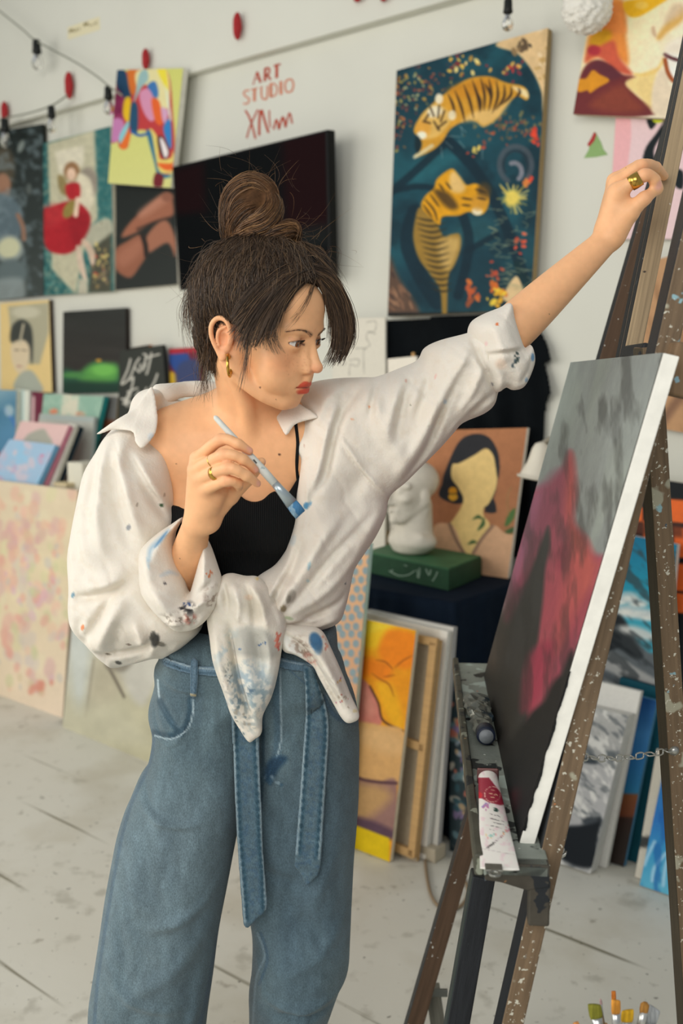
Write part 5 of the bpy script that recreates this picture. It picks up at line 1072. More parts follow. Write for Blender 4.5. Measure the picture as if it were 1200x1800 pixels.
# black paint that has run round the lower edge of the canvas
rr = np.random.RandomState(3); sm = MB(); side_n = unit(np.cross(EV, EN)); side_n = side_n if side_n[1] < 0 else -side_n
Pk = lambda x, y: at_plane(x, y, EBR + side_n * .0009, side_n)
up_, lo_ = [], []
for i in range(160):
    t = i / 159; c = EBR + EV * (.02 + .235 * t); w_ = .0075 * max(0., float(fbm(np.array([t * 8.]), np.array([3.]), 4, 4)[0]) - .22) * (1.15 - .5 * t) + .0005 * rr.rand() ; up_.append(c + side_n * .0008 + EN * .0002); lo_.append(c + side_n * .0008 - EN * w_)
nV = len(up_); smo = make('edge_paint', up_ + lo_, [(i, i + 1, nV + i + 1, nV + i) for i in range(nV - 1)], mat('black_paint', '#17181a', .4), pc_)
smd = smo.modifiers.new('t', 'SOLIDIFY'); smd.thickness = .0006

# ---------------------------------------------------------------- paint tubes on the tray
def tube_body(name, c, d, side, L, w0, w1, h0, h1, m, par, n=14, rows=14, bend=None, crumple=0):
    """flattened squeezed tube from c along d: section w0 x h0 at the shoulder to w1 x h1 at the crimp"""
    V = []; upv = unit(np.cross(side, d)); upv = upv if upv[2] > 0 else -upv
    r = np.random.RandomState(8); px_ = []
    for i in range(rows + 1):
        t = i / rows; w_ = w0 + (w1 - w0) * t; h_ = h0 + (h1 - h0) * t; cc = c + d * L * t + upv * (h_ + (bend(t) if bend else 0))
        for k in range(n):
            a = 2 * math.pi * k / n; q = cc + side * math.cos(a) * w_ + upv * math.sin(a) * h_
            V.append(q + (r.randn(3) * crumple if 0 < i < rows else 0))
    FA = [(i * n + k, i * n + (k + 1) % n, (i + 1) * n + (k + 1) % n, (i + 1) * n + k) for i in range(rows) for k in range(n)] + [tuple(range(n))[::-1], tuple(range(rows * n, rows * n + n))]
    return np.array(V), FA
near = -EU; nh = unit(np.array([near[0], near[1], 0])); fd = unit(np.cross(nh, UP)); fd = fd if np.dot(fd, eh) > 0 else -fd
zt = ZTR + .0015
pA, pB = at_z(857, 1380, zt), at_z(878, 1530, zt + .006); dW = unit(pB - pA); sW = unit(np.cross(dW, UP)); LW = np.linalg.norm(pB - pA)
wt = thing('paint_tube', (pA + pB) / 2, 'white oil paint tube with a dark red band at the near end of the tray', 'paint tube')
V, FA = tube_body('t', pA, dW, sW, LW, .0150, .0250, .012, .0015, None, wt, n=60, rows=120)
px, py = proj(V); tp = Paint(px, py, '#dcd8d2'); tp.frame(820, 1340, 6.667)
tp.cloud('#d3aebb', 60, .56, .15, .5, 3); tp.poly([(100, 180), (260, 180), (400, 360), (445, 495), (400, 505), (260, 470), (180, 425), (110, 415)], '#8d2238', 6, 1, False); tp.ell(150, 385, 34, 36, '#c01f30', .4, .9)
for r_, hx, w_ in ((92, '#d8a89c', 5), (76, '#8d2238', 5)): tp.stroke([(302 + r_ * math.cos(a), 375 + r_ * .98 * math.sin(a)) for a in np.linspace(0, 6.3, 26)], w_, hx, 3)
for q in ([(262, 362), (282, 366), (290, 380)], [(300, 368), (310, 385)], [(318, 368), (330, 384), (342, 374)], [(350, 378), (362, 392)], [(286, 326), (318, 330)], [(280, 408), (316, 412)]): tp.stroke(q, 8, '#d8a88c', 3)
tp.ell(340, 556, 34, 22, '#1d4038', .3, 1, 30); tp.ell(320, 548, 10, 6, '#d0d4d0', .4); 
for y, x0, x1, w_ in ((600, 272, 440, 14), (650, 280, 446, 16), (690, 300, 440, 8), (735, 290, 440, 8), (775, 276, 460, 14)):
    for i in range(9):
        xa = x0 + (x1 - x0) * i / 9; ya = y + (xa - 270) * .26
        tp.stroke([(xa, ya), (xa + 5, ya + w_ * .6), (xa + 12, ya + 2)] if i % 2 else [(xa, ya + w_ * .5), (xa + 9, ya)], 4.5, '#4b4648', 2.5, .9, 0, False)
tp.stroke([(245, 1000), (300, 960), (330, 930)], 18, '#2a2828', 4); tp.stroke([(330, 930), (400, 872)], 20, '#c8bfc0', 4); tp.stroke([(325, 938), (405, 880)], 3, '#5a5252', 2); tp.stroke([(400, 870), (425, 858)], 14, '#b07a7c', 3)
tp.dabs(480, 790, 60, 60, 10, ['#d08a98', '#d6a070', '#c86a80'], 12, 4); tp.dabs(290, 870, 70, 50, 10, ['#8fc0b8', '#d8c090', '#d8a0a0'], 14, 5); tp.dabs(200, 510, 60, 40, 10, ['#c04a6a', '#b878a0', '#8d7ab0'], 14, 6)
tp.stroke([(180, 1010), (330, 1040), (560, 1085)], 5, '#a8a0a0', 4, .8)
make('tube_body', V, FA, mat('tube_paint', None, .4, bump=.25, bscale=60), wt, True, np.clip(lin(np.clip(tp.c, 0, 1)) / .8, 0, .88))
MB().bar(pA - dW * .006 + UP * .014, pA + UP * .014, UP, .026, .034).build('tube_shoulder', mat('tube_shoulder', '#6a4a48', .4, metal=.4), wt, bevel=.006)
c = at_z(868, 1528, zt + .012); cm = mat('clip_metal', '#8b8c86', .35, metal=.8, noise=.3, nscale=60)
clip = thing('metal_clip', c, 'small rusty metal clip with a ring at the end of the white paint tube', 'clip')
MB().box(c - nh * .004 + sW * 0, sW * .011, nh * .009, UP * .0015).build('clip_plate', cm, clip, bevel=.001)
MB().tube([c + nh * .012 + sW * .006 * math.cos(a) + nh * .006 * math.sin(a) for a in np.linspace(0, 2 * math.pi, 17)], .0022, 8).build('clip_ring', cm, clip, True)
cA, cB = at_z(854, 1312, zt), at_z(838, 1245, zt); dK = unit(cB - cA); sK = unit(np.cross(dK, UP))
dt = thing('paint_tube', cA, 'dark crumpled paint tube with a blue black cap halfway up the tray', 'paint tube')
V, FA = tube_body('t', cA + dK * .03, dK, sK, np.linalg.norm(cB - cA) * .95, .016, .026, .013, .012, None, dt, n=16, rows=12, crumple=.0022)
make('tube_body', V, FA, mat('crumpled_tube', '#6a6d66', .4, metal=.3, noise=.35, nscale=40, splat=[('#2c3a42', 40, .58), ('#b8b8ac', 50, .66)]), dt, False)
MB().lathe([(.008, 0), (.0155, .001), (.0165, .004), (.0165, .026), (.014, .029), (.013, .034)], cA + UP * .0175, dK, 24).build('tube_cap', mat('cap_blue', '#20283a', .45, noise=.2, nscale=50), dt, True)
MB().lathe([(.0125, -.0006), (.0125, .001), (.003, .0012)], cA + UP * .0175 , dK, 24).build('cap_face', mat('cap_grey', '#7f858a', .5, noise=.25, nscale=90), dt, True)

# ---------------------------------------------------------------- brushes in a jar, low at the right
jc = at(1092, 1850, 1.18); jz = jc[2]
stool = thing('stool', (jc[0], jc[1], 0), 'low wooden stool under the brush jar below the picture edge', 'stool')
stz = jz - .085
MB().lathe([(.10, 0), (.105, .006), (.105, .024), (.10, .03)], (jc[0], jc[1], stz - .03), UP, 40).build('stool_seat', woodL, stool, True)
for sx in (-1, 1):
    for sy in (-1, 1): MB().bar((jc[0] + .06 * sx, jc[1] + .06 * sy, stz - .03), (jc[0] + .075 * sx, jc[1] + .075 * sy, 0), (1, 0, 0), .03, .03).build('leg', woodE, stool)
jar = thing('brush_jar', (jc[0], jc[1], stz), 'glass jar holding the paint brushes at the lower right corner', 'jar')
MB().lathe([(.048, 0), (.052, .004), (.052, .075), (.047, .082), (.049, .086), (.046, .086), (.044, .08), (.049, .072), (.049, .006), (.001, .005)], (jc[0], jc[1], stz), UP, 36).build('jar_glass', mat('jar_glass', '#dfe6e2', .08, trans=.95), jar, True)
def brush(px, py, dep, w, h, hx, lb, tipx, flat=True, fer='#b9bcbc', hand='#c89a5a'):
    """brush standing head up: tip at the pixel, foot in the jar"""
    tip = at(px, py, dep); k = dep / F; foot = np.array([jc[0] + (tip[0] - jc[0]) * .25, jc[1] + (tip[1] - jc[1]) * .25, stz + .008])
    d = unit(tip - foot); t = thing('paint_brush', foot, lb, 'paint brush', 'brushes in the jar'); W = w * k / 2; H = h * k
    sd = unit(np.cross(d, [0, 1, 0])); th = np.cross(d, sd); tk = W * (.28 if flat else .8)
    V = []; prof = [(.75, 0), (1.0, .35), (1.0, .8), (.92 if flat else .5, 1.0)]
    for s_, q in prof:
        for a in np.linspace(0, 2 * math.pi, 16, False): V.append(tip - d * H * (1 - q) + sd * W * s_ * math.cos(a) + th * tk * s_ * math.sin(a) + d * tipx * k * math.cos(a) * (q == 1))
    FA = [(i * 16 + k_, i * 16 + (k_ + 1) % 16, (i + 1) * 16 + (k_ + 1) % 16, (i + 1) * 16 + k_) for i in range(3) for k_ in range(16)] + [tuple(range(16))[::-1], tuple(range(48, 64))]
    make('bristles', V, FA, mat('bristle_' + hx.strip('#'), hx, .8, noise=.4, nscale=90, stretch=(3, 3, .25), bump=.6, bscale=200), t, True)
    b0 = tip - d * H; b1 = b0 - d * .022
    MB().tube([b1, b0 + d * .004], [min(.006, W), W * .8], 14).build('ferrule', mat('ferrule_' + fer.strip('#'), fer, .3, metal=.85), t, True)
    MB().tube([b1, b1 - d * .02, foot], [.0052, .0062, .003], 10).build('handle', mat('brush_handle_' + hand.strip('#'), hand, .4), t, True)
brush(1044, 1766, 1.18, 26, 34, '#83822c', 'olive green flat brush, leftmost big head in the jar', 3)
brush(1055, 1756, 1.22, 5, 14, '#b79a98', 'very thin pinkish brush beside the olive flat brush', 0, False)
brush(1078, 1742, 1.21, 9, 40, '#c4722a', 'tall slim orange brush, highest head in the jar', 0)
brush(1082, 1758, 1.16, 18, 36, '#d39038', 'orange flat brush in front of the tall slim one', 2)
brush(1103, 1776, 1.17, 24, 30, '#d3a524', 'yellow flat brush in the middle of the jar', -2)
brush(1134, 1762, 1.19, 17, 24, '#a87838', 'brown pointed brush with a bright silver ferrule', 0, False, '#cfd0cc')
brush(1150, 1771, 1.20, 26, 36, '#a9adae', 'grey flat brush, rightmost big head in the jar', 4)
brush(1011, 1797, 1.18, 12, 24, '#c98a50', 'small orange brush just showing at the left of the jar', 0)
# ================================================================= THE PAINTER
person = thing('person', (-.16, 1.66, 0), 'woman with messy bun in tied white shirt and wide blue jeans, reaching to the easel', 'person')
# ---- head frame: solved from the eyes, nose, mouth, chin and ear in the photograph (cm, x = her left, y = forward, z = up)
HY, HP, HR, HS = 1.0943, .2238, .0771, .0103
HF = np.array([math.sin(HY) * math.cos(HP), -math.cos(HY) * math.cos(HP), -math.sin(HP)])
_l = unit(np.cross(UP, HF)); _u = np.cross(HF, _l)
HL_, HU = _l * math.cos(HR) + _u * math.sin(HR), -_l * math.sin(HR) + _u * math.cos(HR)
HR3 = np.stack([HL_, HF, HU], 1); HO = np.array([-.1276, 1.57, 1.5274])
def HD(x, y, z): return HO + HR3 @ (np.array([x, y, z], float) * HS)
def head_local(P): return ((P - HO) @ HR3) / HS
def Hd(p): return HD(*p)

def idw(ctrl, x, z):
    """smooth value from (x, z, value) control points"""
    n = 0; d = 0
    for cx, cz, v in ctrl:
        w_ = 1 / ((x - cx) ** 2 + (z - cz) ** 2 + 4e-4) ** 1.5; n = n + w_ * v; d = d + w_
    return n / d
class Puffy:
    """cloth volume: an outline at its real distance, rounded to a half thickness T over the edge radius R; folds are ridges and creases on its front"""
    def __init__(s, out, depth, T, R, folds=(), noise=None, sm=4, back=1.0):
        dc = depth if isinstance(depth, (list, tuple)) else [(500, 900, depth)]
        def dpx(x, y):
            n = d = 0
            for cx, cy, v in dc:
                w_ = 1 / ((x - cx) ** 2 + (y - cy) ** 2 + 500) ** 1.5; n += w_ * v; d += w_
            return n / d
        s.dpx = dpx; s.c3 = []
        for cx, cy, v in dc: p = at(cx, cy, v); s.c3.append((p[0], p[2], v))
        tc = T if isinstance(T, (list, tuple)) else [(500, 900, T)]; s.t3 = []
        for cx, cy, v in tc: p = at(cx, cy, dpx(cx, cy)); s.t3.append((p[0], p[2], v))
        o2 = smoothline(out, sm) if sm > 1 else np.asarray(out, float)
        P = np.array([at(x, y, dpx(x, y)) for x, y in o2]); s.poly = P[:, [0, 2]]; s.R = R; s.back = back
        s.folds = []
        for pts, w_, a in folds:
            q = smoothline(pts, 5, False) if len(pts) > 2 else np.asarray(pts, float)
            Q = np.array([at(x, y, dpx(x, y))[[0, 2]] for x, y in q]); k = dpx(*pts[0]) / F
            s.folds.append((Q, w_ * k, a * .001))
        s.noise = noise
        s.tmax = max(v for _, _, v in s.t3); s.c = P.mean(0); s.r = np.linalg.norm(P - s.c, axis=1).max() + s.tmax + .03
    def maps(s, x, z):
        """the slow maps are worked out once on a fine grid and read back by interpolation"""
        if not hasattr(s, 'g'):
            lo = s.poly.min(0) - .02; hi = s.poly.max(0) + .02; n = np.ceil((hi - lo) / .0016).astype(int) + 2
            gx, gz = lo[0] + np.arange(n[0]) * .0016, lo[1] + np.arange(n[1]) * .0016
            s.g = (lo, n, np.stack(s.raw(gx[:, None], gz[None, :]), -1))
        lo, n, G = s.g; x = x + 0 * z; z = z + 0 * x
        u, v = (x - lo[0]) / .0016, (z - lo[1]) / .0016; uc, vc = np.clip(u, 0, n[0] - 1.001), np.clip(v, 0, n[1] - 1.001)
        i, j = uc.astype(int), vc.astype(int); a, b = (uc - i)[..., None], (vc - j)[..., None]
        m = (G[i, j] * (1 - a) + G[i + 1, j] * a) * (1 - b) + (G[i, j + 1] * (1 - a) + G[i + 1, j + 1] * a) * b
        return m[..., 0] + .0016 * np.hypot(u - uc, v - vc), m[..., 1], m[..., 2], m[..., 3]
    def raw(s, x, z):
        x = x + 0 * z; z = z + 0 * x
        d2 = poly_sd(x, z, s.poly); yc = idw(s.c3, x, z); T = idw(s.t3, x, z); H = np.zeros(x.shape)
        for Q, w_, a in s.folds:
            m = (x > Q[:, 0].min() - 3 * w_) & (x < Q[:, 0].max() + 3 * w_) & (z > Q[:, 1].min() - 3 * w_) & (z < Q[:, 1].max() + 3 * w_)
            if not m.any(): continue
            d, t = line_d(x[m], z[m], Q); H[m] += a * np.exp(-(d / w_) ** 2) * (1 - .8 * np.abs(2 * t - 1) ** 3)
        if s.noise:
            for amp, size, seed, rot, asp in s.noise:
                c_, s_ = math.cos(rot), math.sin(rot); u, v = (x * c_ + z * s_) / size, (-x * s_ + z * c_) / size / asp
                nz_ = fbm(u + 40, v + 40, seed, 3) - .5; H += amp * (nz_ * 2 if seed != 7 else .3 - np.exp(-(nz_ / .06) ** 2) + 1.5 * nz_)
        fade = np.clip(-d2 / .012, 0, 1)
        return d2, yc, T, H * fade
    def fn(s, x, y, z):
        d2, yc, T, H = s.maps(x, z)
        u = np.maximum(s.R + d2, 0) / s.R; Tf = np.maximum(T + H, .002)
        dy = y - yc; Te = np.where(dy < 0, Tf, T * s.back); v = np.abs(dy) / Te
        k0 = np.sqrt(u * u + v * v); k1 = np.sqrt((u / s.R) ** 2 + (v / Te) ** 2) + 1e-9
        return k0 * (k0 - 1) / k1
    def front(s, x, z):
        x, z = np.asarray(x, float), np.asarray(z, float)
        d2, yc, T, H = s.maps(x, z); u = np.clip((s.R + d2) / s.R, 0, 1)
        return np.where(d2 < 0, yc - np.maximum(T + H, .002) * np.sqrt(np.maximum(1 - u * u, 0)), 9.0)
def puff(S, p, k=None, op='+'): return S.custom(p.c, p.r, p.fn, k, op)
class Leaf(Puffy):
    """thin cloth piece that lies on other cloth: its middle follows base() at a small distance"""
    def __init__(s, out, base, gap, T, folds=(), noise=None, d0=1.55, sm=4, R=.004, lift=None):
        super().__init__(out, d0, T, R, folds, noise, sm, 1.0); s.base, s.gap, s.lift = base, gap, lift
        # place the outline at the distance of the cloth below
        o2 = smoothline(out, sm) if sm > 1 else np.asarray(out, float); P = []
        for x, y in o2:
            d = d0
            for _ in range(4):
                q = at(x, y, d); f = float(base(q[0], q[2])); d = (f - gap) if f < 5 else d
            P.append(at(x, y, d))
        P = np.array(P); s.poly = P[:, [0, 2]]; s.c = P.mean(0); s.r = np.linalg.norm(P - s.c, axis=1).max() + .05; s.d0 = d0
    def raw(s, x, z):
        d2, yc, T, H = super().raw(x, z); x = x + 0 * z; z = z + 0 * x
        b = s.base(x, z); yc = np.where(b < 5, b - s.gap, s.d0)
        if s.lift: yc = yc - s.lift(x, z)
        return d2, yc, T, H

# ---- body: torso, neck, head, arms and hands as one smooth surface
def A3(px, py, d): return at(px, py, d)
body = SDF(); body.k = .03
SH_R, SH_L = A3(243, 792, 1.67), A3(584, 734, 1.68)
torso = []
def T_(f):
    n0 = len(body.p); f(); torso.extend(body.p[n0:])
def _torso():
    body.ell(A3(420, 900, 1.675), (.138, .088, .20)); body.ell(A3(425, 1060, 1.68), (.115, .08, .17)); body.ell(A3(432, 1180, 1.69), (.145, .095, .12))
    body.cap(SH_R, SH_L, .045, .045, k=.05); body.ell(A3(330, 800, 1.665), (.085, .062, .07), k=.05); body.ell(A3(505, 775, 1.665), (.085, .062, .07), k=.05)
    body.ell(A3(362, 925, 1.61), (.060, .050, .055), k=.03); body.ell(A3(468, 910, 1.61), (.058, .050, .055), k=.03)
T_(_torso)
NK0, NK1 = Hd((0, -2.2, -3.5)), A3(432, 778, 1.665)
body.chain([NK0, (NK0 + NK1) / 2 + np.array([.003, .004, 0]), NK1], [.051, .048, .056], k=.03, sub=3)
body.cap(NK1 + np.array([0, .02, .05]), SH_R + np.array([.045, .015, .012]), .034, .030, k=.05); body.cap(NK1 + np.array([0, .02, .05]), SH_L + np.array([-.04, .015, .012]), .034, .030, k=.05)
NOTCH = A3(452, 776, 1.612)
for side, sh in ((-1, SH_R), (1, SH_L)):
    mast_ = Hd((5.6 * side, -1.5, -3.2)); body.chain([mast_, (mast_ * .45 + NOTCH * .55) + np.array([.004, -.004, 0]), NOTCH + np.array([.012 * side, .004, -.004])], [.013, .011, .008], k=.014, sub=3)   # neck muscle
    body.chain([NOTCH + np.array([.014 * side, .004, -.002]), NOTCH * .6 + sh * .4 + np.array([0, -.022, .016]), NOTCH * .22 + sh * .78 + np.array([0, -.022, .020])], [.0085, .0075, .0085], k=.018, sub=3)  # collar bone

# head
h = HS
def hell(c, r, k=.8, op='+'): body.ell(Hd(c), np.array(r) * h, HR3, k * h, op)
def hcap(a, b, ra, rb=None, k=.8, op='+'): body.cap(Hd(a), Hd(b), ra * h, (ra if rb is None else rb) * h, k * h, op)
def hchain(pts, r, k=.6, op='+', sub=3): body.chain([Hd(p) for p in pts], np.array(r) * h if hasattr(r, '__len__') else r * h, k * h, op, sub)
hell((0, -1.2, 5.0), (7.0, 9.0, 7.6), 1.0)
hell((0, 2.8, 1.5), (6.0, 6.2, 6.6), 1.2); hell((0, 4.4, -3.0), (4.9, 4.2, 5.2), 1.2)
hell((0, 5.6, -7.2), (2.4, 2.6, 2.0), 1.2); hell((0, 6.4, -7.8), (1.6, 1.25, 1.2), 1.2)
hell((0, 5.6, 5.6), (5.2, 3.9, 4.2), 1.5); hell((0, 6.4, 3.6), (4.2, 2.7, 2.2), 1.2)
for s_ in (-1, 1):
    hchain([(5.5 * s_, -.6, -1.5), (5.1 * s_, .6, -5.0), (3.4 * s_, 4.2, -7.4), (1.4 * s_, 6.2, -8.1)], [1.2, 1.25, 1.15, 1.1], 1.3)
    hell((3.5 * s_, 5.6, -1.5), (2.3, 2.1, 2.0), 1.2); hell((2.9 * s_, 5.8, -4.0), (2.2, 2.1, 2.2), 1.2)
    hchain([(.9 * s_, 8.5, 2.9), (2.6 * s_, 8.3, 3.1), (4.5 * s_, 6.9, 2.8)], [.62, .66, .6], 1.0)
    hell((2.95 * s_, 9.45, 1.05), (1.65, 1.1, .95), .9, '-')
# nose
hchain([(0, 8.6, 2.4), (0, 9.05, 1.0), (0, 9.85, -.8), (0, 10.5, -2.0)], [.64, .60, .66, .76], .7)
hell((0, 10.55, -2.2), (.80, .80, .74), .5)
for s_ in (-1, 1):
    hell((.95 * s_, 9.25, -1.9), (.62, .75, .95), .5); hell((1.0 * s_, 8.7, -2.6), (.75, .8, .7), .5); hell((1.10 * s_, 9.35, -2.65), (.66, .88, .66), .35); hchain([(.75 * s_, 8.5, 1.0), (1.0 * s_, 8.75, -.8), (1.05 * s_, 8.75, -1.9)], [.52, .64, .62], .7)
    hell((1.75 * s_, 7.5, -2.4), (1.1, 1.25, 1.5), 1.0); hell((.55 * s_, 9.85, -3.45), (.30, .50, .26), .12, '-'); hell((2.3 * s_, 6.5, -4.6), (1.9, 1.75, 2.2), 1.2); hell((3.6 * s_, 5.2, -3.6), (2.0, 2.0, 2.6), 1.2)
hcap((0, 9.6, -3.1), (0, 9.1, -4.3), .42, .55, .5)
# lips and the muscle ring around the mouth
hell((0, 7.9, -5.2), (2.6, 1.3, 1.9), 1.0)
UL = [(-2.65, 7.75, -5.42), (-1.5, 8.75, -5.12), (-.6, 9.26, -4.88), (0, 9.30, -4.98), (.6, 9.26, -4.88), (1.5, 8.75, -5.12), (2.65, 7.75, -5.42)]
LLp = [(-2.55, 7.75, -5.5), (-1.35, 8.62, -5.92), (0, 9.02, -6.08), (1.35, 8.62, -5.92), (2.55, 7.75, -5.5)]
hchain(UL, [.15, .34, .42, .40, .42, .34, .15], .22); hchain(LLp, [.15, .44, .55, .44, .15], .25)
hchain([(-2.7, 7.9, -5.45), (-1.4, 9.15, -5.42), (0, 9.68, -5.40), (1.4, 9.15, -5.42), (2.7, 7.9, -5.45)], [.10, .12, .13, .12, .10], .12, '-')
hell((0, 9.0, -7.0), (1.5, .5, .38), .6, '-')
# eyelids: a shell over each eyeball with an almond slit
EYE = [np.array((-3.05, 7.45, 1.0)), np.array((3.05, 7.45, 1.0))]
def slit(e, sgn):
    c = Hd(e + np.array([0, 1.0, 0]))
    def fn(x, y, z):
        dx, dy, dz = x - HO[0], y - HO[1], z - HO[2]
        q = [(dx * HR3[0, i] + dy * HR3[1, i] + dz * HR3[2, i]) / h for i in range(3)]
        u = (q[0] - e[0]) * sgn; w_ = q[2] - e[2] - .10 * u * .35; u1 = np.clip(u / 1.38, -1, 1)      # outer corner a little higher
        up = .50 * (1 - np.abs(u1) ** 2.2) ; lo = -.34 * (1 - np.abs(u1) ** 2)
        return np.maximum(np.maximum(np.maximum(w_ - up, lo - w_), np.abs(u) - 1.40), e[1] + .25 - q[1]) * h
    body.custom(c, 1.8 * h, fn, .10 * h, '-')
for e, s_ in zip(EYE, (-1, 1)):
    body.sph(Hd(e), 1.36 * h, k=.45 * h)
    hchain([e + np.array([-1.45 * 1, .55, .35]), e + np.array([-.6, 1.12, .86]), e + np.array([.5, 1.12, .86]), e + np.array([1.45, .55, .35])], [.09, .12, .12, .09], .18, '-')
    slit(e, s_)
# ears
for s_ in (-1, 1):
    ex = 6.9 * s_; E = lambda o, y, z: (ex + o * s_, y - 1.3, z)
    hell(E(.15, -.2, .2), (.55, 1.55, 2.7), .5)
    hchain([E(.25, .9, .3), E(.75, .9, 1.6), E(1.0, .2, 2.7), E(1.25, -1.0, 2.8), E(1.4, -1.8, 1.8), E(1.3, -1.85, .4), E(1.0, -1.3, -1.0), E(.6, -.5, -2.2)], [.30, .34, .36, .38, .38, .36, .34, .4], .18)
    hchain([E(.75, .1, 1.7), E(.95, -.7, 1.1), E(.9, -.9, 0), E(.7, -.5, -1.0)], [.24, .30, .30, .26], .2)
    hell(E(.55, .05, -2.5), (.40, .75, .85), .35); hell(E(.35, .75, -.5), (.35, .35, .5), .3); hell(E(.65, 0, -.2), (.45, .62, .95), .25, '-')

# arms
EL_R, WR_R = A3(302, 1092, 1.69), A3(345, 922, 1.475)
body.chain([SH_R, SH_R * .5 + EL_R * .5, EL_R], [.050, .044, .038], k=.03, sub=3)
body.chain([EL_R, EL_R * .7 + WR_R * .3, EL_R * .35 + WR_R * .65, WR_R], [.038, .039, .030, .0205], k=.02, sub=4)
EL_L, WR_L = A3(856, 620, 1.62), A3(1064, 424, 1.655)
body.chain([SH_L, A3(640, 730, 1.67), A3(735, 690, 1.65), EL_L], [.046, .042, .040, .036], k=.03, sub=3)
body.chain([EL_L, EL_L * .72 + WR_L * .28, EL_L * .35 + WR_L * .65, WR_L], [.0375, .0375, .0300, .0212], k=.02, sub=4)
NAILS = []
def finger(pts, r, k=.004, nail=None, root=None, kr=.010):
    P = [A3(*p) for p in pts]
    body.chain(P, r, k=k, sub=4)
    if root is not None: body.chain([root, root * .35 + P[0] * .65, P[0]], [.0125, .0118, r[0] * 1.04], k=kr, sub=2)
    for q, rr in zip(P[1:-1], r[1:-1]): body.sph(q, rr * 1.06, k=.004)
    if nail is not None: NAILS.append((P[-1], unit(P[-1] - P[-2]), np.asarray(nail, float), r[-1]))
    return P
# right hand (image left) holding the brush between index, middle finger and thumb
W0_, W1_ = A3(340, 905, 1.472), A3(356, 912, 1.468)
fr = [.0100, .0084, .0073, .0058]
finger([(348, 806, 1.445), (388, 773, 1.412), (418, 781, 1.404), (438, 793, 1.408)], fr, root=A3(341, 893, 1.468), nail=(.3, -1, .6))
finger([(344, 826, 1.440), (394, 800, 1.394), (427, 808, 1.393), (448, 826, 1.404)], fr, root=A3(344, 897, 1.464), nail=(.4, -1, .3))
finger([(351, 842, 1.436), (400, 823, 1.386), (433, 836, 1.388), (452, 850, 1.400)], [.0098, .0082, .0071, .0056], root=A3(350, 900, 1.462), nail=(.4, -1, .2))
finger([(361, 860, 1.434), (398, 845, 1.396), (418, 850, 1.402), (420, 858, 1.424)], [.0090, .0076, .0066, .0054], root=A3(358, 903, 1.462))
finger([(371, 908, 1.475), (405, 872, 1.468), (438, 840, 1.445), (459, 812, 1.428)], [.0150, .0120, .0092, .0068], k=.010, nail=(.8, -.4, .5))
body.chain([A3(350, 915, 1.47), A3(372, 880, 1.45), A3(385, 862, 1.448)], [.020, .017, .012], k=.012, sub=2); body.sph(A3(368, 918, 1.468), .0155, k=.012)
# left hand (image right) pinching the mast
finger([(1086, 337, 1.637), (1132, 308, 1.622), (1150, 316, 1.627), (1157, 331, 1.639)], [0.0117, 0.0095, 0.0082, 0.0065], root=A3(1066, 405, 1.657))
finger([(1083, 322, 1.660), (1128, 291, 1.650), (1152, 294, 1.690), (1168, 310, 1.735)], [0.0113, 0.0095, 0.0082, 0.0065], root=A3(1063, 402, 1.665))
finger([(1080, 318, 1.680), (1122, 292, 1.675), (1148, 296, 1.715), (1166, 312, 1.750)], [0.0108, 0.0091, 0.0078, 0.0060], root=A3(1062, 400, 1.673))
finger([(1078, 322, 1.697), (1112, 300, 1.697), (1138, 302, 1.730), (1156, 318, 1.760)], [0.0097, 0.0080, 0.0069, 0.0056], root=A3(1062, 400, 1.680))
finger([(1080, 412, 1.650), (1106, 374, 1.635), (1132, 349, 1.628), (1153, 334, 1.637)], [0.0184, 0.0146, 0.0106, 0.0076], k=.010, nail=(.3, -1, .6))
body.chain([A3(1070, 412, 1.660), A3(1082, 372, 1.650), A3(1084, 345, 1.650)], [0.0216, 0.0211, 0.0162], k=.014, sub=2)

bV, bF = body.mesh(.0016, B=28, bmin=(-.62, 1.30, .93), bmax=(.62, 1.80, 1.82), relax=2)
# skin colours
Lc = head_local(bV); lx, ly, lz = Lc.T
px, py = proj(bV)
sk = Paint(px, py, '#d9a880')
sk.c[:] = srgb('#dca87c')
def blob(c, r, hx, a, P=Lc):
    d = np.sqrt((((P - np.asarray(c)) / np.asarray(r)) ** 2).sum(1)); sk.mix(np.clip(1.4 - d, 0, 1) * a, hx)
inh = (np.abs(lx) < 9) & (lz > -11)
for s_ in (-1, 1):
    blob((4.2 * s_, 6.8, -1.8), (2.6, 2.6, 2.0), '#d48e66', .45); blob((7.2 * s_, -1.3, 0), (1.6, 2.6, 3.2), '#cf8a68', .5)
blob((0, 10.8, -2.6), (1.4, 1.2, 1.1), '#cf8468', .45); blob((0, 7.4, -8.6), (1.6, 1.6, 1.2), '#d0906e', .3)
def chain_d(P, pts):
    bd = np.full(len(P), 9e9); Q = smoothline(pts, 4, False)
    for a, b in zip(Q[:-1], Q[1:]):
        e = b - a; t = np.clip(((P - a) @ e) / (e @ e + 1e-9), 0, 1); bd = np.minimum(bd, np.linalg.norm(P - a - t[:, None] * e, axis=1))
    return bd
nearm = (np.abs(lx) < 3.2) & (ly > 6.3) & (lz < -4) & (lz > -7.2); lip = np.zeros(len(bV))
if nearm.any():
    q = Lc[nearm]; taper = np.clip(1.06 - np.abs(q[:, 0]) / 2.75, .10, 1)
    du = chain_d(q, UL) / (.30 + .26 * taper); dl = chain_d(q, LLp) / (.30 + .38 * taper); lip[nearm] = np.clip((1.08 - np.minimum(du, dl)) * 5, 0, 1)
sk.mix(lip, '#bd4d38')
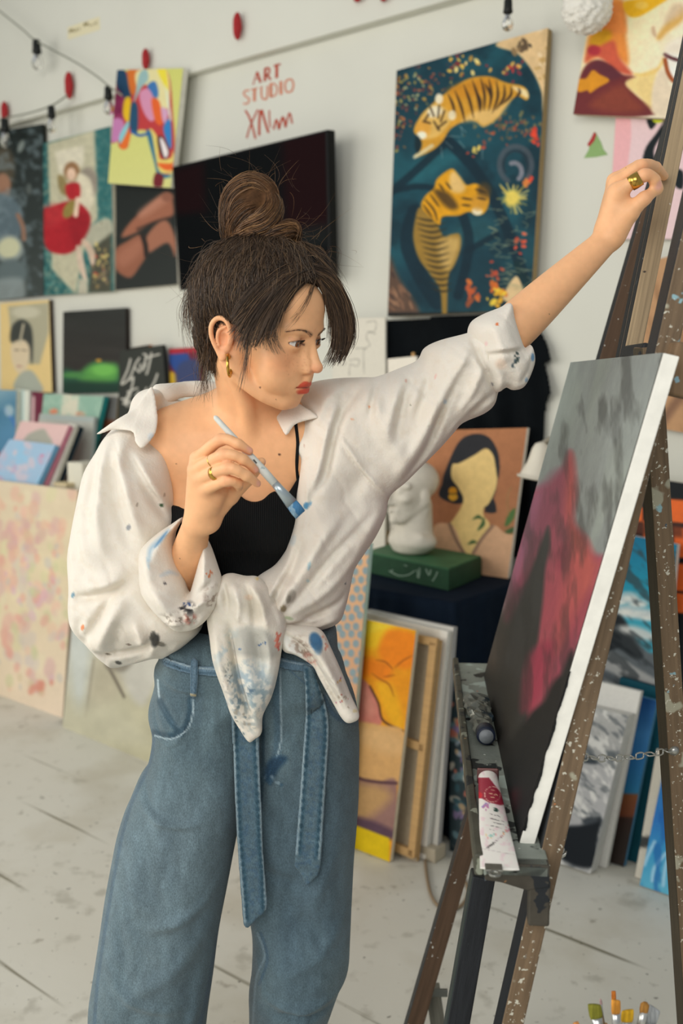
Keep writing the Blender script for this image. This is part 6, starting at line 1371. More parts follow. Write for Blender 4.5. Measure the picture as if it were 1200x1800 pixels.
dmo = np.full(len(bV), 9.0); dmo[nearm] = chain_d(Lc[nearm], [(-2.7, 7.8, -5.45), (-1.4, 8.9, -5.42), (0, 9.4, -5.40), (1.4, 8.9, -5.42), (2.7, 7.8, -5.45)]); sk.mix(np.clip(1.2 - dmo / .16, 0, 1) * .8, '#6a2420')
for e, s_ in zip(EYE, (-1, 1)):      # lash line on the lid edges, brows
    u = (lx - e[0]) * s_; w_ = lz - e[2] - .035 * u; f = (ly > e[1] + .2) & (np.abs(u) < 1.6); u1 = np.clip(u / 1.38, -1, 1)
    du = np.abs(w_ - .50 * (1 - np.abs(u1) ** 2.2)); dl = np.abs(w_ + .34 * (1 - u1 ** 2)); sk.mix(f * np.clip(1.3 - du / .16, 0, 1) * .85, '#4a3024'); sk.mix(f * np.clip(1.2 - dl / .14, 0, 1) * .45, '#a86a58')
    sk.mix(((ly > e[1]) & (lz > e[2] + .5) & (lz < e[2] + 1.0) & (np.abs(u) < 1.5)) * .25, '#b87a60')
    bd = np.full(len(bV), 9.0); mm = (ly > 5.5) & (np.abs(u) < 3) & (lz > 2) & (lz < 4.6)
    if mm.any():
        q = Lc[mm].copy(); q[:, 1] = 0; bd[mm] = chain_d(q, [((1.0) * s_, 0, 2.45), ((2.3) * s_, 0, 3.0), ((3.6) * s_, 0, 3.2), ((4.9) * s_, 0, 2.75)]); tt = np.clip((np.abs(lx) - 1.0) / 3.9, 0, 1)
        sk.mix(np.clip(1.35 - bd / (.28 - .17 * tt), 0, 1) * (.6 - .2 * tt), '#75503a')
rs = np.random.RandomState(12)
for i in range(60): 
    c = np.array([rs.choice([-1, 1]) * (1 + 3.5 * rs.rand()), 7.5, -3 + 3.5 * rs.rand()]); d = np.hypot(lx - c[0], lz - c[2]); sk.mix((ly > 4) * np.clip(1.4 - d / .10, 0, 1) * .3, '#b87a58')
for x, y, r_ in ((491, 799, 2.2), (457, 681, 1.6), (450, 615, 1.0), (468, 614, 1.0), (310, 815, 1.0), (316, 982, 1.0), (507, 659, .8), (485, 702, .8), (965, 552, .9), (1032, 498, .7)): sk.ell(x, y, r_, r_, '#4a2c20', .6, .9)
for q, a_, nrm_, rr in NAILS:
    n_ = unit(nrm_ - a_ * np.dot(nrm_, a_)); c = q + n_ * rr * .75 - a_ * rr * .1; d = bV - c; al = d @ a_; of = d @ n_; la = np.sqrt(np.maximum((d ** 2).sum(1) - al ** 2 - of ** 2, 0))
    sk.mix(np.clip(1.5 - np.sqrt((al / (rr * .95)) ** 2 + (la / (rr * .62)) ** 2), 0, 1) * (of > -rr * .35) * (np.linalg.norm(d, axis=1) < rr * 2) * .75, '#dba59a')
knob = [A3(388, 773, 1.412), A3(394, 800, 1.394), A3(400, 823, 1.386), A3(398, 845, 1.396), A3(348, 806, 1.445), A3(344, 826, 1.44), A3(351, 842, 1.436), A3(361, 860, 1.434), A3(1132, 308, 1.622), A3(1128, 291, 1.650), A3(1132, 349, 1.628), A3(438, 793, 1.408), A3(452, 850, 1.4), A3(448, 826, 1.404)]
for q in knob: sk.mix(np.clip(1.3 - np.linalg.norm(bV - q, axis=1) / .012, 0, 1) * .35, '#cf8a6c')
sk.c *= (1 + .05 * (fbm(px / 9, py / 9, 5, 3) - .5))[:, None]
skin = mat('skin', None, .48, spec=.35, sss=.12, sssr=(.006,), bump=.06, bscale=900)
bodyo = make('body', bV, bF, skin, person, True, np.clip(lin(np.clip(sk.c, 0, 1)) / .82, 0, .9))

# eyes
def eyeball(e, gaze):
    c = Hd(e); g = unit(HR3 @ np.asarray(gaze, float)); a1 = unit(np.cross(g, HU)); a2 = np.cross(g, a1); V = []; C = []; nr, ns = 40, 36
    for i in range(nr + 1):
        th = math.pi * (i / nr) ** 1.5; R_ = 1.20 * h * (1 + .035 * math.exp(-(th / .38) ** 2))
        for k in range(ns):
            a = 2 * math.pi * k / ns; V.append(c + (g * math.cos(th) + (a1 * math.cos(a) + a2 * math.sin(a)) * math.sin(th)) * R_)
            C.append(srgb('#0c0908') if th < .17 else srgb('#8f5526') * (1.0 - .25 * math.sin(a * 9) ** 2) if th < .44 else srgb('#3a2416') if th < .51 else srgb('#e8e2da'))
    FA = [(i * ns + k, i * ns + (k + 1) % ns, (i + 1) * ns + (k + 1) % ns, (i + 1) * ns + k) for i in range(nr) for k in range(ns)]
    o = make('eye', V, FA, mat('eye_wet', None, .08, spec=.6, coat=.6), bodyo, True, lin(np.array(C)))
for e in EYE: eyeball(e, (-.10, 1, -.04))
print('body', len(bV))
# ================================================================= CLOTHES
def skin_front(x, z, fn=None, y0=1.35, y1=1.85, n=140):
    """distance of the first body surface seen from the front, for arrays x, z"""
    x, z = np.atleast_1d(np.asarray(x, float)), np.atleast_1d(np.asarray(z, float)); ys = np.linspace(y0, y1, n); out = np.full(len(x), 9.0)
    for i in range(len(x)):
        f = body.eval(np.full((1, 1, 1), x[i]), ys[None, :, None], np.full((1, 1, 1), z[i]), np.array([x[i], (y0 + y1) / 2, z[i]]), (y1 - y0) / 2)
        if f is None: continue
        k = np.nonzero(f[0, :, 0] < 0)[0]
        if len(k): out[i] = ys[k[0]]
    return out
def torso_f(x, y, z):
    f = None
    for pc, pr, fn, k, op in torso:
        d = fn(x, y, z); f = d + 0 * (x + y + z) if f is None else smin(f, d, k)
    return f
# ---- ribbed black camisole
neckline = smoothline([(250, 900), (300, 893), (330, 899), (352, 894), (366, 897), (380, 888), (396, 886), (404, 880), (412, 871), (420, 874), (432, 881), (446, 883), (460, 880), (472, 870), (482, 866), (490, 871), (500, 874), (508, 866), (515, 855), (521, 846), (530, 842), (570, 850)], 5, False)
NLW = np.array([at(x, y, 1.56)[[0, 2]] for x, y in neckline])
cam_ = SDF(); tc_ = A3(420, 1000, 1.66)
def top_fn(x, y, z):
    f = torso_f(x, y, z); zc = np.interp((x + 0 * z).ravel(), NLW[:, 0], NLW[:, 1]).reshape((x + 0 * z).shape)
    sh = np.abs(f - .0012) - .0035 - .0012 * np.clip(1 - (zc - z) / .012, 0, 1)
    fold = .0012 * np.exp(-((z - 1.19) / .004) ** 2) + .0012 * np.exp(-((z - 1.155 - .1 * x) / .004) ** 2)
    return np.maximum(np.maximum(sh - fold, (z - zc) * .8), 1.03 - z)
cam_.custom(tc_, .34, top_fn)
V, FA = cam_.mesh(.0028, bmin=(-.36, 1.45, 1.02), bmax=(.10, 1.80, 1.40))
topm = mat('black_rib', '#0b0e10', .85, spec=.25, bump=.5, bscale=95, bump_tex='wave')
cami = make('camisole', V, FA, topm, person, True)
st_ = []
for x, y in [(521, 850), (519, 830), (520, 808), (521, 780), (517, 745)]:
    q = at(x, y, 1.56); st_.append(np.array([q[0], float(skin_front(q[0], q[2])[0]) - .002, q[2]]))
MB().tube(smoothline(st_, 5, False), .0028, 8).build('strap', topm, cami, True)

# ---- jeans
JE = dict(noise=[(.007, .06, 3, .6, 2.0), (.0024, .02, 8, -.4, 2.0)])
JL = Puffy([(287, 1162), (277, 1195), (266, 1229), (264, 1252), (270, 1279), (269, 1305), (261, 1341), (247, 1362), (230, 1402), (220, 1425), (208, 1465), (200, 1505), (188, 1569), (178, 1636), (166, 1713), (159, 1760), (159, 1800), (166, 1900), (180, 2010), (196, 2100), (330, 2104), (348, 1950), (362, 1800), (374, 1713), (384, 1636), (399, 1558), (413, 1484), (424, 1430), (452, 1300), (460, 1180), (400, 1165)],
    [(330, 1200, 1.66), (300, 1500, 1.63), (260, 1800, 1.62), (250, 2100, 1.66)], [(330, 1180, .12), (310, 1450, .115), (260, 1800, .10), (260, 2100, .08)], .075,
    [([(250, 1370), (290, 1390), (330, 1400), (370, 1398)], 9, 4), ([(262, 1345), (280, 1372), (310, 1388)], 7, -4), ([(413, 1484), (380, 1530), (330, 1560), (280, 1572)], 14, 5), ([(400, 1560), (370, 1600), (320, 1650), (250, 1690)], 18, 4), ([(390, 1590), (350, 1680), (335, 1800)], 14, -4), ([(372, 1716), (340, 1760), (300, 1800)], 16, 5), ([(230, 1540), (240, 1620), (236, 1700)], 16, -3), ([(215, 1660), (260, 1700), (330, 1720)], 12, 4), ([(190, 1740), (240, 1770), (300, 1772)], 12, -3)], **JE)
JR = Puffy([(440, 1165), (500, 1162), (560, 1170), (590, 1150), (606, 1180), (625, 1230), (631, 1285), (631, 1340), (630, 1403), (626, 1460), (622, 1507), (618, 1584), (615, 1650), (612, 1695), (600, 1722), (591, 1745), (580, 1780), (573, 1800), (566, 1900), (556, 2010), (548, 2104), (436, 2104), (437, 1950), (438, 1800), (438, 1740), (443, 1700), (444, 1640), (436, 1585), (425, 1500), (424, 1400), (430, 1260)],
    [(500, 1200, 1.68), (530, 1500, 1.69), (520, 1700, 1.66), (505, 1820, 1.71), (500, 2100, 1.74)], [(500, 1180, .12), (530, 1450, .11), (520, 1700, .10), (500, 2100, .08)], .07,
    [([(612, 1698), (570, 1708), (520, 1712), (470, 1700)], 10, 6), ([(600, 1725), (550, 1730), (490, 1725)], 9, -6), ([(620, 1560), (570, 1620), (500, 1660)], 16, 4), ([(540, 1560), (590, 1640), (605, 1690)], 14, -3), ([(600, 1420), (570, 1500), (520, 1560)], 16, 3), ([(450, 1640), (466, 1680), (464, 1710)], 6, 3), ([(430, 1420), (470, 1480), (540, 1500)], 14, -3)], **JE)
JW = Puffy([(290, 1100), (330, 1095), (400, 1092), (480, 1095), (560, 1092), (588, 1098), (594, 1150), (596, 1190), (560, 1240), (430, 1260), (310, 1235), (284, 1190)], 1.66, .115, .06, [([(285, 1160), (330, 1174), (375, 1180)], 6, 3), ([(300, 1125), (345, 1140)], 6, -3)])
for P_ in (JL, JR, JW): P_.folds = [(q, w_ * .85, a * 2.0) for q, w_, a in P_.folds]
JL.folds += [(np.array([at(x, y, 1.6)[[0, 2]] for x, y in smoothline(q, 4, False)]), .0035, a * .001) for q, a in (([(277, 1195), (282, 1235), (302, 1268), (322, 1285)], 3), ([(335, 1230), (334, 1255), (325, 1278), (300, 1294), (270, 1288)], 3), ([(273, 1215), (276, 1250), (296, 1286)], -4))]
jn = SDF(); jn.k = .012; puff(jn, JL, .004); puff(jn, JR, .006); puff(jn, JW, .02)
V, FA = jn.mesh(.0027, relax=1)
def jfront(x, z): return np.minimum(np.minimum(JL.front(x, z), JR.front(x, z)), JW.front(x, z))
px, py = proj(V); jp = Paint(px, py, '#60788c')
DN, DD, DF_ = '#647b8c', '#3a5266', '#7f939f'
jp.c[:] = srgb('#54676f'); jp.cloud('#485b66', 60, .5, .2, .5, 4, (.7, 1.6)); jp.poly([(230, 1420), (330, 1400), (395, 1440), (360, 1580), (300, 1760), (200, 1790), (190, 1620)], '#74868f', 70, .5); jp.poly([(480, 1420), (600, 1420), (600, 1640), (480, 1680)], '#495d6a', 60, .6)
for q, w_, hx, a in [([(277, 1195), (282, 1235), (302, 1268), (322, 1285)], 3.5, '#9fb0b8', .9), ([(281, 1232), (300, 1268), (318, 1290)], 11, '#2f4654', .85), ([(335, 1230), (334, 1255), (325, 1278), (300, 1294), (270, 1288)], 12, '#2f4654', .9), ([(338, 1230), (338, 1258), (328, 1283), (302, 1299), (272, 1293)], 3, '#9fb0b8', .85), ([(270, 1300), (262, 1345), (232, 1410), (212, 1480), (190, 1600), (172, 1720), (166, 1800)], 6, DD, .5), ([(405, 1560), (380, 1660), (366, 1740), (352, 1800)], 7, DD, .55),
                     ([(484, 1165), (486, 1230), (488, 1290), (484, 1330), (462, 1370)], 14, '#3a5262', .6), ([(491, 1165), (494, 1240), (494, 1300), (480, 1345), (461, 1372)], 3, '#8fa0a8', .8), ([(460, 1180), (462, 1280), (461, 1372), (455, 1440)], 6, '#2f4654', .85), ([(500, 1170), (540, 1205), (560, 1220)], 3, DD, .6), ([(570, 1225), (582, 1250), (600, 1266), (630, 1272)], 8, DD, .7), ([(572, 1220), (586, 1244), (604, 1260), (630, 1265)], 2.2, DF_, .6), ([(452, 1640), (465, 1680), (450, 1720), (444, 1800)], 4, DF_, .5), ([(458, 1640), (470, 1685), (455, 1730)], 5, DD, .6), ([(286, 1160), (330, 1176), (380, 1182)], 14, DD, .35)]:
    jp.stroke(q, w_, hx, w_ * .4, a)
jp.poly([(470, 1340), (492, 1328), (505, 1334), (490, 1352), (478, 1372), (466, 1370)], '#1e3a52', 4, .9); jp.dabs(478, 1378, 18, 8, 8, ['#2c4a60', '#8fa4b0'], 5, 3, a=.6)
jp.tone(.06, 9, 5, (.8, 1.6)); jp.tone(.10, 20, 6, (.6, 2))
den = mat('denim', None, .85, bump=.6, bscale=420, sheen=.12, noise=.30, nscale=330, stretch=(1.6, 1, 1))
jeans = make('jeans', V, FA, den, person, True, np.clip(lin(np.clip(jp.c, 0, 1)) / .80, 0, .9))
def leafpart(name, out, base, gap, T, m, parent, cols, folds=(), noise=None, h_=.0024, R=.004, lift=None, sm=4, K=.8, d0=1.55):
    lf = Leaf(out, base, gap, T, folds, noise, d0, sm, R, lift); d = SDF(); puff(d, lf, .002); V, FA = d.mesh(h_, relax=2)
    px, py = proj(V); p = Paint(px, py, cols[0]); cols[1](p)
    return make(name, V, FA, m, parent, True, np.clip(lin(np.clip(p.c, 0, 1)) / K, 0, .9)), lf
def beltc(edgeL, edgeR):
    def f(p):
        p.tone(.12, 9, 3, (2.2, .6), 10); p.cloud('#3c566c', 6, .5, .15, .6, 4)
        for e in (edgeL, edgeR):
            c = np.mean([edgeL, edgeR], axis=0)
            p.stroke(e + (c - e) * .34, 8, '#33505f', 4, .7); p.stroke(e + (c - e) * .12, 4, '#8d9ea6', 2.5, .8)
            q = smoothline(e + (c - e) * .30, 12, False)
            for i in range(0, len(q) - 1, 2): p.ell(q[i][0], q[i][1], 3.2, 4.6, '#24404f', .6, .8)
    return f
eL, eR = np.array([(407, 1255), (409, 1320), (412, 1410), (416, 1480), (423, 1560), (428, 1622)], float), np.array([(452, 1255), (455, 1320), (460, 1410), (463, 1480), (467, 1540), (469, 1597)], float)
leafpart('belt_tie', [(405, 1240), (406, 1268), (410, 1348), (414, 1440), (419, 1520), (426, 1612), (428, 1626), (436, 1632), (452, 1614), (469, 1598), (468, 1560), (463, 1500), (460, 1420), (456, 1320), (452, 1240)], lambda x, z: np.minimum(jfront(x, z), 1.562), .010, .003, den, jeans, ('#4c626e', beltc(eL, eR)), [(eL + (eR - eL) * .08, 3, 1.6), (eL + (eR - eL) * .92, 3, 1.6)] + [([(412 + (i % 3) * 8, 1270 + i * 22), (440 + (i % 2) * 10, 1284 + i * 22)], 5, 1.4 if i % 2 else -1.4) for i in range(15)], sm=2)
eL, eR = np.array([(535, 1180), (536, 1260), (531, 1330), (525, 1420), (519, 1500)], float), np.array([(556, 1180), (577, 1265), (575, 1340), (569, 1430), (563, 1510)], float)
leafpart('belt_tie', [(530, 1168), (535, 1200), (536, 1250), (531, 1330), (525, 1410), (517, 1510), (518, 1524), (530, 1540), (538, 1558), (552, 1545), (564, 1524), (570, 1430), (576, 1340), (579, 1280), (574, 1240), (562, 1205), (548, 1172)], jfront, .011, .003, den, jeans, ('#4f646f', beltc(eL, eR)), [(eL + (eR - eL) * .08, 3, 1.6), (eL + (eR - eL) * .92, 3, 1.6)] + [([(532 + (i % 3) * 6, 1200 + i * 22), (556 + (i % 2) * 8, 1214 + i * 22)], 5, 1.4 if i % 2 else -1.4) for i in range(14)], sm=2)
leafpart('belt', [(286, 1150), (300, 1158), (340, 1168), (400, 1172), (400, 1190), (340, 1186), (300, 1176), (285, 1168)], jfront, .004, .0025, den, jeans, ('#586f80', lambda p: (p.stroke([(286, 1156), (340, 1173), (400, 1177)], 2.5, '#9aa8ae', 2, .8), p.stroke([(286, 1164), (340, 1181), (400, 1184)], 3, '#2f4858', 2, .7))))
leafpart('belt', [(486, 1152), (520, 1160), (560, 1166), (562, 1184), (520, 1180), (486, 1172)], jfront, .004, .0025, den, jeans, ('#4f6676', lambda p: p.stroke([(486, 1158), (520, 1166), (560, 1172)], 2.5, '#8d9ca4', 2, .7)))
leafpart('belt_loop', [(335, 1158), (349, 1160), (348, 1200), (345, 1226), (334, 1224), (334, 1190)], jfront, .009, .003, den, jeans, ('#566c7c', lambda p: (p.stroke([(337, 1160), (336, 1222)], 2, '#2f4858', 1.5, .8), p.stroke([(346, 1160), (343, 1224)], 2, '#2f4858', 1.5, .8), p.stroke([(334, 1221), (346, 1223)], 4, '#a89a78', 2, .9))), sm=2)
leafpart('belt_loop', [(543, 1172), (553, 1174), (554, 1195), (545, 1194)], jfront, .009, .003, den, jeans, ('#4f6676', lambda p: None), sm=1)
shoe = mat('shoe_canvas', '#d8d4c8', .8)
for x, y in ((-.30, 1.62), (-.08, 1.70)):
    d = SDF(); d.k = .02; d.cap((x, y + .03, .035), (x - .01, y - .15, .032), .038, .034); d.cap((x, y + .03, .05), (x, y + .03, .10), .036, .036); d.custom((x, y, -.2), .3, lambda a, b, c: c - .001 + 0 * a + 0 * b, k=0, op='-'); V, FA = d.mesh(.006); make('shoe', V, FA, shoe, person, True)

# ---- the shirt: two big volumes (each half with its sleeve), rolled cuffs, collar, knot and tails
NZ = [(.006, .055, 3, .9, 2.4), (.0024, .034, 7, .75, 3.2), (.0012, .009, 5, .5, 2.0)]
GAIN = 2.4
SA = Puffy([(262, 686), (244, 706), (214, 738), (186, 768), (170, 795), (150, 830), (139, 880), (129, 940), (125, 975), (127, 1025), (126, 1066), (133, 1097), (160, 1130), (189, 1155), (208, 1167), (240, 1161), (277, 1152), (302, 1150), (333, 1126), (356, 1100), (352, 1060), (330, 1030), (318, 990), (312, 950), (314, 912), (307, 887), (302, 847), (293, 800), (281, 767), (275, 722), (280, 692)],
    [(255, 730, 1.66), (200, 790, 1.65), (290, 850, 1.605), (160, 1000, 1.64), (250, 1050, 1.61), (240, 1140, 1.64), (320, 1080, 1.60)], [(255, 720, .055), (200, 800, .085), (285, 850, .075), (160, 1000, .11), (240, 1060, .115), (250, 1130, .10), (310, 980, .07)], .060,
    [([(240, 790), (258, 826), (282, 872), (304, 912)], 7, -7), ([(250, 790), (272, 826), (294, 868), (310, 905)], 6, 4), ([(228, 765), (232, 810), (246, 870), (268, 930), (270, 945)], 10, 6), ([(212, 770), (216, 830), (226, 890), (250, 950)], 10, -5), ([(188, 780), (180, 840), (172, 900), (180, 940)], 9, -5), ([(200, 770), (196, 830), (196, 900), (210, 960)], 10, 5),
     ([(248, 1002), (222, 1016), (190, 1026), (155, 1030)], 8, -8), ([(245, 985), (215, 1000), (180, 1008)], 11, 6), ([(246, 1012), (222, 1026), (200, 1058), (180, 1090), (160, 1122)], 8, -8), ([(243, 1030), (225, 1060), (205, 1100), (195, 1125)], 12, 7), ([(238, 1060), (228, 1090), (222, 1125)], 8, -5), ([(286, 1086), (281, 1106), (256, 1118), (215, 1124), (185, 1122)], 7, -7), ([(262, 1066), (274, 1094), (266, 1108)], 8, 6), ([(292, 1095), (280, 1130), (250, 1148), (215, 1155)], 7, 5), ([(302, 1106), (312, 1130), (296, 1146)], 6, -6), ([(330, 1110), (310, 1130), (300, 1148)], 6, 5), ([(172, 1060), (160, 1090), (170, 1120)], 9, -5), ([(145, 990), (150, 1030), (145, 1070)], 10, 4), ([(160, 880), (156, 930), (165, 970), (190, 985)], 10, -4), ([(172, 1090), (200, 1140), (230, 1152)], 9, 5)], NZ)
SB = Puffy([(478, 708), (486, 730), (500, 764), (513, 797), (528, 806), (526, 840), (521, 870), (515, 893), (508, 930), (500, 967), (483, 993), (455, 1012), (440, 1030), (450, 1070), (470, 1098), (500, 1106), (533, 1113), (573, 1103), (597, 1091), (607, 1068), (616, 1030), (623, 1000), (640, 973), (660, 943), (677, 907), (685, 872), (712, 848), (733, 827), (773, 787), (797, 760), (813, 743), (850, 727), (868, 711), (875, 688), (890, 650), (876, 600), (850, 572), (822, 585), (773, 598), (745, 612), (733, 633), (702, 647), (662, 662), (638, 663), (590, 665), (548, 672), (515, 688), (490, 698)],
    [(500, 720, 1.67), (520, 850, 1.60), (600, 760, 1.66), (640, 850, 1.66), (560, 950, 1.61), (480, 1060, 1.57), (580, 1080, 1.63), (750, 700, 1.655), (860, 620, 1.615)], [(500, 720, .05), (520, 850, .055), (600, 760, .088), (640, 850, .075), (560, 960, .075), (490, 1060, .055), (590, 1070, .07), (750, 700, .082), (860, 630, .064)], .058,
    [([(529, 927), (546, 876), (572, 822), (590, 745), (612, 706), (640, 670)], 8, -8), ([(518, 950), (535, 900), (556, 850), (572, 780), (592, 716)], 9, 5), ([(600, 766), (643, 826), (684, 871)], 3.5, 2.6), ([(596, 770), (638, 830), (680, 876)], 3, -2.2), ([(655, 664), (650, 690), (668, 740), (700, 800), (706, 838)], 14, 5), ([(664, 663), (652, 700), (648, 730)], 6, -6), ([(700, 650), (690, 700), (676, 760)], 10, 5), ([(740, 616), (722, 660), (700, 720), (690, 780)], 9, -5),
     ([(802, 648), (768, 726), (742, 790), (700, 848)], 6, -8), ([(790, 640), (756, 715), (728, 780), (694, 836)], 11, 6), ([(818, 600), (798, 650), (772, 720)], 8, 5), ([(760, 606), (748, 660), (724, 740)], 8, -4), ([(842, 640), (818, 690), (790, 735)], 7, 4), ([(868, 690), (842, 706), (818, 730)], 7, -5), ([(822, 590), (832, 620), (846, 652), (872, 690)], 6, -6), ([(836, 700), (812, 722), (780, 770)], 6, 4),
     ([(470, 1080), (494, 1030), (516, 990), (533, 940)], 7, -7), ([(462, 1060), (486, 1018), (505, 980), (518, 930)], 6, 5), ([(488, 1085), (540, 1020), (600, 950), (660, 890)], 8, -5), ([(480, 1070), (520, 1010), (575, 930), (640, 850)], 12, 5), ([(496, 1096), (556, 1066), (604, 1042), (625, 1000)], 7, -6), ([(500, 1100), (560, 1088), (606, 1070)], 7, 5), ([(520, 1060), (580, 1020), (630, 970)], 9, 4), ([(505, 1085), (530, 1076), (560, 1075)], 6, 4), ([(540, 836), (541, 880), (534, 930)], 3, 2.2), ([(600, 680), (575, 700), (560, 735)], 8, 4), ([(620, 672), (600, 700), (596, 740)], 7, -4), ([(640, 820), (610, 890), (560, 980)], 16, -5), ([(670, 880), (640, 940), (610, 1000)], 10, 4)], NZ)
for P_ in (SA, SB): P_.folds = [(q, w_, a * GAIN) for q, w_, a in P_.folds]
shirt_s = SDF(); shirt_s.k = .006; puff(shirt_s, SA, .004); puff(shirt_s, SB, .004)
for a, b, r0, r1 in ((A3(262, 716, 1.70), A3(430, 800, 1.775), .03, .05), (A3(430, 800, 1.775), A3(560, 720, 1.73), .05, .04), (A3(300, 1000, 1.76), A3(560, 1000, 1.76), .05, .05)): shirt_s.cap(a, b, r0, r1, k=.03)   # the back of the shirt
V, FA = shirt_s.mesh(.0028, relax=1)
def sfront(x, z): return np.minimum(SA.front(x, z), SB.front(x, z))
CLOTH = '#d6d0c5'
def smudge(p, cx, cy, rx, ry, hx, a=.6, size=6, th=.48, seed=1, rot=0):
    t = math.radians(rot); dx, dy = p.x - cx, p.y - cy; u, v = (dx * math.cos(t) + dy * math.sin(t)) / rx, (-dx * math.sin(t) + dy * math.cos(t)) / ry
    n = fbm(p.x / size + seed * 7, p.y / size, seed, 4); p.mix(np.clip(1.3 - np.sqrt(u * u + v * v), 0, 1) * np.clip((n - th) / .1, 0, 1) * a, hx)
def dirt(p):
    p.cloud('#d6cdc0', 40, .52, .2, .55, 11, (.7, 1.4)); p.cloud('#cfc4b4', 12, .62, .12, .35, 21)
    B, D, O, G, Y = '#5f86a8', '#3a4046', '#d2703c', '#a8a69e', '#c8b050'
    for x, y, rx, ry, hx, a in [(284, 888, 4, 3, '#2f4a30', .9), (226, 927, 4, 5, '#5a6270', .6), (241, 887, 2, 4, '#8d8478', .7), (289, 870, 2, 3, '#8d8478', .7), (128, 1046, 3, 5, '#4f7f9a', .7), (145, 1103, 3, 5, O, .8), (273, 1126, 7, 12, '#2c2c2a', .9), (268, 1118, 5, 9, '#33332f', .8), (282, 1132, 9, 4, '#4a4438', .6), (208, 1165, 6, 3, '#33332f', .8), (190, 1150, 5, 2, '#5a5040', .7), (226, 1133, 4, 2, '#5a4a40', .7), (266, 770, 4, 5, '#9ab0c0', .5), (538, 889, 5, 6, '#3f7fa8', .9), (545, 885, 3, 4, '#5f94b4', .7), (543, 995, 3, 8, '#8fb4c4', .7), (541, 1021, 3, 3, '#9ab8c0', .6), (512, 1048, 8, 12, '#8a8478', .6), (498, 1070, 5, 6, '#7a6a4c', .8), (507, 1053, 4, 8, '#6a6458', .6), (508, 1087, 8, 3, '#8fa47a', .6), (452, 1017, 3, 3, '#d8b040', .8), (480, 1050, 7, 14, '#aaa498', .6), (505, 1020, 14, 12, '#c9c0b4', .7), (545, 960, 12, 14, '#cfc8bc', .6), (534, 783, 1.5, 3, '#b08a7a', .6), (713, 669, 2, 3, '#c89080', .6), (619, 738, 2, 2, O, .7), (721, 713, 1.5, 1.5, '#5a5a4a', .8), (782, 706, 3, 4, '#9ab0c4', .6), (765, 662, 2, 5, '#d8a8a0', .6), (649, 715, 1.5, 3, O, .6), (607, 1026, 1.5, 2, D, .7), (517, 820, 1.5, 3, '#c8a89c', .6), (515, 950, 5, 10, '#b8c8d0', .5), (655, 800, 8, 6, '#dcd6cc', .5)]:
        p.ell(x, y, rx, ry, hx, .5, a, 15)
shm = mat('shirt_cotton', None, .85, bump=.3, bscale=260, sheen=.15, sss=.05, sssr=(.004,))
px, py = proj(V); sp_ = Paint(px, py, CLOTH); dirt(sp_)
shirt = make('shirt', V, FA, shm, person, True, np.clip(lin(np.clip(sp_.c, 0, 1)) / .86, 0, .86))
def shirtpart(name, parts, cols, h_=.0028, k=.003, K=.86, relax=1):
    d = SDF()
    for p in parts: p.folds = [(q, w_, a * 2.0) for q, w_, a in p.folds]
    for p in parts: puff(d, p, k)
    V, FA = d.mesh(h_, relax=relax); px, py = proj(V); p = Paint(px, py, CLOTH); cols(p)
    return make(name, V, FA, shm, shirt, True, np.clip(lin(np.clip(p.c, 0, 1)) / K, 0, .86))
# left cuff, rolled wide open round the forearm
CUF = Puffy([(247, 990), (250, 963), (273, 940), (300, 922), (322, 909), (308, 938), (309, 968), (315, 998), (324, 1024), (332, 1044), (340, 1022), (350, 985), (358, 948), (369, 958), (384, 1000), (389, 1020), (386, 1053), (364, 1088), (341, 1104), (313, 1106), (293, 1091), (267, 1064), (250, 1034)],
    [(260, 990, 1.555), (320, 1060, 1.52), (370, 1020, 1.52)], [(260, 1000, .075), (320, 1060, .062), (375, 1020, .045)], .034,
    [([(318, 912), (306, 942), (308, 972), (314, 1002), (326, 1034), (334, 1048)], 7, 6), ([(350, 1040), (372, 1020), (384, 1010)], 6, -5), ([(345, 1055), (370, 1045), (380, 1050)], 5, 5), ([(340, 1064), (352, 1072), (345, 1092)], 6, -7), ([(290, 1088), (320, 1080), (345, 1085)], 6, 5), ([(258, 1000), (266, 1040), (300, 1075)], 8, -3), ([(268, 960), (280, 1010), (310, 1058)], 10, 4), ([(325, 1066), (334, 1084), (328, 1100)], 5, -5), ([(358, 1062), (372, 1070), (380, 1060)], 5, -4)], NZ)
def cufdirt(p):
    p.cloud('#d3cabd', 18, .5, .15, .6, 5)
    for q, w_, hx, a in [([(262, 985), (265, 965), (282, 948), (296, 932)], 8, '#7fa0b8', .75), ([(272, 962), (283, 948), (293, 935)], 4, '#3f6f98', .8), ([(283, 1012), (298, 1006), (312, 1010)], 7, '#a8bccb', .7), ([(262, 1000), (258, 980)], 4, '#8fb0c4', .6)]: p.stroke(q, w_, hx, w_, a, .6)
    smudge(p, 332, 1070, 12, 13, '#232325', .95, 6, .42, 3), smudge(p, 334, 1088, 12, 10, '#a8483a', .85, 6, .46, 5), smudge(p, 310, 1088, 34, 12, '#5f554a', .7, 6, .5, 7), smudge(p, 372, 1050, 14, 24, '#7a6658', .7, 5, .5, 8); p.dabs(324, 1064, 10, 8, 6, ['#2f4a78', '#2a2a2c'], 3, 7); p.dabs(372, 1008, 10, 6, 5, ['#d2703c', '#4a5a80', '#c87a50'], 3, 9); p.ell(290, 1025, 2, 3, '#3a3a40', .5)
shirtpart('cuff', [CUF], cufdirt)
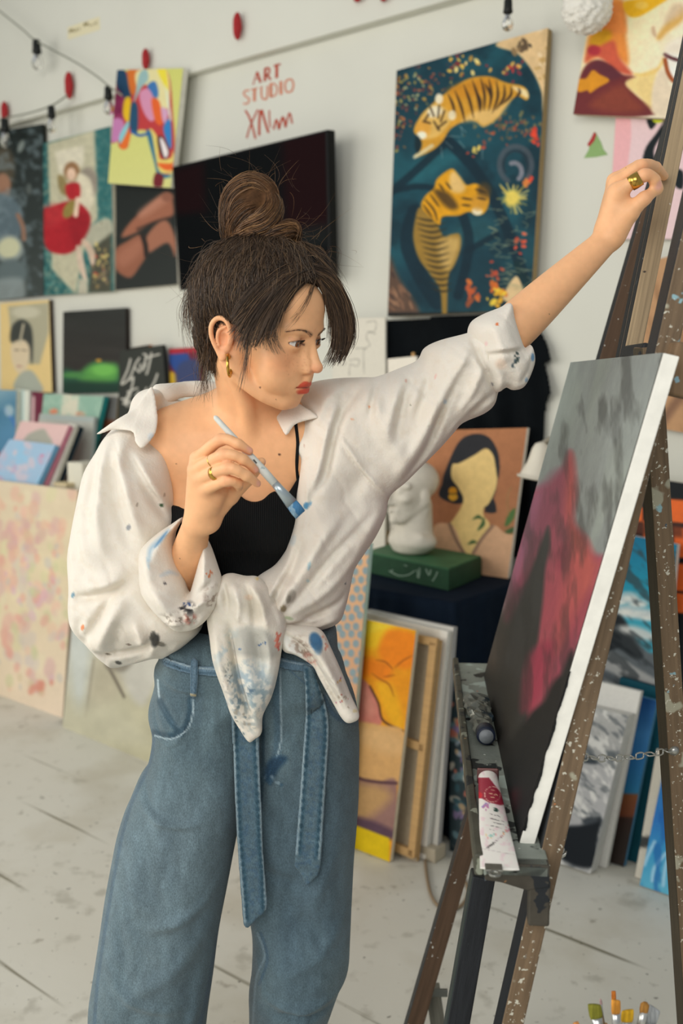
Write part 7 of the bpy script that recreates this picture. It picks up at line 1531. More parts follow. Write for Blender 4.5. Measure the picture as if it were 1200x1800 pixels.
CUR = Puffy([(822, 590), (827, 567), (847, 553), (877, 541), (897, 533), (903, 560), (911, 587), (921, 612), (932, 606), (939, 630), (934, 653), (920, 680), (901, 686), (889, 681), (874, 690), (860, 681), (844, 652), (831, 615)],
    [(830, 590, 1.615), (900, 600, 1.595), (900, 660, 1.60)], [(850, 600, .066), (900, 560, .055), (910, 660, .050)], .034, [([(831, 628), (860, 624), (890, 620), (919, 616)], 3.5, -4), ([(832, 622), (860, 617), (890, 613), (915, 608)], 5, 3), ([(899, 540), (905, 566), (914, 594), (922, 612)], 5, 4), ([(930, 620), (925, 650), (905, 676)], 6, -4), ([(850, 560), (862, 600), (880, 640)], 9, 3), ([(866, 640), (890, 668), (905, 680)], 6, -4)], NZ)
shirtpart('cuff', [CUR], lambda p: (p.cloud('#d6cec2', 18, .5, .15, .5, 5), p.dabs(907, 632, 8, 14, 9, ['#3a4a48', '#4a5a60', '#6a7a80'], 3.2, 4), p.ell(845, 640, 3, 2.5, '#2a2c3a', .5), p.ell(862, 676, 5, 4, '#5a5a60', .6, .7), p.ell(873, 570, 2.2, 3, '#d2703c', .5), p.ell(936, 628, 3, 7, '#4f84b0', .5, .8), p.ell(925, 668, 3, 4, '#6f94b4', .5, .7), p.ell(880, 640, 10, 9, '#dcbfa8', .7, .5), p.ell(854, 604, 3, 4, '#d8b0b0', .6, .6)))
# collar: two leaves on the shoulders, the stand behind the neck, the pocket
def drawn(ctrl, P_):
    C_ = []
    for x, y, d in ctrl:
        q = at(x, y, d); f = float(P_.front(q[0], q[2])); d = min(d, f - .010) if f < 5 else d; q = at(x, y, d); C_.append((q[0], q[2], d))
    return lambda x, z: idw(C_, x + 0 * z, z + 0 * x)
leafpart('collar', [(276, 716), (268, 680), (255, 692), (238, 716), (200, 740), (167, 764), (180, 762), (197, 756), (220, 757), (234, 761), (237, 776), (244, 786), (252, 788), (268, 771), (277, 750)], drawn([(262, 690, 1.65), (240, 720, 1.615), (200, 742, 1.60), (167, 764, 1.61), (235, 765, 1.575), (247, 786, 1.55), (272, 735, 1.60), (270, 770, 1.57)], SA), 0, .004, shm, shirt, (CLOTH, lambda p: (p.ell(266, 768, 6, 7, '#a8bccb', .7, .5), p.stroke([(258, 700), (240, 740), (240, 770)], 1.5, '#cfc8bc', 1.5, .8))), [([(262, 692), (246, 730), (240, 765)], 4, 1.5), ([(238, 720), (205, 742), (175, 762)], 10, 4)], d0=1.60, K=.86)
leafpart('collar', [(474, 712), (488, 706), (508, 704), (524, 708), (547, 722), (560, 734), (546, 738), (530, 742), (517, 748), (506, 764), (500, 764), (488, 742)], drawn([(478, 712, 1.63), (500, 706, 1.63), (524, 709, 1.62), (547, 723, 1.60), (560, 734, 1.585), (517, 747, 1.58), (503, 762, 1.57), (488, 742, 1.60)], SB), 0, .004, shm, shirt, (CLOTH, lambda p: p.stroke([(508, 755), (518, 742), (552, 734)], 1.5, '#cfc8bc', 1.5, .8)), [([(505, 760), (517, 744), (556, 732)], 4, 2)], d0=1.59, K=.86)
CB = Puffy([(268, 680), (300, 673), (352, 669), (400, 676), (400, 700), (345, 698), (320, 700), (296, 710), (276, 722)], [(280, 700, 1.69), (350, 680, 1.735), (400, 690, 1.74)], .010, .010)
shirtpart('collar_stand', [CB], lambda p: p.cloud('#d6cdc0', 20, .5, .2, .4))
# knot and the two hanging tails
KN = Puffy([(386, 1016), (404, 1008), (430, 1013), (455, 1016), (482, 1050), (499, 1082), (500, 1106), (480, 1118), (440, 1112), (400, 1092), (380, 1070), (374, 1040)], [(390, 1040, 1.535), (470, 1080, 1.53)], [(400, 1040, .034), (475, 1080, .042)], .026,
    [([(395, 1015), (402, 1050), (398, 1085)], 5, -6), ([(412, 1012), (424, 1050), (420, 1090)], 7, 5), ([(432, 1014), (446, 1050), (452, 1095)], 5, -6), ([(445, 1018), (464, 1050), (474, 1095)], 6, 5), ([(462, 1030), (480, 1060), (492, 1092)], 4, -5), ([(386, 1030), (384, 1060)], 6, 4)], NZ)
def kd(p): dirt(p); p.ell(450, 1060, 26, 20, '#b8b2a4', .8, .6, 30); p.ell(436, 1050, 8, 5, '#c89070', .6, .5); p.cloud('#c9c4b8', 10, .55, .12, .5, 9)
TA = Puffy([(366, 1070), (364, 1092), (368, 1118), (373, 1157), (381, 1184), (389, 1206), (397, 1230), (405, 1254), (420, 1280), (437, 1304), (449, 1298), (460, 1288), (462, 1258), (477, 1226), (487, 1191), (494, 1149), (497, 1111), (480, 1075), (430, 1050), (390, 1050)], [(380, 1080, 1.535), (480, 1100, 1.525), (440, 1290, 1.53)], [(400, 1080, .026), (450, 1150, .030), (440, 1290, .014)], .016,
    [([(404, 1090), (410, 1130), (418, 1180), (432, 1230), (446, 1262)], 6, -14), ([(420, 1080), (432, 1140), (448, 1200), (452, 1250)], 16, 7), ([(380, 1090), (388, 1150), (404, 1210), (420, 1262)], 9, 4), ([(462, 1085), (474, 1130), (476, 1180)], 8, 4), ([(440, 1080), (456, 1130), (462, 1180)], 7, -4), ([(490, 1115), (486, 1170), (470, 1230), (458, 1270)], 4, 3)], NZ)
def tad(p):
    p.cloud('#d3cdbf', 16, .5, .15, .6, 5); p.poly([(415, 1108), (440, 1100), (470, 1108), (486, 1130), (488, 1150), (470, 1160), (440, 1154), (415, 1150), (410, 1130)], '#a9a8a0', 5, .9); p.poly([(430, 1170), (480, 1165), (480, 1200), (455, 1245), (440, 1230)], '#cdd3d0', 12, .6); p.poly([(425, 1060), (455, 1056), (466, 1080), (450, 1095), (432, 1085)], '#b0a898', 8, .6)
    [smudge(p, x, y, rx, ry, hx, a, sz, .47, i, 30) for i, (x, y, rx, ry, hx, a, sz) in enumerate([(425, 1195, 26, 40, '#7f98a8', .7, 9), (455, 1225, 22, 40, '#6f8a98', .7, 8), (420, 1235, 20, 24, '#4f6a7c', .7, 6), (458, 1190, 20, 24, '#8aa0ac', .6, 7), (395, 1140, 14, 40, '#9db0b8', .6, 9), (440, 1270, 18, 26, '#7f8d90', .6, 6), (440, 1215, 10, 10, '#33506a', .7, 4)])]; p.dabs(488, 1125, 5, 14, 12, ['#c85a4a', '#d07a68'], 3, 6); smudge(p, 402, 1190, 12, 30, '#3f4a50', .6, 4, .55, 9); p.dabs(455, 1135, 30, 10, 7, ['#3f5a80', '#4a6a90', '#c88070'], 2.2, 12); p.dabs(420, 1268, 22, 22, 16, ['#9a9488', '#6a7a80', '#b07a6c'], 3, 3)
shirtpart('shirt_tail', [KN, TA], lambda p: (kd(p), tad(p)), k=.014)
TB = Puffy([(494, 1096), (520, 1100), (548, 1102), (568, 1112), (582, 1140), (600, 1180), (617, 1222), (630, 1250), (630, 1264), (612, 1271), (600, 1262), (586, 1238), (560, 1190), (548, 1168), (520, 1150), (496, 1140)], [(500, 1110, 1.545), (560, 1150, 1.545), (620, 1260, 1.55)], [(510, 1115, .026), (570, 1160, .024), (615, 1260, .012)], .014,
    [([(504, 1112), (530, 1130), (552, 1160), (575, 1200), (600, 1245)], 5, -10), ([(530, 1110), (560, 1140), (590, 1190), (612, 1240)], 8, 6), ([(500, 1125), (530, 1148), (550, 1168)], 6, 5), ([(570, 1120), (590, 1165), (612, 1215)], 5, -4)], NZ)
def tbd(p):
    p.cloud('#d0c9bb', 14, .5, .15, .6, 5); p.poly([(498, 1115), (520, 1128), (546, 1160), (520, 1152), (497, 1140)], '#e6e2da', 3, .9); p.ell(555, 1128, 11, 17, '#2f5f88', .35, .9, -20); p.ell(559, 1142, 7, 9, '#4f7a9a', .6, .6); smudge(p, 530, 1140, 26, 20, '#8d7a6c', .7, 6, .48, 4, 45); smudge(p, 545, 1158, 14, 8, '#b06a5c', .8, 5, .45, 6, 45); p.dabs(600, 1225, 18, 26, 14, ['#b0607c', '#c8a050', '#a89a88', '#b0604c'], 2.4, 9); p.dabs(575, 1130, 12, 14, 8, ['#d8a088', '#c88a78'], 2.4, 8); p.ell(624, 1250, 4, 3, '#cdbf98', .4)
shirtpart('shirt_tail', [TB], tbd)
print('clothes done')
# ================================================================= HAIR
rh = np.random.RandomState(21)
def strand_mesh(paths, r, cols, tip=.35):
    """many thin tapered hairs as one mesh: paths (n, m, 3)"""
    P = np.asarray(paths, float); n, m, _ = P.shape
    d = np.gradient(P, axis=1); d /= np.linalg.norm(d, axis=2, keepdims=True) + 1e-9
    ref = np.array([.3, -.9, .2]); a = np.cross(d, ref); a /= np.linalg.norm(a, axis=2, keepdims=True) + 1e-9; b = np.cross(d, a)
    rr = (np.broadcast_to(np.asarray(r, float).reshape(-1, 1), (n, m)) * np.interp(np.linspace(0, 1, m), [0, .1, .6, 1], [.8, 1, .9, tip]))[..., None]
    V = np.stack([P + (a * math.cos(t) + b * math.sin(t)) * rr for t in (0, 2.094, 4.189)], 2).reshape(-1, 3)
    i = np.arange(n)[:, None, None] * (m * 3) + np.arange(m - 1)[None, :, None] * 3; k = np.arange(3)[None, None, :]
    FA = np.stack([i + k, i + (k + 1) % 3, i + 3 + (k + 1) % 3, i + 3 + k], -1).reshape(-1, 4)
    C = np.repeat(np.asarray(cols, float), m * 3, axis=0)
    return V, FA, C
DARK = np.array([srgb(c) for c in ('#33271e', '#3d3025', '#4a3a2d', '#584636', '#6b543f', '#80664a')]); BUNC = np.array([srgb(c) for c in ('#3d2a1c', '#57402a', '#6f4f33', '#8a6440', '#a07a50')])
def pick(tab, n, w_=None): return tab[rh.choice(len(tab), n, p=w_)]
hairm = mat('hair', None, .42, spec=.45)
hm = SDF(); hm.k = .01
def hh(c, r, k=1.2): hm.ell(Hd(c), np.array(r) * HS, HR3, k * HS)
HC, HRAD = np.array([0, -1.0, 5.3]), np.array([7.9, 10.1, 9.0])
hh(HC, HRAD * .985); hh((0, -7.2, -.6), (5.4, 3.3, 4.4)); hh((0, -4.6, .6), (6.9, 3.0, 3.8))
YH = [(-9, -7.5), (-6, -6.2), (-3, -4.6), (-1, -3.6), (1.5, -2.6), (2.6, 1.2), (4.5, 3.8), (7, 5.4), (9.3, 7.2), (11, 8.2), (14, 9.5)]
def facecut(x, y, z):
    dx, dy, dz = x - HO[0], y - HO[1], z - HO[2]
    q = [(dx * HR3[0, i] + dy * HR3[1, i] + dz * HR3[2, i]) / HS for i in range(3)]
    zz = q[2]; yh = np.interp(zz.ravel(), [a for a, _ in YH], [b for _, b in YH]).reshape(zz.shape)
    return (yh - q[1]) * HS * .7
hm.custom(HO, 25 * HS, facecut, .6 * HS, '-')
hm.custom(HO, 30 * HS, lambda x, y, z: .0014 * np.sin(x * 420 + 60 * np.sin(z * 26) + z * 160) + .0016 * np.sin(z * 300 + y * 260), op='d')
V, FA = hm.mesh(.0036, relax=1)
px, py = proj(V); hp = Paint(px, py, '#352a20'); hp.tone(.25, 5, 3, (.5, 3), 40); hp.cloud('#4a3829', 16, .5, .2, .6, 5, (.5, 2), 40)
hair = make('hair', V, FA, mat('hair_under', None, .9, spec=.1), person, True, lin(np.clip(hp.c, 0, 1)))
BUN0 = head_local(A3(458, 430, 1.585)[None])[0]
def onscalp(q, off):      # push local points to the hair surface
    v = (q - HC) / HRAD; v /= np.linalg.norm(v, axis=-1, keepdims=True) + 1e-9
    return HC + v * HRAD * (1 + off)
# hairs combed up from the hair line to the bun
n = 6500; m = 14; paths = []
for i in range(n):
    while True:
        v = rh.randn(3); v /= np.linalg.norm(v); q = HC + v * HRAD
        yh = np.interp(q[2], [a for a, _ in YH], [b for _, b in YH])
        if q[1] < yh + .5 and q[2] > -6 and q[0] < 4: break
    t = np.linspace(0, 1, m)[:, None] ** .9; end = BUN0 + rh.randn(3) * [1.3, 1.3, .4]; q0 = q
    line = q0 * (1 - t) + end * t; off = .010 + .065 * rh.rand() ** 2 + .03 * np.sin(3.14 * t) * rh.rand()
    p = onscalp(line, off); p = p + (np.sin(t * (6 + 6 * rh.rand()) + rh.rand() * 6) * rh.randn(3) * .26); cut = .45 + .55 * rh.rand()
    s_ = np.linspace(0, cut, m); p = np.stack([np.interp(s_, t[:, 0], p[:, k]) for k in range(3)], 1)
    paths.append(HO + (p * HS) @ HR3.T)
V, FA, C = strand_mesh(paths, .00042 + .00025 * rh.rand(n), pick(DARK, n, [.12, .20, .24, .22, .14, .08])); tag(make('combed_strands', V, FA, hairm, hair, True, lin(C)), kind='stuff')
def over(p, skin_too=True):
    """lift a guide point that would lie inside the combed hair"""
    v = unit(p - CAM); ts = np.linspace(-.09, 0, 46); Q = p + v * ts[:, None]
    for q in Q:
        f = hm.eval(q[0].reshape(1, 1, 1), q[1].reshape(1, 1, 1), q[2].reshape(1, 1, 1), q, .001)
        g = body.eval(q[0].reshape(1, 1, 1), q[1].reshape(1, 1, 1), q[2].reshape(1, 1, 1), q, .001)
        if (f is not None and f[0, 0, 0] < .0025) or (skin_too and g is not None and g[0, 0, 0] < .0015): return q - v * .0045
    return p
def locks(guides, n, spread, tab, r=.0005, m=14, wob=.0012, w_=None, lift=True):
    """hairs spread between neighbouring guide lines (pixel x, pixel y, distance)"""
    G = [smoothline(np.array([over(A3(*p), lift is True) if lift else A3(*p) for p in g]), 6, False) for g in guides]; t = np.linspace(0, 1, m)
    G = [np.stack([np.interp(t, np.linspace(0, 1, len(g)), g[:, k]) for k in range(3)], 1) for g in G]; out = []
    for i in range(n):
        u = rh.rand() * (len(G) - 1) if len(G) > 1 else 0; k = min(int(u), max(len(G) - 2, 0)); f = u - k
        g = G[k] * (1 - f) + G[min(k + 1, len(G) - 1)] * f
        L = .58 + .5 * rh.rand(); s_ = np.clip(t * L, 0, 1.0); p = np.stack([np.interp(s_, t, g[:, q]) for q in range(3)], 1)
        if L > 1: p[-1] += (g[-1] - g[-2]) * (L - 1) * m
        p = p + rh.randn(3) * spread * (0.25 + t[:, None]) + np.sin(t[:, None] * (4 + 5 * rh.rand()) + 6 * rh.rand()) * rh.randn(3) * wob; out.append(p)
    return strand_mesh(out, r * (.7 + .6 * rh.rand(n)), pick(tab, n, w_))
def add_locks(name, sets, lift=True):
    Vs, Fs, Cs, b = [], [], [], 0
    for a in sets:
        V, FA, C = locks(*a, lift=lift); Vs.append(V); Fs.append(FA + b); Cs.append(C); b += len(V)
    tag(make(name, np.concatenate(Vs), np.concatenate(Fs), hairm, hair, True, lin(np.concatenate(Cs))), kind='stuff')
WD_ = [.2, .25, .25, .16, .1, .04]
add_locks('fringe', [
    ([[(540, 462, 1.535), (580, 476, 1.54), (606, 515, 1.55), (620, 560, 1.56), (620, 598, 1.565), (607, 622, 1.565)], [(546, 476, 1.53), (576, 490, 1.54), (598, 522, 1.55), (611, 565, 1.558), (610, 605, 1.563), (600, 632, 1.563)], [(550, 482, 1.53), (570, 502, 1.54), (589, 535, 1.55), (599, 575, 1.556), (598, 612, 1.56), (588, 636, 1.56)], [(552, 486, 1.528), (566, 508, 1.535), (578, 540, 1.545), (586, 575, 1.552), (584, 606, 1.556), (572, 634, 1.558)]], 800, .0024, DARK, .00052, 14, .0014, WD_),
    ([[(545, 468, 1.53), (505, 480, 1.50), (460, 516, 1.475), (430, 552, 1.466), (414, 572, 1.466), (404, 582, 1.47)], [(546, 472, 1.53), (512, 488, 1.498), (472, 528, 1.472), (445, 568, 1.464), (430, 600, 1.462), (428, 622, 1.466)], [(548, 478, 1.528), (518, 496, 1.497), (490, 530, 1.474), (470, 565, 1.464), (456, 598, 1.462), (450, 608, 1.463)], [(550, 484, 1.525), (526, 503, 1.497), (505, 530, 1.476), (491, 560, 1.466), (484, 590, 1.463), (498, 620, 1.463)]], 640, .0026, DARK, .00050, 14, .0016, WD_),
    ([[(540, 458, 1.535), (500, 468, 1.505), (450, 500, 1.478), (420, 536, 1.468), (408, 556, 1.468)], [(545, 468, 1.53), (505, 480, 1.50), (460, 516, 1.475), (430, 552, 1.466), (414, 570, 1.466)]], 300, .0024, DARK, .0005, 14, .0012, WD_),
    ([[(552, 488, 1.522), (535, 520, 1.50), (515, 548, 1.485), (496, 560, 1.474)], [(556, 490, 1.522), (545, 525, 1.502), (528, 555, 1.487), (508, 578, 1.474)]], 16, .0045, DARK, .00026),
    ([[(440, 570, 1.466), (436, 610, 1.463), (430, 650, 1.465), (423, 684, 1.470)]], 26, .0030, DARK, .00030), ([[(560, 492, 1.522), (572, 520, 1.53), (580, 560, 1.545), (578, 600, 1.55)]], 40, .0018, DARK, .0004)])
add_locks('loose_strands', [
    ([[(360, 560, 1.56), (350, 610, 1.57), (352, 650, 1.585), (362, 692, 1.60)], [(375, 600, 1.545), (368, 640, 1.56), (362, 670, 1.575), (352, 705, 1.585)]], 110, .0045, DARK, .00033, 14, .004), ([[(352, 480, 1.585), (330, 520, 1.59), (324, 560, 1.60), (338, 600, 1.60)], [(362, 470, 1.585), (340, 520, 1.59), (338, 570, 1.595), (346, 620, 1.60)]], 110, .006, DARK, .00028, 14, .005),
    ([[(400, 430, 1.585), (370, 445, 1.585), (345, 480, 1.585), (330, 520, 1.59)]], 60, .006, DARK, .00026, 14, .005), ([[(520, 420, 1.57), (550, 440, 1.555), (580, 470, 1.55), (600, 505, 1.55)]], 60, .005, DARK, .00026, 14, .004)], False)
add_locks('nape_strands', [([[(352, 520, 1.60), (346, 560, 1.60), (352, 610, 1.60), (372, 650, 1.60)], [(372, 520, 1.57), (362, 570, 1.575), (362, 620, 1.58), (378, 655, 1.585)], [(385, 600, 1.55), (380, 630, 1.555), (384, 655, 1.57), (396, 668, 1.59)]], 420, .003, DARK, .0005, 14, .003, WD_), ([[(400, 668, 1.60), (372, 640, 1.60), (352, 590, 1.60), (348, 530, 1.60)], [(398, 640, 1.56), (378, 610, 1.565), (366, 560, 1.57), (372, 500, 1.57)]], 350, .003, DARK, .0005, 14, .003, WD_), ([[(346, 560, 1.58), (348, 600, 1.58), (358, 640, 1.585)], [(362, 560, 1.56), (366, 600, 1.56), (372, 640, 1.57)], [(378, 570, 1.55), (380, 610, 1.555), (386, 645, 1.565)]], 420, .003, DARK, .0005, 14, .003, WD_)], 'hair')
add_locks('messy_strands', [([[(345, 580, 1.59), (346, 520, 1.585), (375, 465, 1.575), (425, 435, 1.575)], [(372, 560, 1.53), (385, 505, 1.515), (412, 462, 1.53), (440, 436, 1.565)], [(420, 540, 1.48), (430, 490, 1.49), (450, 455, 1.52), (458, 432, 1.56)], [(480, 510, 1.48), (486, 470, 1.50), (482, 445, 1.53), (472, 432, 1.56)], [(545, 470, 1.53), (530, 440, 1.54), (505, 425, 1.555), (485, 428, 1.57)]], 620, .0055, DARK, .00036, 16, .0055, [.08, .14, .2, .24, .2, .14])], 'hair')
# bun: coiled locks
bun = SDF(); bun.k = .006; LK = []
def lock(pts, r): P = np.array([A3(*p) for p in pts]); bun.chain(P, r, k=.006, sub=4); Q = smoothline(np.column_stack([P, r]), 10, False); LK.append(Q)
lock([(440, 432, 1.59), (432, 400, 1.59), (440, 368, 1.588), (456, 350, 1.586)], [.036, .036, .034, .022])
lock([(424, 434, 1.585), (408, 398, 1.58), (412, 350, 1.58), (440, 326, 1.578), (470, 332, 1.574), (484, 350, 1.57)], [.014, .0165, .0185, .0170, .0130, .0070])
lock([(418, 420, 1.565), (440, 408, 1.552), (466, 390, 1.548), (480, 364, 1.556), (474, 342, 1.568)], [.011, .0165, .0175, .0140, .0080])
lock([(430, 432, 1.57), (462, 424, 1.552), (494, 408, 1.552), (514, 403, 1.562), (516, 420, 1.570), (502, 430, 1.572)], [.010, .0150, .0140, .0110, .0090, .0065])
lock([(410, 428, 1.585), (440, 438, 1.565), (475, 434, 1.562), (506, 430, 1.572)], [.0090, .0115, .0110, .0080])
V, FA = bun.mesh(.0026, relax=1); px, py = proj(V); bp2 = Paint(px, py, '#4f3826'); bp2.tone(.3, 4, 3, (.6, 3), 60); bp2.cloud('#7a5838', 12, .5, .2, .6, 5, (.6, 2), 60)
buno = make('hair_bun', V, FA, mat('hair_under', None, .9, spec=.1), hair, True, lin(np.clip(bp2.c, 0, 1)))
paths = []; cols = []
for Q in LK:
    C0, R0 = Q[:, :3], Q[:, 3]; m = 16; T0 = np.gradient(C0, axis=0); T0 /= np.linalg.norm(T0, axis=1, keepdims=True)
    A0 = np.cross(T0, [0, 1, 0]); A0 /= np.linalg.norm(A0, axis=1, keepdims=True); B0 = np.cross(T0, A0); tq = np.linspace(0, 1, len(Q))
    for i in range(420):
        a0 = rh.rand() * 6.28; s0 = rh.rand() * .4; s1 = s0 + .3 + .4 * rh.rand(); t = np.clip(np.linspace(s0, s1, m), 0, 1); a = a0 + t * 1.6
        I = lambda M: np.stack([np.interp(t, tq, M[:, k]) for k in range(3)], 1)
        r_ = np.interp(t, tq, R0) * (1.0 + .05 * rh.rand()) + .0004; paths.append(I(C0) + (I(A0) * np.cos(a)[:, None] + I(B0) * np.sin(a)[:, None]) * r_[:, None] + rh.randn(3) * .0013 + np.sin(t[:, None] * 14 + 6 * rh.rand()) * rh.randn(3) * .0008)
n = len(paths); V, FA, C = strand_mesh(paths, .00045 + .0002 * rh.rand(n), pick(BUNC, n, [.22, .28, .26, .16, .08])); tag(make('bun_strands', V, FA, hairm, hair, True, lin(C)), kind='stuff')
paths = []
for i in range(150):
    cx, cy, d_ = [(405 + 15 * rh.randn(), 365 + 40 * rh.randn(), 1.58), (455 + 30 * rh.randn(), 325 + 8 * rh.randn(), 1.58), (510 + 14 * rh.randn(), 400 + 12 * rh.randn(), 1.57), (345 + 10 * rh.randn(), 520 + 45 * rh.randn(), 1.59), (560 + 22 * rh.randn(), 450 + 20 * rh.randn(), 1.56)][i % 5]
    p = A3(cx, cy, d_); v = p - A3(450, 440, d_); v /= np.linalg.norm(v); v = v + rh.randn(3) * .9; w_ = rh.randn(3) * 1.4; t = np.linspace(0, 1, 12)[:, None]; L = .010 + .022 * rh.rand() ** 1.5
    paths.append(p + v * t * L + w_ * t ** 2 * L * .6)
V, FA, C = strand_mesh(paths, .00018 * np.ones(150), pick(BUNC, 150)); tag(make('flyaway_strands', V, FA, hairm, hair, True, lin(C)), kind='stuff')
# lashes
paths = []
for e, s_ in zip(EYE, (-1, 1)):
    for i in range(40):
        u = -1.3 + 2.6 * i / 39; w_ = .50 * (1 - abs(u / 1.38) ** 2.2) + .035 * u; y = math.sqrt(max(.1, 1.40 ** 2 - u * u - w_ * w_)); b0 = np.array([u * s_, y, w_]) + e; d0 = np.array([u * s_ * .25, .8, .10]); d0 /= np.linalg.norm(d0)
        t = np.linspace(0, 1, 6)[:, None]; paths.append(HO + ((b0 + d0 * t * .55 + np.array([0, 0, 1]) * t ** 2 * .28) * HS) @ HR3.T)
V, FA, C = strand_mesh(paths, .00022 * np.ones(len(paths)), np.tile(srgb('#1c120c'), (len(paths), 1))); tag(make('eyelashes', V, FA, hairm, bodyo, True, lin(C)), kind='stuff')
paths = []
for s_ in (-1, 1):
    arc = smoothline([(1.0 * s_, 0, 2.40), (2.3 * s_, 0, 2.95), (3.6 * s_, 0, 3.15), (4.9 * s_, 0, 2.75)], 8, False)
    for i in range(80):
        k = rh.randint(len(arc) - 1); q = arc[k] + rh.randn(3) * [.08, 0, .11 * (1 - k / len(arc))]; w0 = HO + (np.array([q[0], 0, q[2]]) * HS) @ HR3.T; ys = np.linspace(10.2, 5.2, 120)
        pts = HO + (np.stack([np.full(120, q[0]), ys, np.full(120, q[2])], 1) * HS) @ HR3.T
        f = np.array([float(body.eval(p_[0].reshape(1, 1, 1), p_[1].reshape(1, 1, 1), p_[2].reshape(1, 1, 1), p_, .001) is not None and body.eval(p_[0].reshape(1, 1, 1), p_[1].reshape(1, 1, 1), p_[2].reshape(1, 1, 1), p_, .001)[0, 0, 0] < 0) for p_ in pts[::4]])
        kk = np.nonzero(f)[0]
        if not len(kk): continue
        b0 = np.array([q[0], ys[kk[0] * 4] + .10, q[2]]); d0 = np.array([s_ * .9, .12, .45 - .7 * k / len(arc)]); t = np.linspace(0, 1, 5)[:, None]; paths.append(HO + ((b0 + d0 * t * .55 + np.array([0, -.12, 0]) * t) * HS) @ HR3.T)
V, FA, C = strand_mesh(paths, .00026 * np.ones(len(paths)), pick(DARK, len(paths))); tag(make('eyebrows', V, FA, hairm, bodyo, True, lin(C)), kind='stuff')

# ================================================================= JEWELLERY AND BRUSH
gold = mat('gold', '#c9a24e', .22, metal=1.0)
def torus(c, nrm, R_, r_, m, name, par, n=40, sq=1.0):
    nrm = unit(nrm); a = unit(np.cross(nrm, [0.1, .3, 1])); b = np.cross(nrm, a); pts = [c + (a * math.cos(t) + b * math.sin(t)) * R_ for t in np.linspace(0, 2 * math.pi, n)]
    return MB().tube(pts, r_, 10, cap=False).build(name, m, par, True)
lobe = HD(-7.75, -1.25, -2.95); ec = lobe + np.array([.0135, -.006, -.0100])
torus(ec, np.array([1.0, -.02, .05]), .0160, .0024, gold, 'earring', person)
MB().tube([lobe + np.array([.008, -.004, .006]), ec + UP * .016], .0009, 6).build('earring_hook', gold, person, True)
def band(p0, p1, t, r, w, name, thin=False):
    p0, p1 = np.asarray(p0), np.asarray(p1); d = unit(p1 - p0); c = p0 + (p1 - p0) * t
    if thin: return torus(c, d, r, .0008, gold, name, person)
    return MB().lathe([(r - .0006, -w / 2), (r + .0006, -w / 2), (r + .0009, 0), (r + .0006, w / 2), (r - .0006, w / 2)], c, d, 40, cap=False).build(name, gold, person, True)
band(A3(351, 842, 1.436), A3(400, 823, 1.386), .58, .0100, .0085, 'finger_ring'); band(A3(344, 826, 1.440), A3(394, 800, 1.394), .62, .0099, .001, 'finger_ring', True)
band(A3(1086, 337, 1.637), A3(1132, 308, 1.622), .66, .0114, .0175, 'finger_ring'); band(A3(1083, 322, 1.660), A3(1128, 291, 1.650), .52, .0114, .001, 'finger_ring', True)

b0, b1, b2, b3 = A3(378, 733, 1.424), A3(483, 850, 1.408), A3(513, 886, 1.404), A3(528, 905, 1.402)
pbt = thing('paint_brush', b1, 'white handled flat paint brush with blue bristles held in the hand', 'paint brush')
bd_ = unit(b1 - b0); L_ = np.linalg.norm(b1 - b0)
MB().tube([b0 - bd_ * .002, b0, b0 + bd_ * L_ * .02, b0 + bd_ * L_ * .4, b0 + bd_ * L_ * .8, b1], [.0012, .0030, .0038, .0048, .0062, .0058], 16).build('handle', mat('brush_white', '#d6d9d2', .4, noise=.06, nscale=80, splat=[('#a9b8b8', 60, .68)]), pbt, True)
sd = unit(np.cross(bd_, [0, 1, 0])); th = np.cross(bd_, sd)
def flat_sec(sts, m, name):
    V = []; n = 20
    for c, w_, t_ in sts: V += [c + sd * w_ * math.cos(a) + th * t_ * math.sin(a) for a in np.linspace(0, 2 * math.pi, n, False)]
    k = len(sts); FA = [(i * n + j, i * n + (j + 1) % n, (i + 1) * n + (j + 1) % n, (i + 1) * n + j) for i in range(k - 1) for j in range(n)] + [tuple(range(n))[::-1], tuple(range((k - 1) * n, k * n))]
    make(name, V, FA, m, pbt, True)
flat_sec([(b1 - bd_ * .001, .0058, .0056), (b1 + (b2 - b1) * .35, .0066, .0050), (b2, .0090, .0032)], mat('brush_ferrule', '#a9b6bc', .3, metal=.6, splat=[('#8fb4c8', 50, .58)]), 'ferrule')
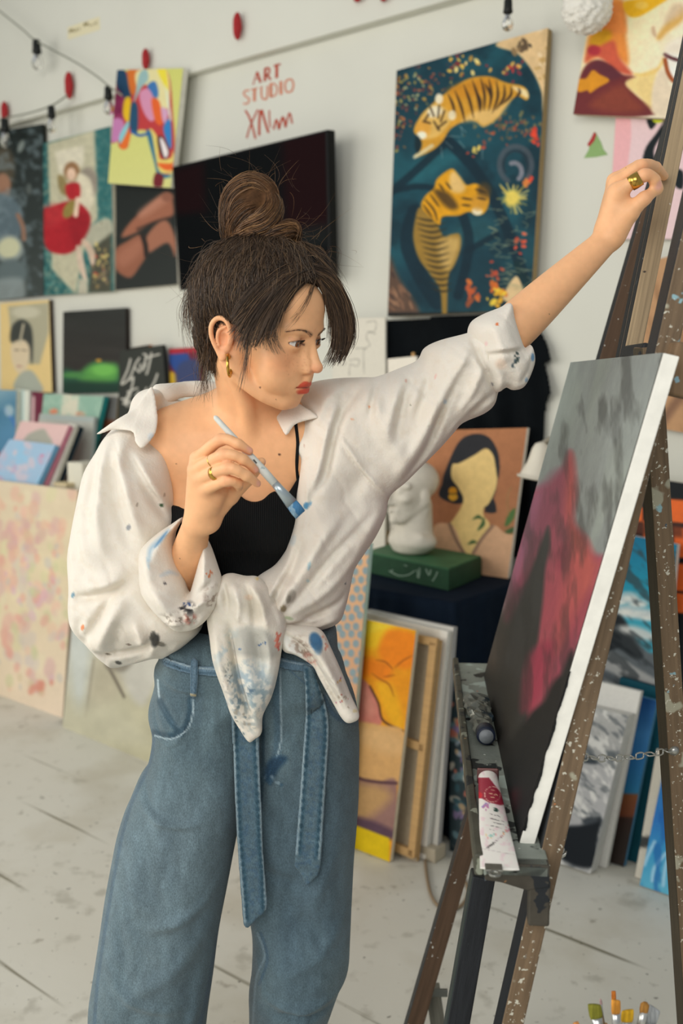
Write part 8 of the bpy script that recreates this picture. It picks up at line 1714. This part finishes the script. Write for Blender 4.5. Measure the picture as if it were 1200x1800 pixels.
flat_sec([(b2, .0086, .0030), (b2 * .5 + b3 * .5, .0094, .0030), (b3, .0090, .0012)], mat('blue_bristles', '#7d9cb0', .7, noise=.35, nscale=160, stretch=(2, 2, .4), bump=.6, bscale=260, splat=[('#3f729a', 70, .55)]), 'bristles')
for k in range(3): MB().box(b0 + bd_ * L_ * (.66 + .014 * k) + np.array([0, -.0056, .001]), bd_ * .0018, sd * .0011, (0, .0004, 0)).build('stamped_mark', mat('stamp_grey', '#5a5f5c', .6), pbt)
# ================================================================= CAMERA, LIGHT
cam = bpy.data.cameras.new('camera'); co = bpy.data.objects.new('camera', cam); COL.objects.link(co)
cam.sensor_fit = 'VERTICAL'; cam.sensor_height = 36.0; cam.sensor_width = 24.0; cam.lens = 35.0
co.location = (0, 0, CH); co.rotation_euler = (math.pi / 2 - TH, 0, 0); cam.clip_start = .05
cam.dof.use_dof = True; cam.dof.focus_distance = 1.60; cam.dof.aperture_fstop = 3.2
SC.camera = co
w = bpy.data.worlds.new('daylight'); SC.world = w; w.use_nodes = True
bg = w.node_tree.nodes['Background']; bg.inputs['Color'].default_value = (.93, .97, 1.0, 1); bg.inputs['Strength'].default_value = .38
def area(name, loc, aim, sx, sy, power, colr):
    l = bpy.data.lights.new(name, 'AREA'); l.shape = 'RECTANGLE'; l.size = sx; l.size_y = sy; l.energy = power; l.color = colr
    o = bpy.data.objects.new(name, l); COL.objects.link(o); o.location = loc
    o.rotation_euler = (Vector(aim) - Vector(loc)).to_track_quat('-Z', 'Y').to_euler(); return o
area('window_light', (-3.9, -.1, 2.1), (0, 1.7, 1.3), 2.4, 2.4, 80, (1, .96, .90))
area('window_light', (-3.9, 2.9, 2.1), (0, 2.6, 1.2), 2.4, 2.4, 40, (1, .97, .92))
area('skylight', (-.9, -1.9, 2.9), (.3, 1.9, 1.1), 2.4, 1.8, 78, (1, .96, .90))  # unseen area lamp added behind the camera for frontal light, no opening modelled
SC.view_settings.view_transform = 'Standard'; SC.view_settings.look = 'None'; SC.view_settings.gamma = 1; SC.view_settings.exposure = 0.0
SC.view_settings.use_curve_mapping = False
SC.cycles.use_denoising = True; SC.cycles.max_bounces = 8
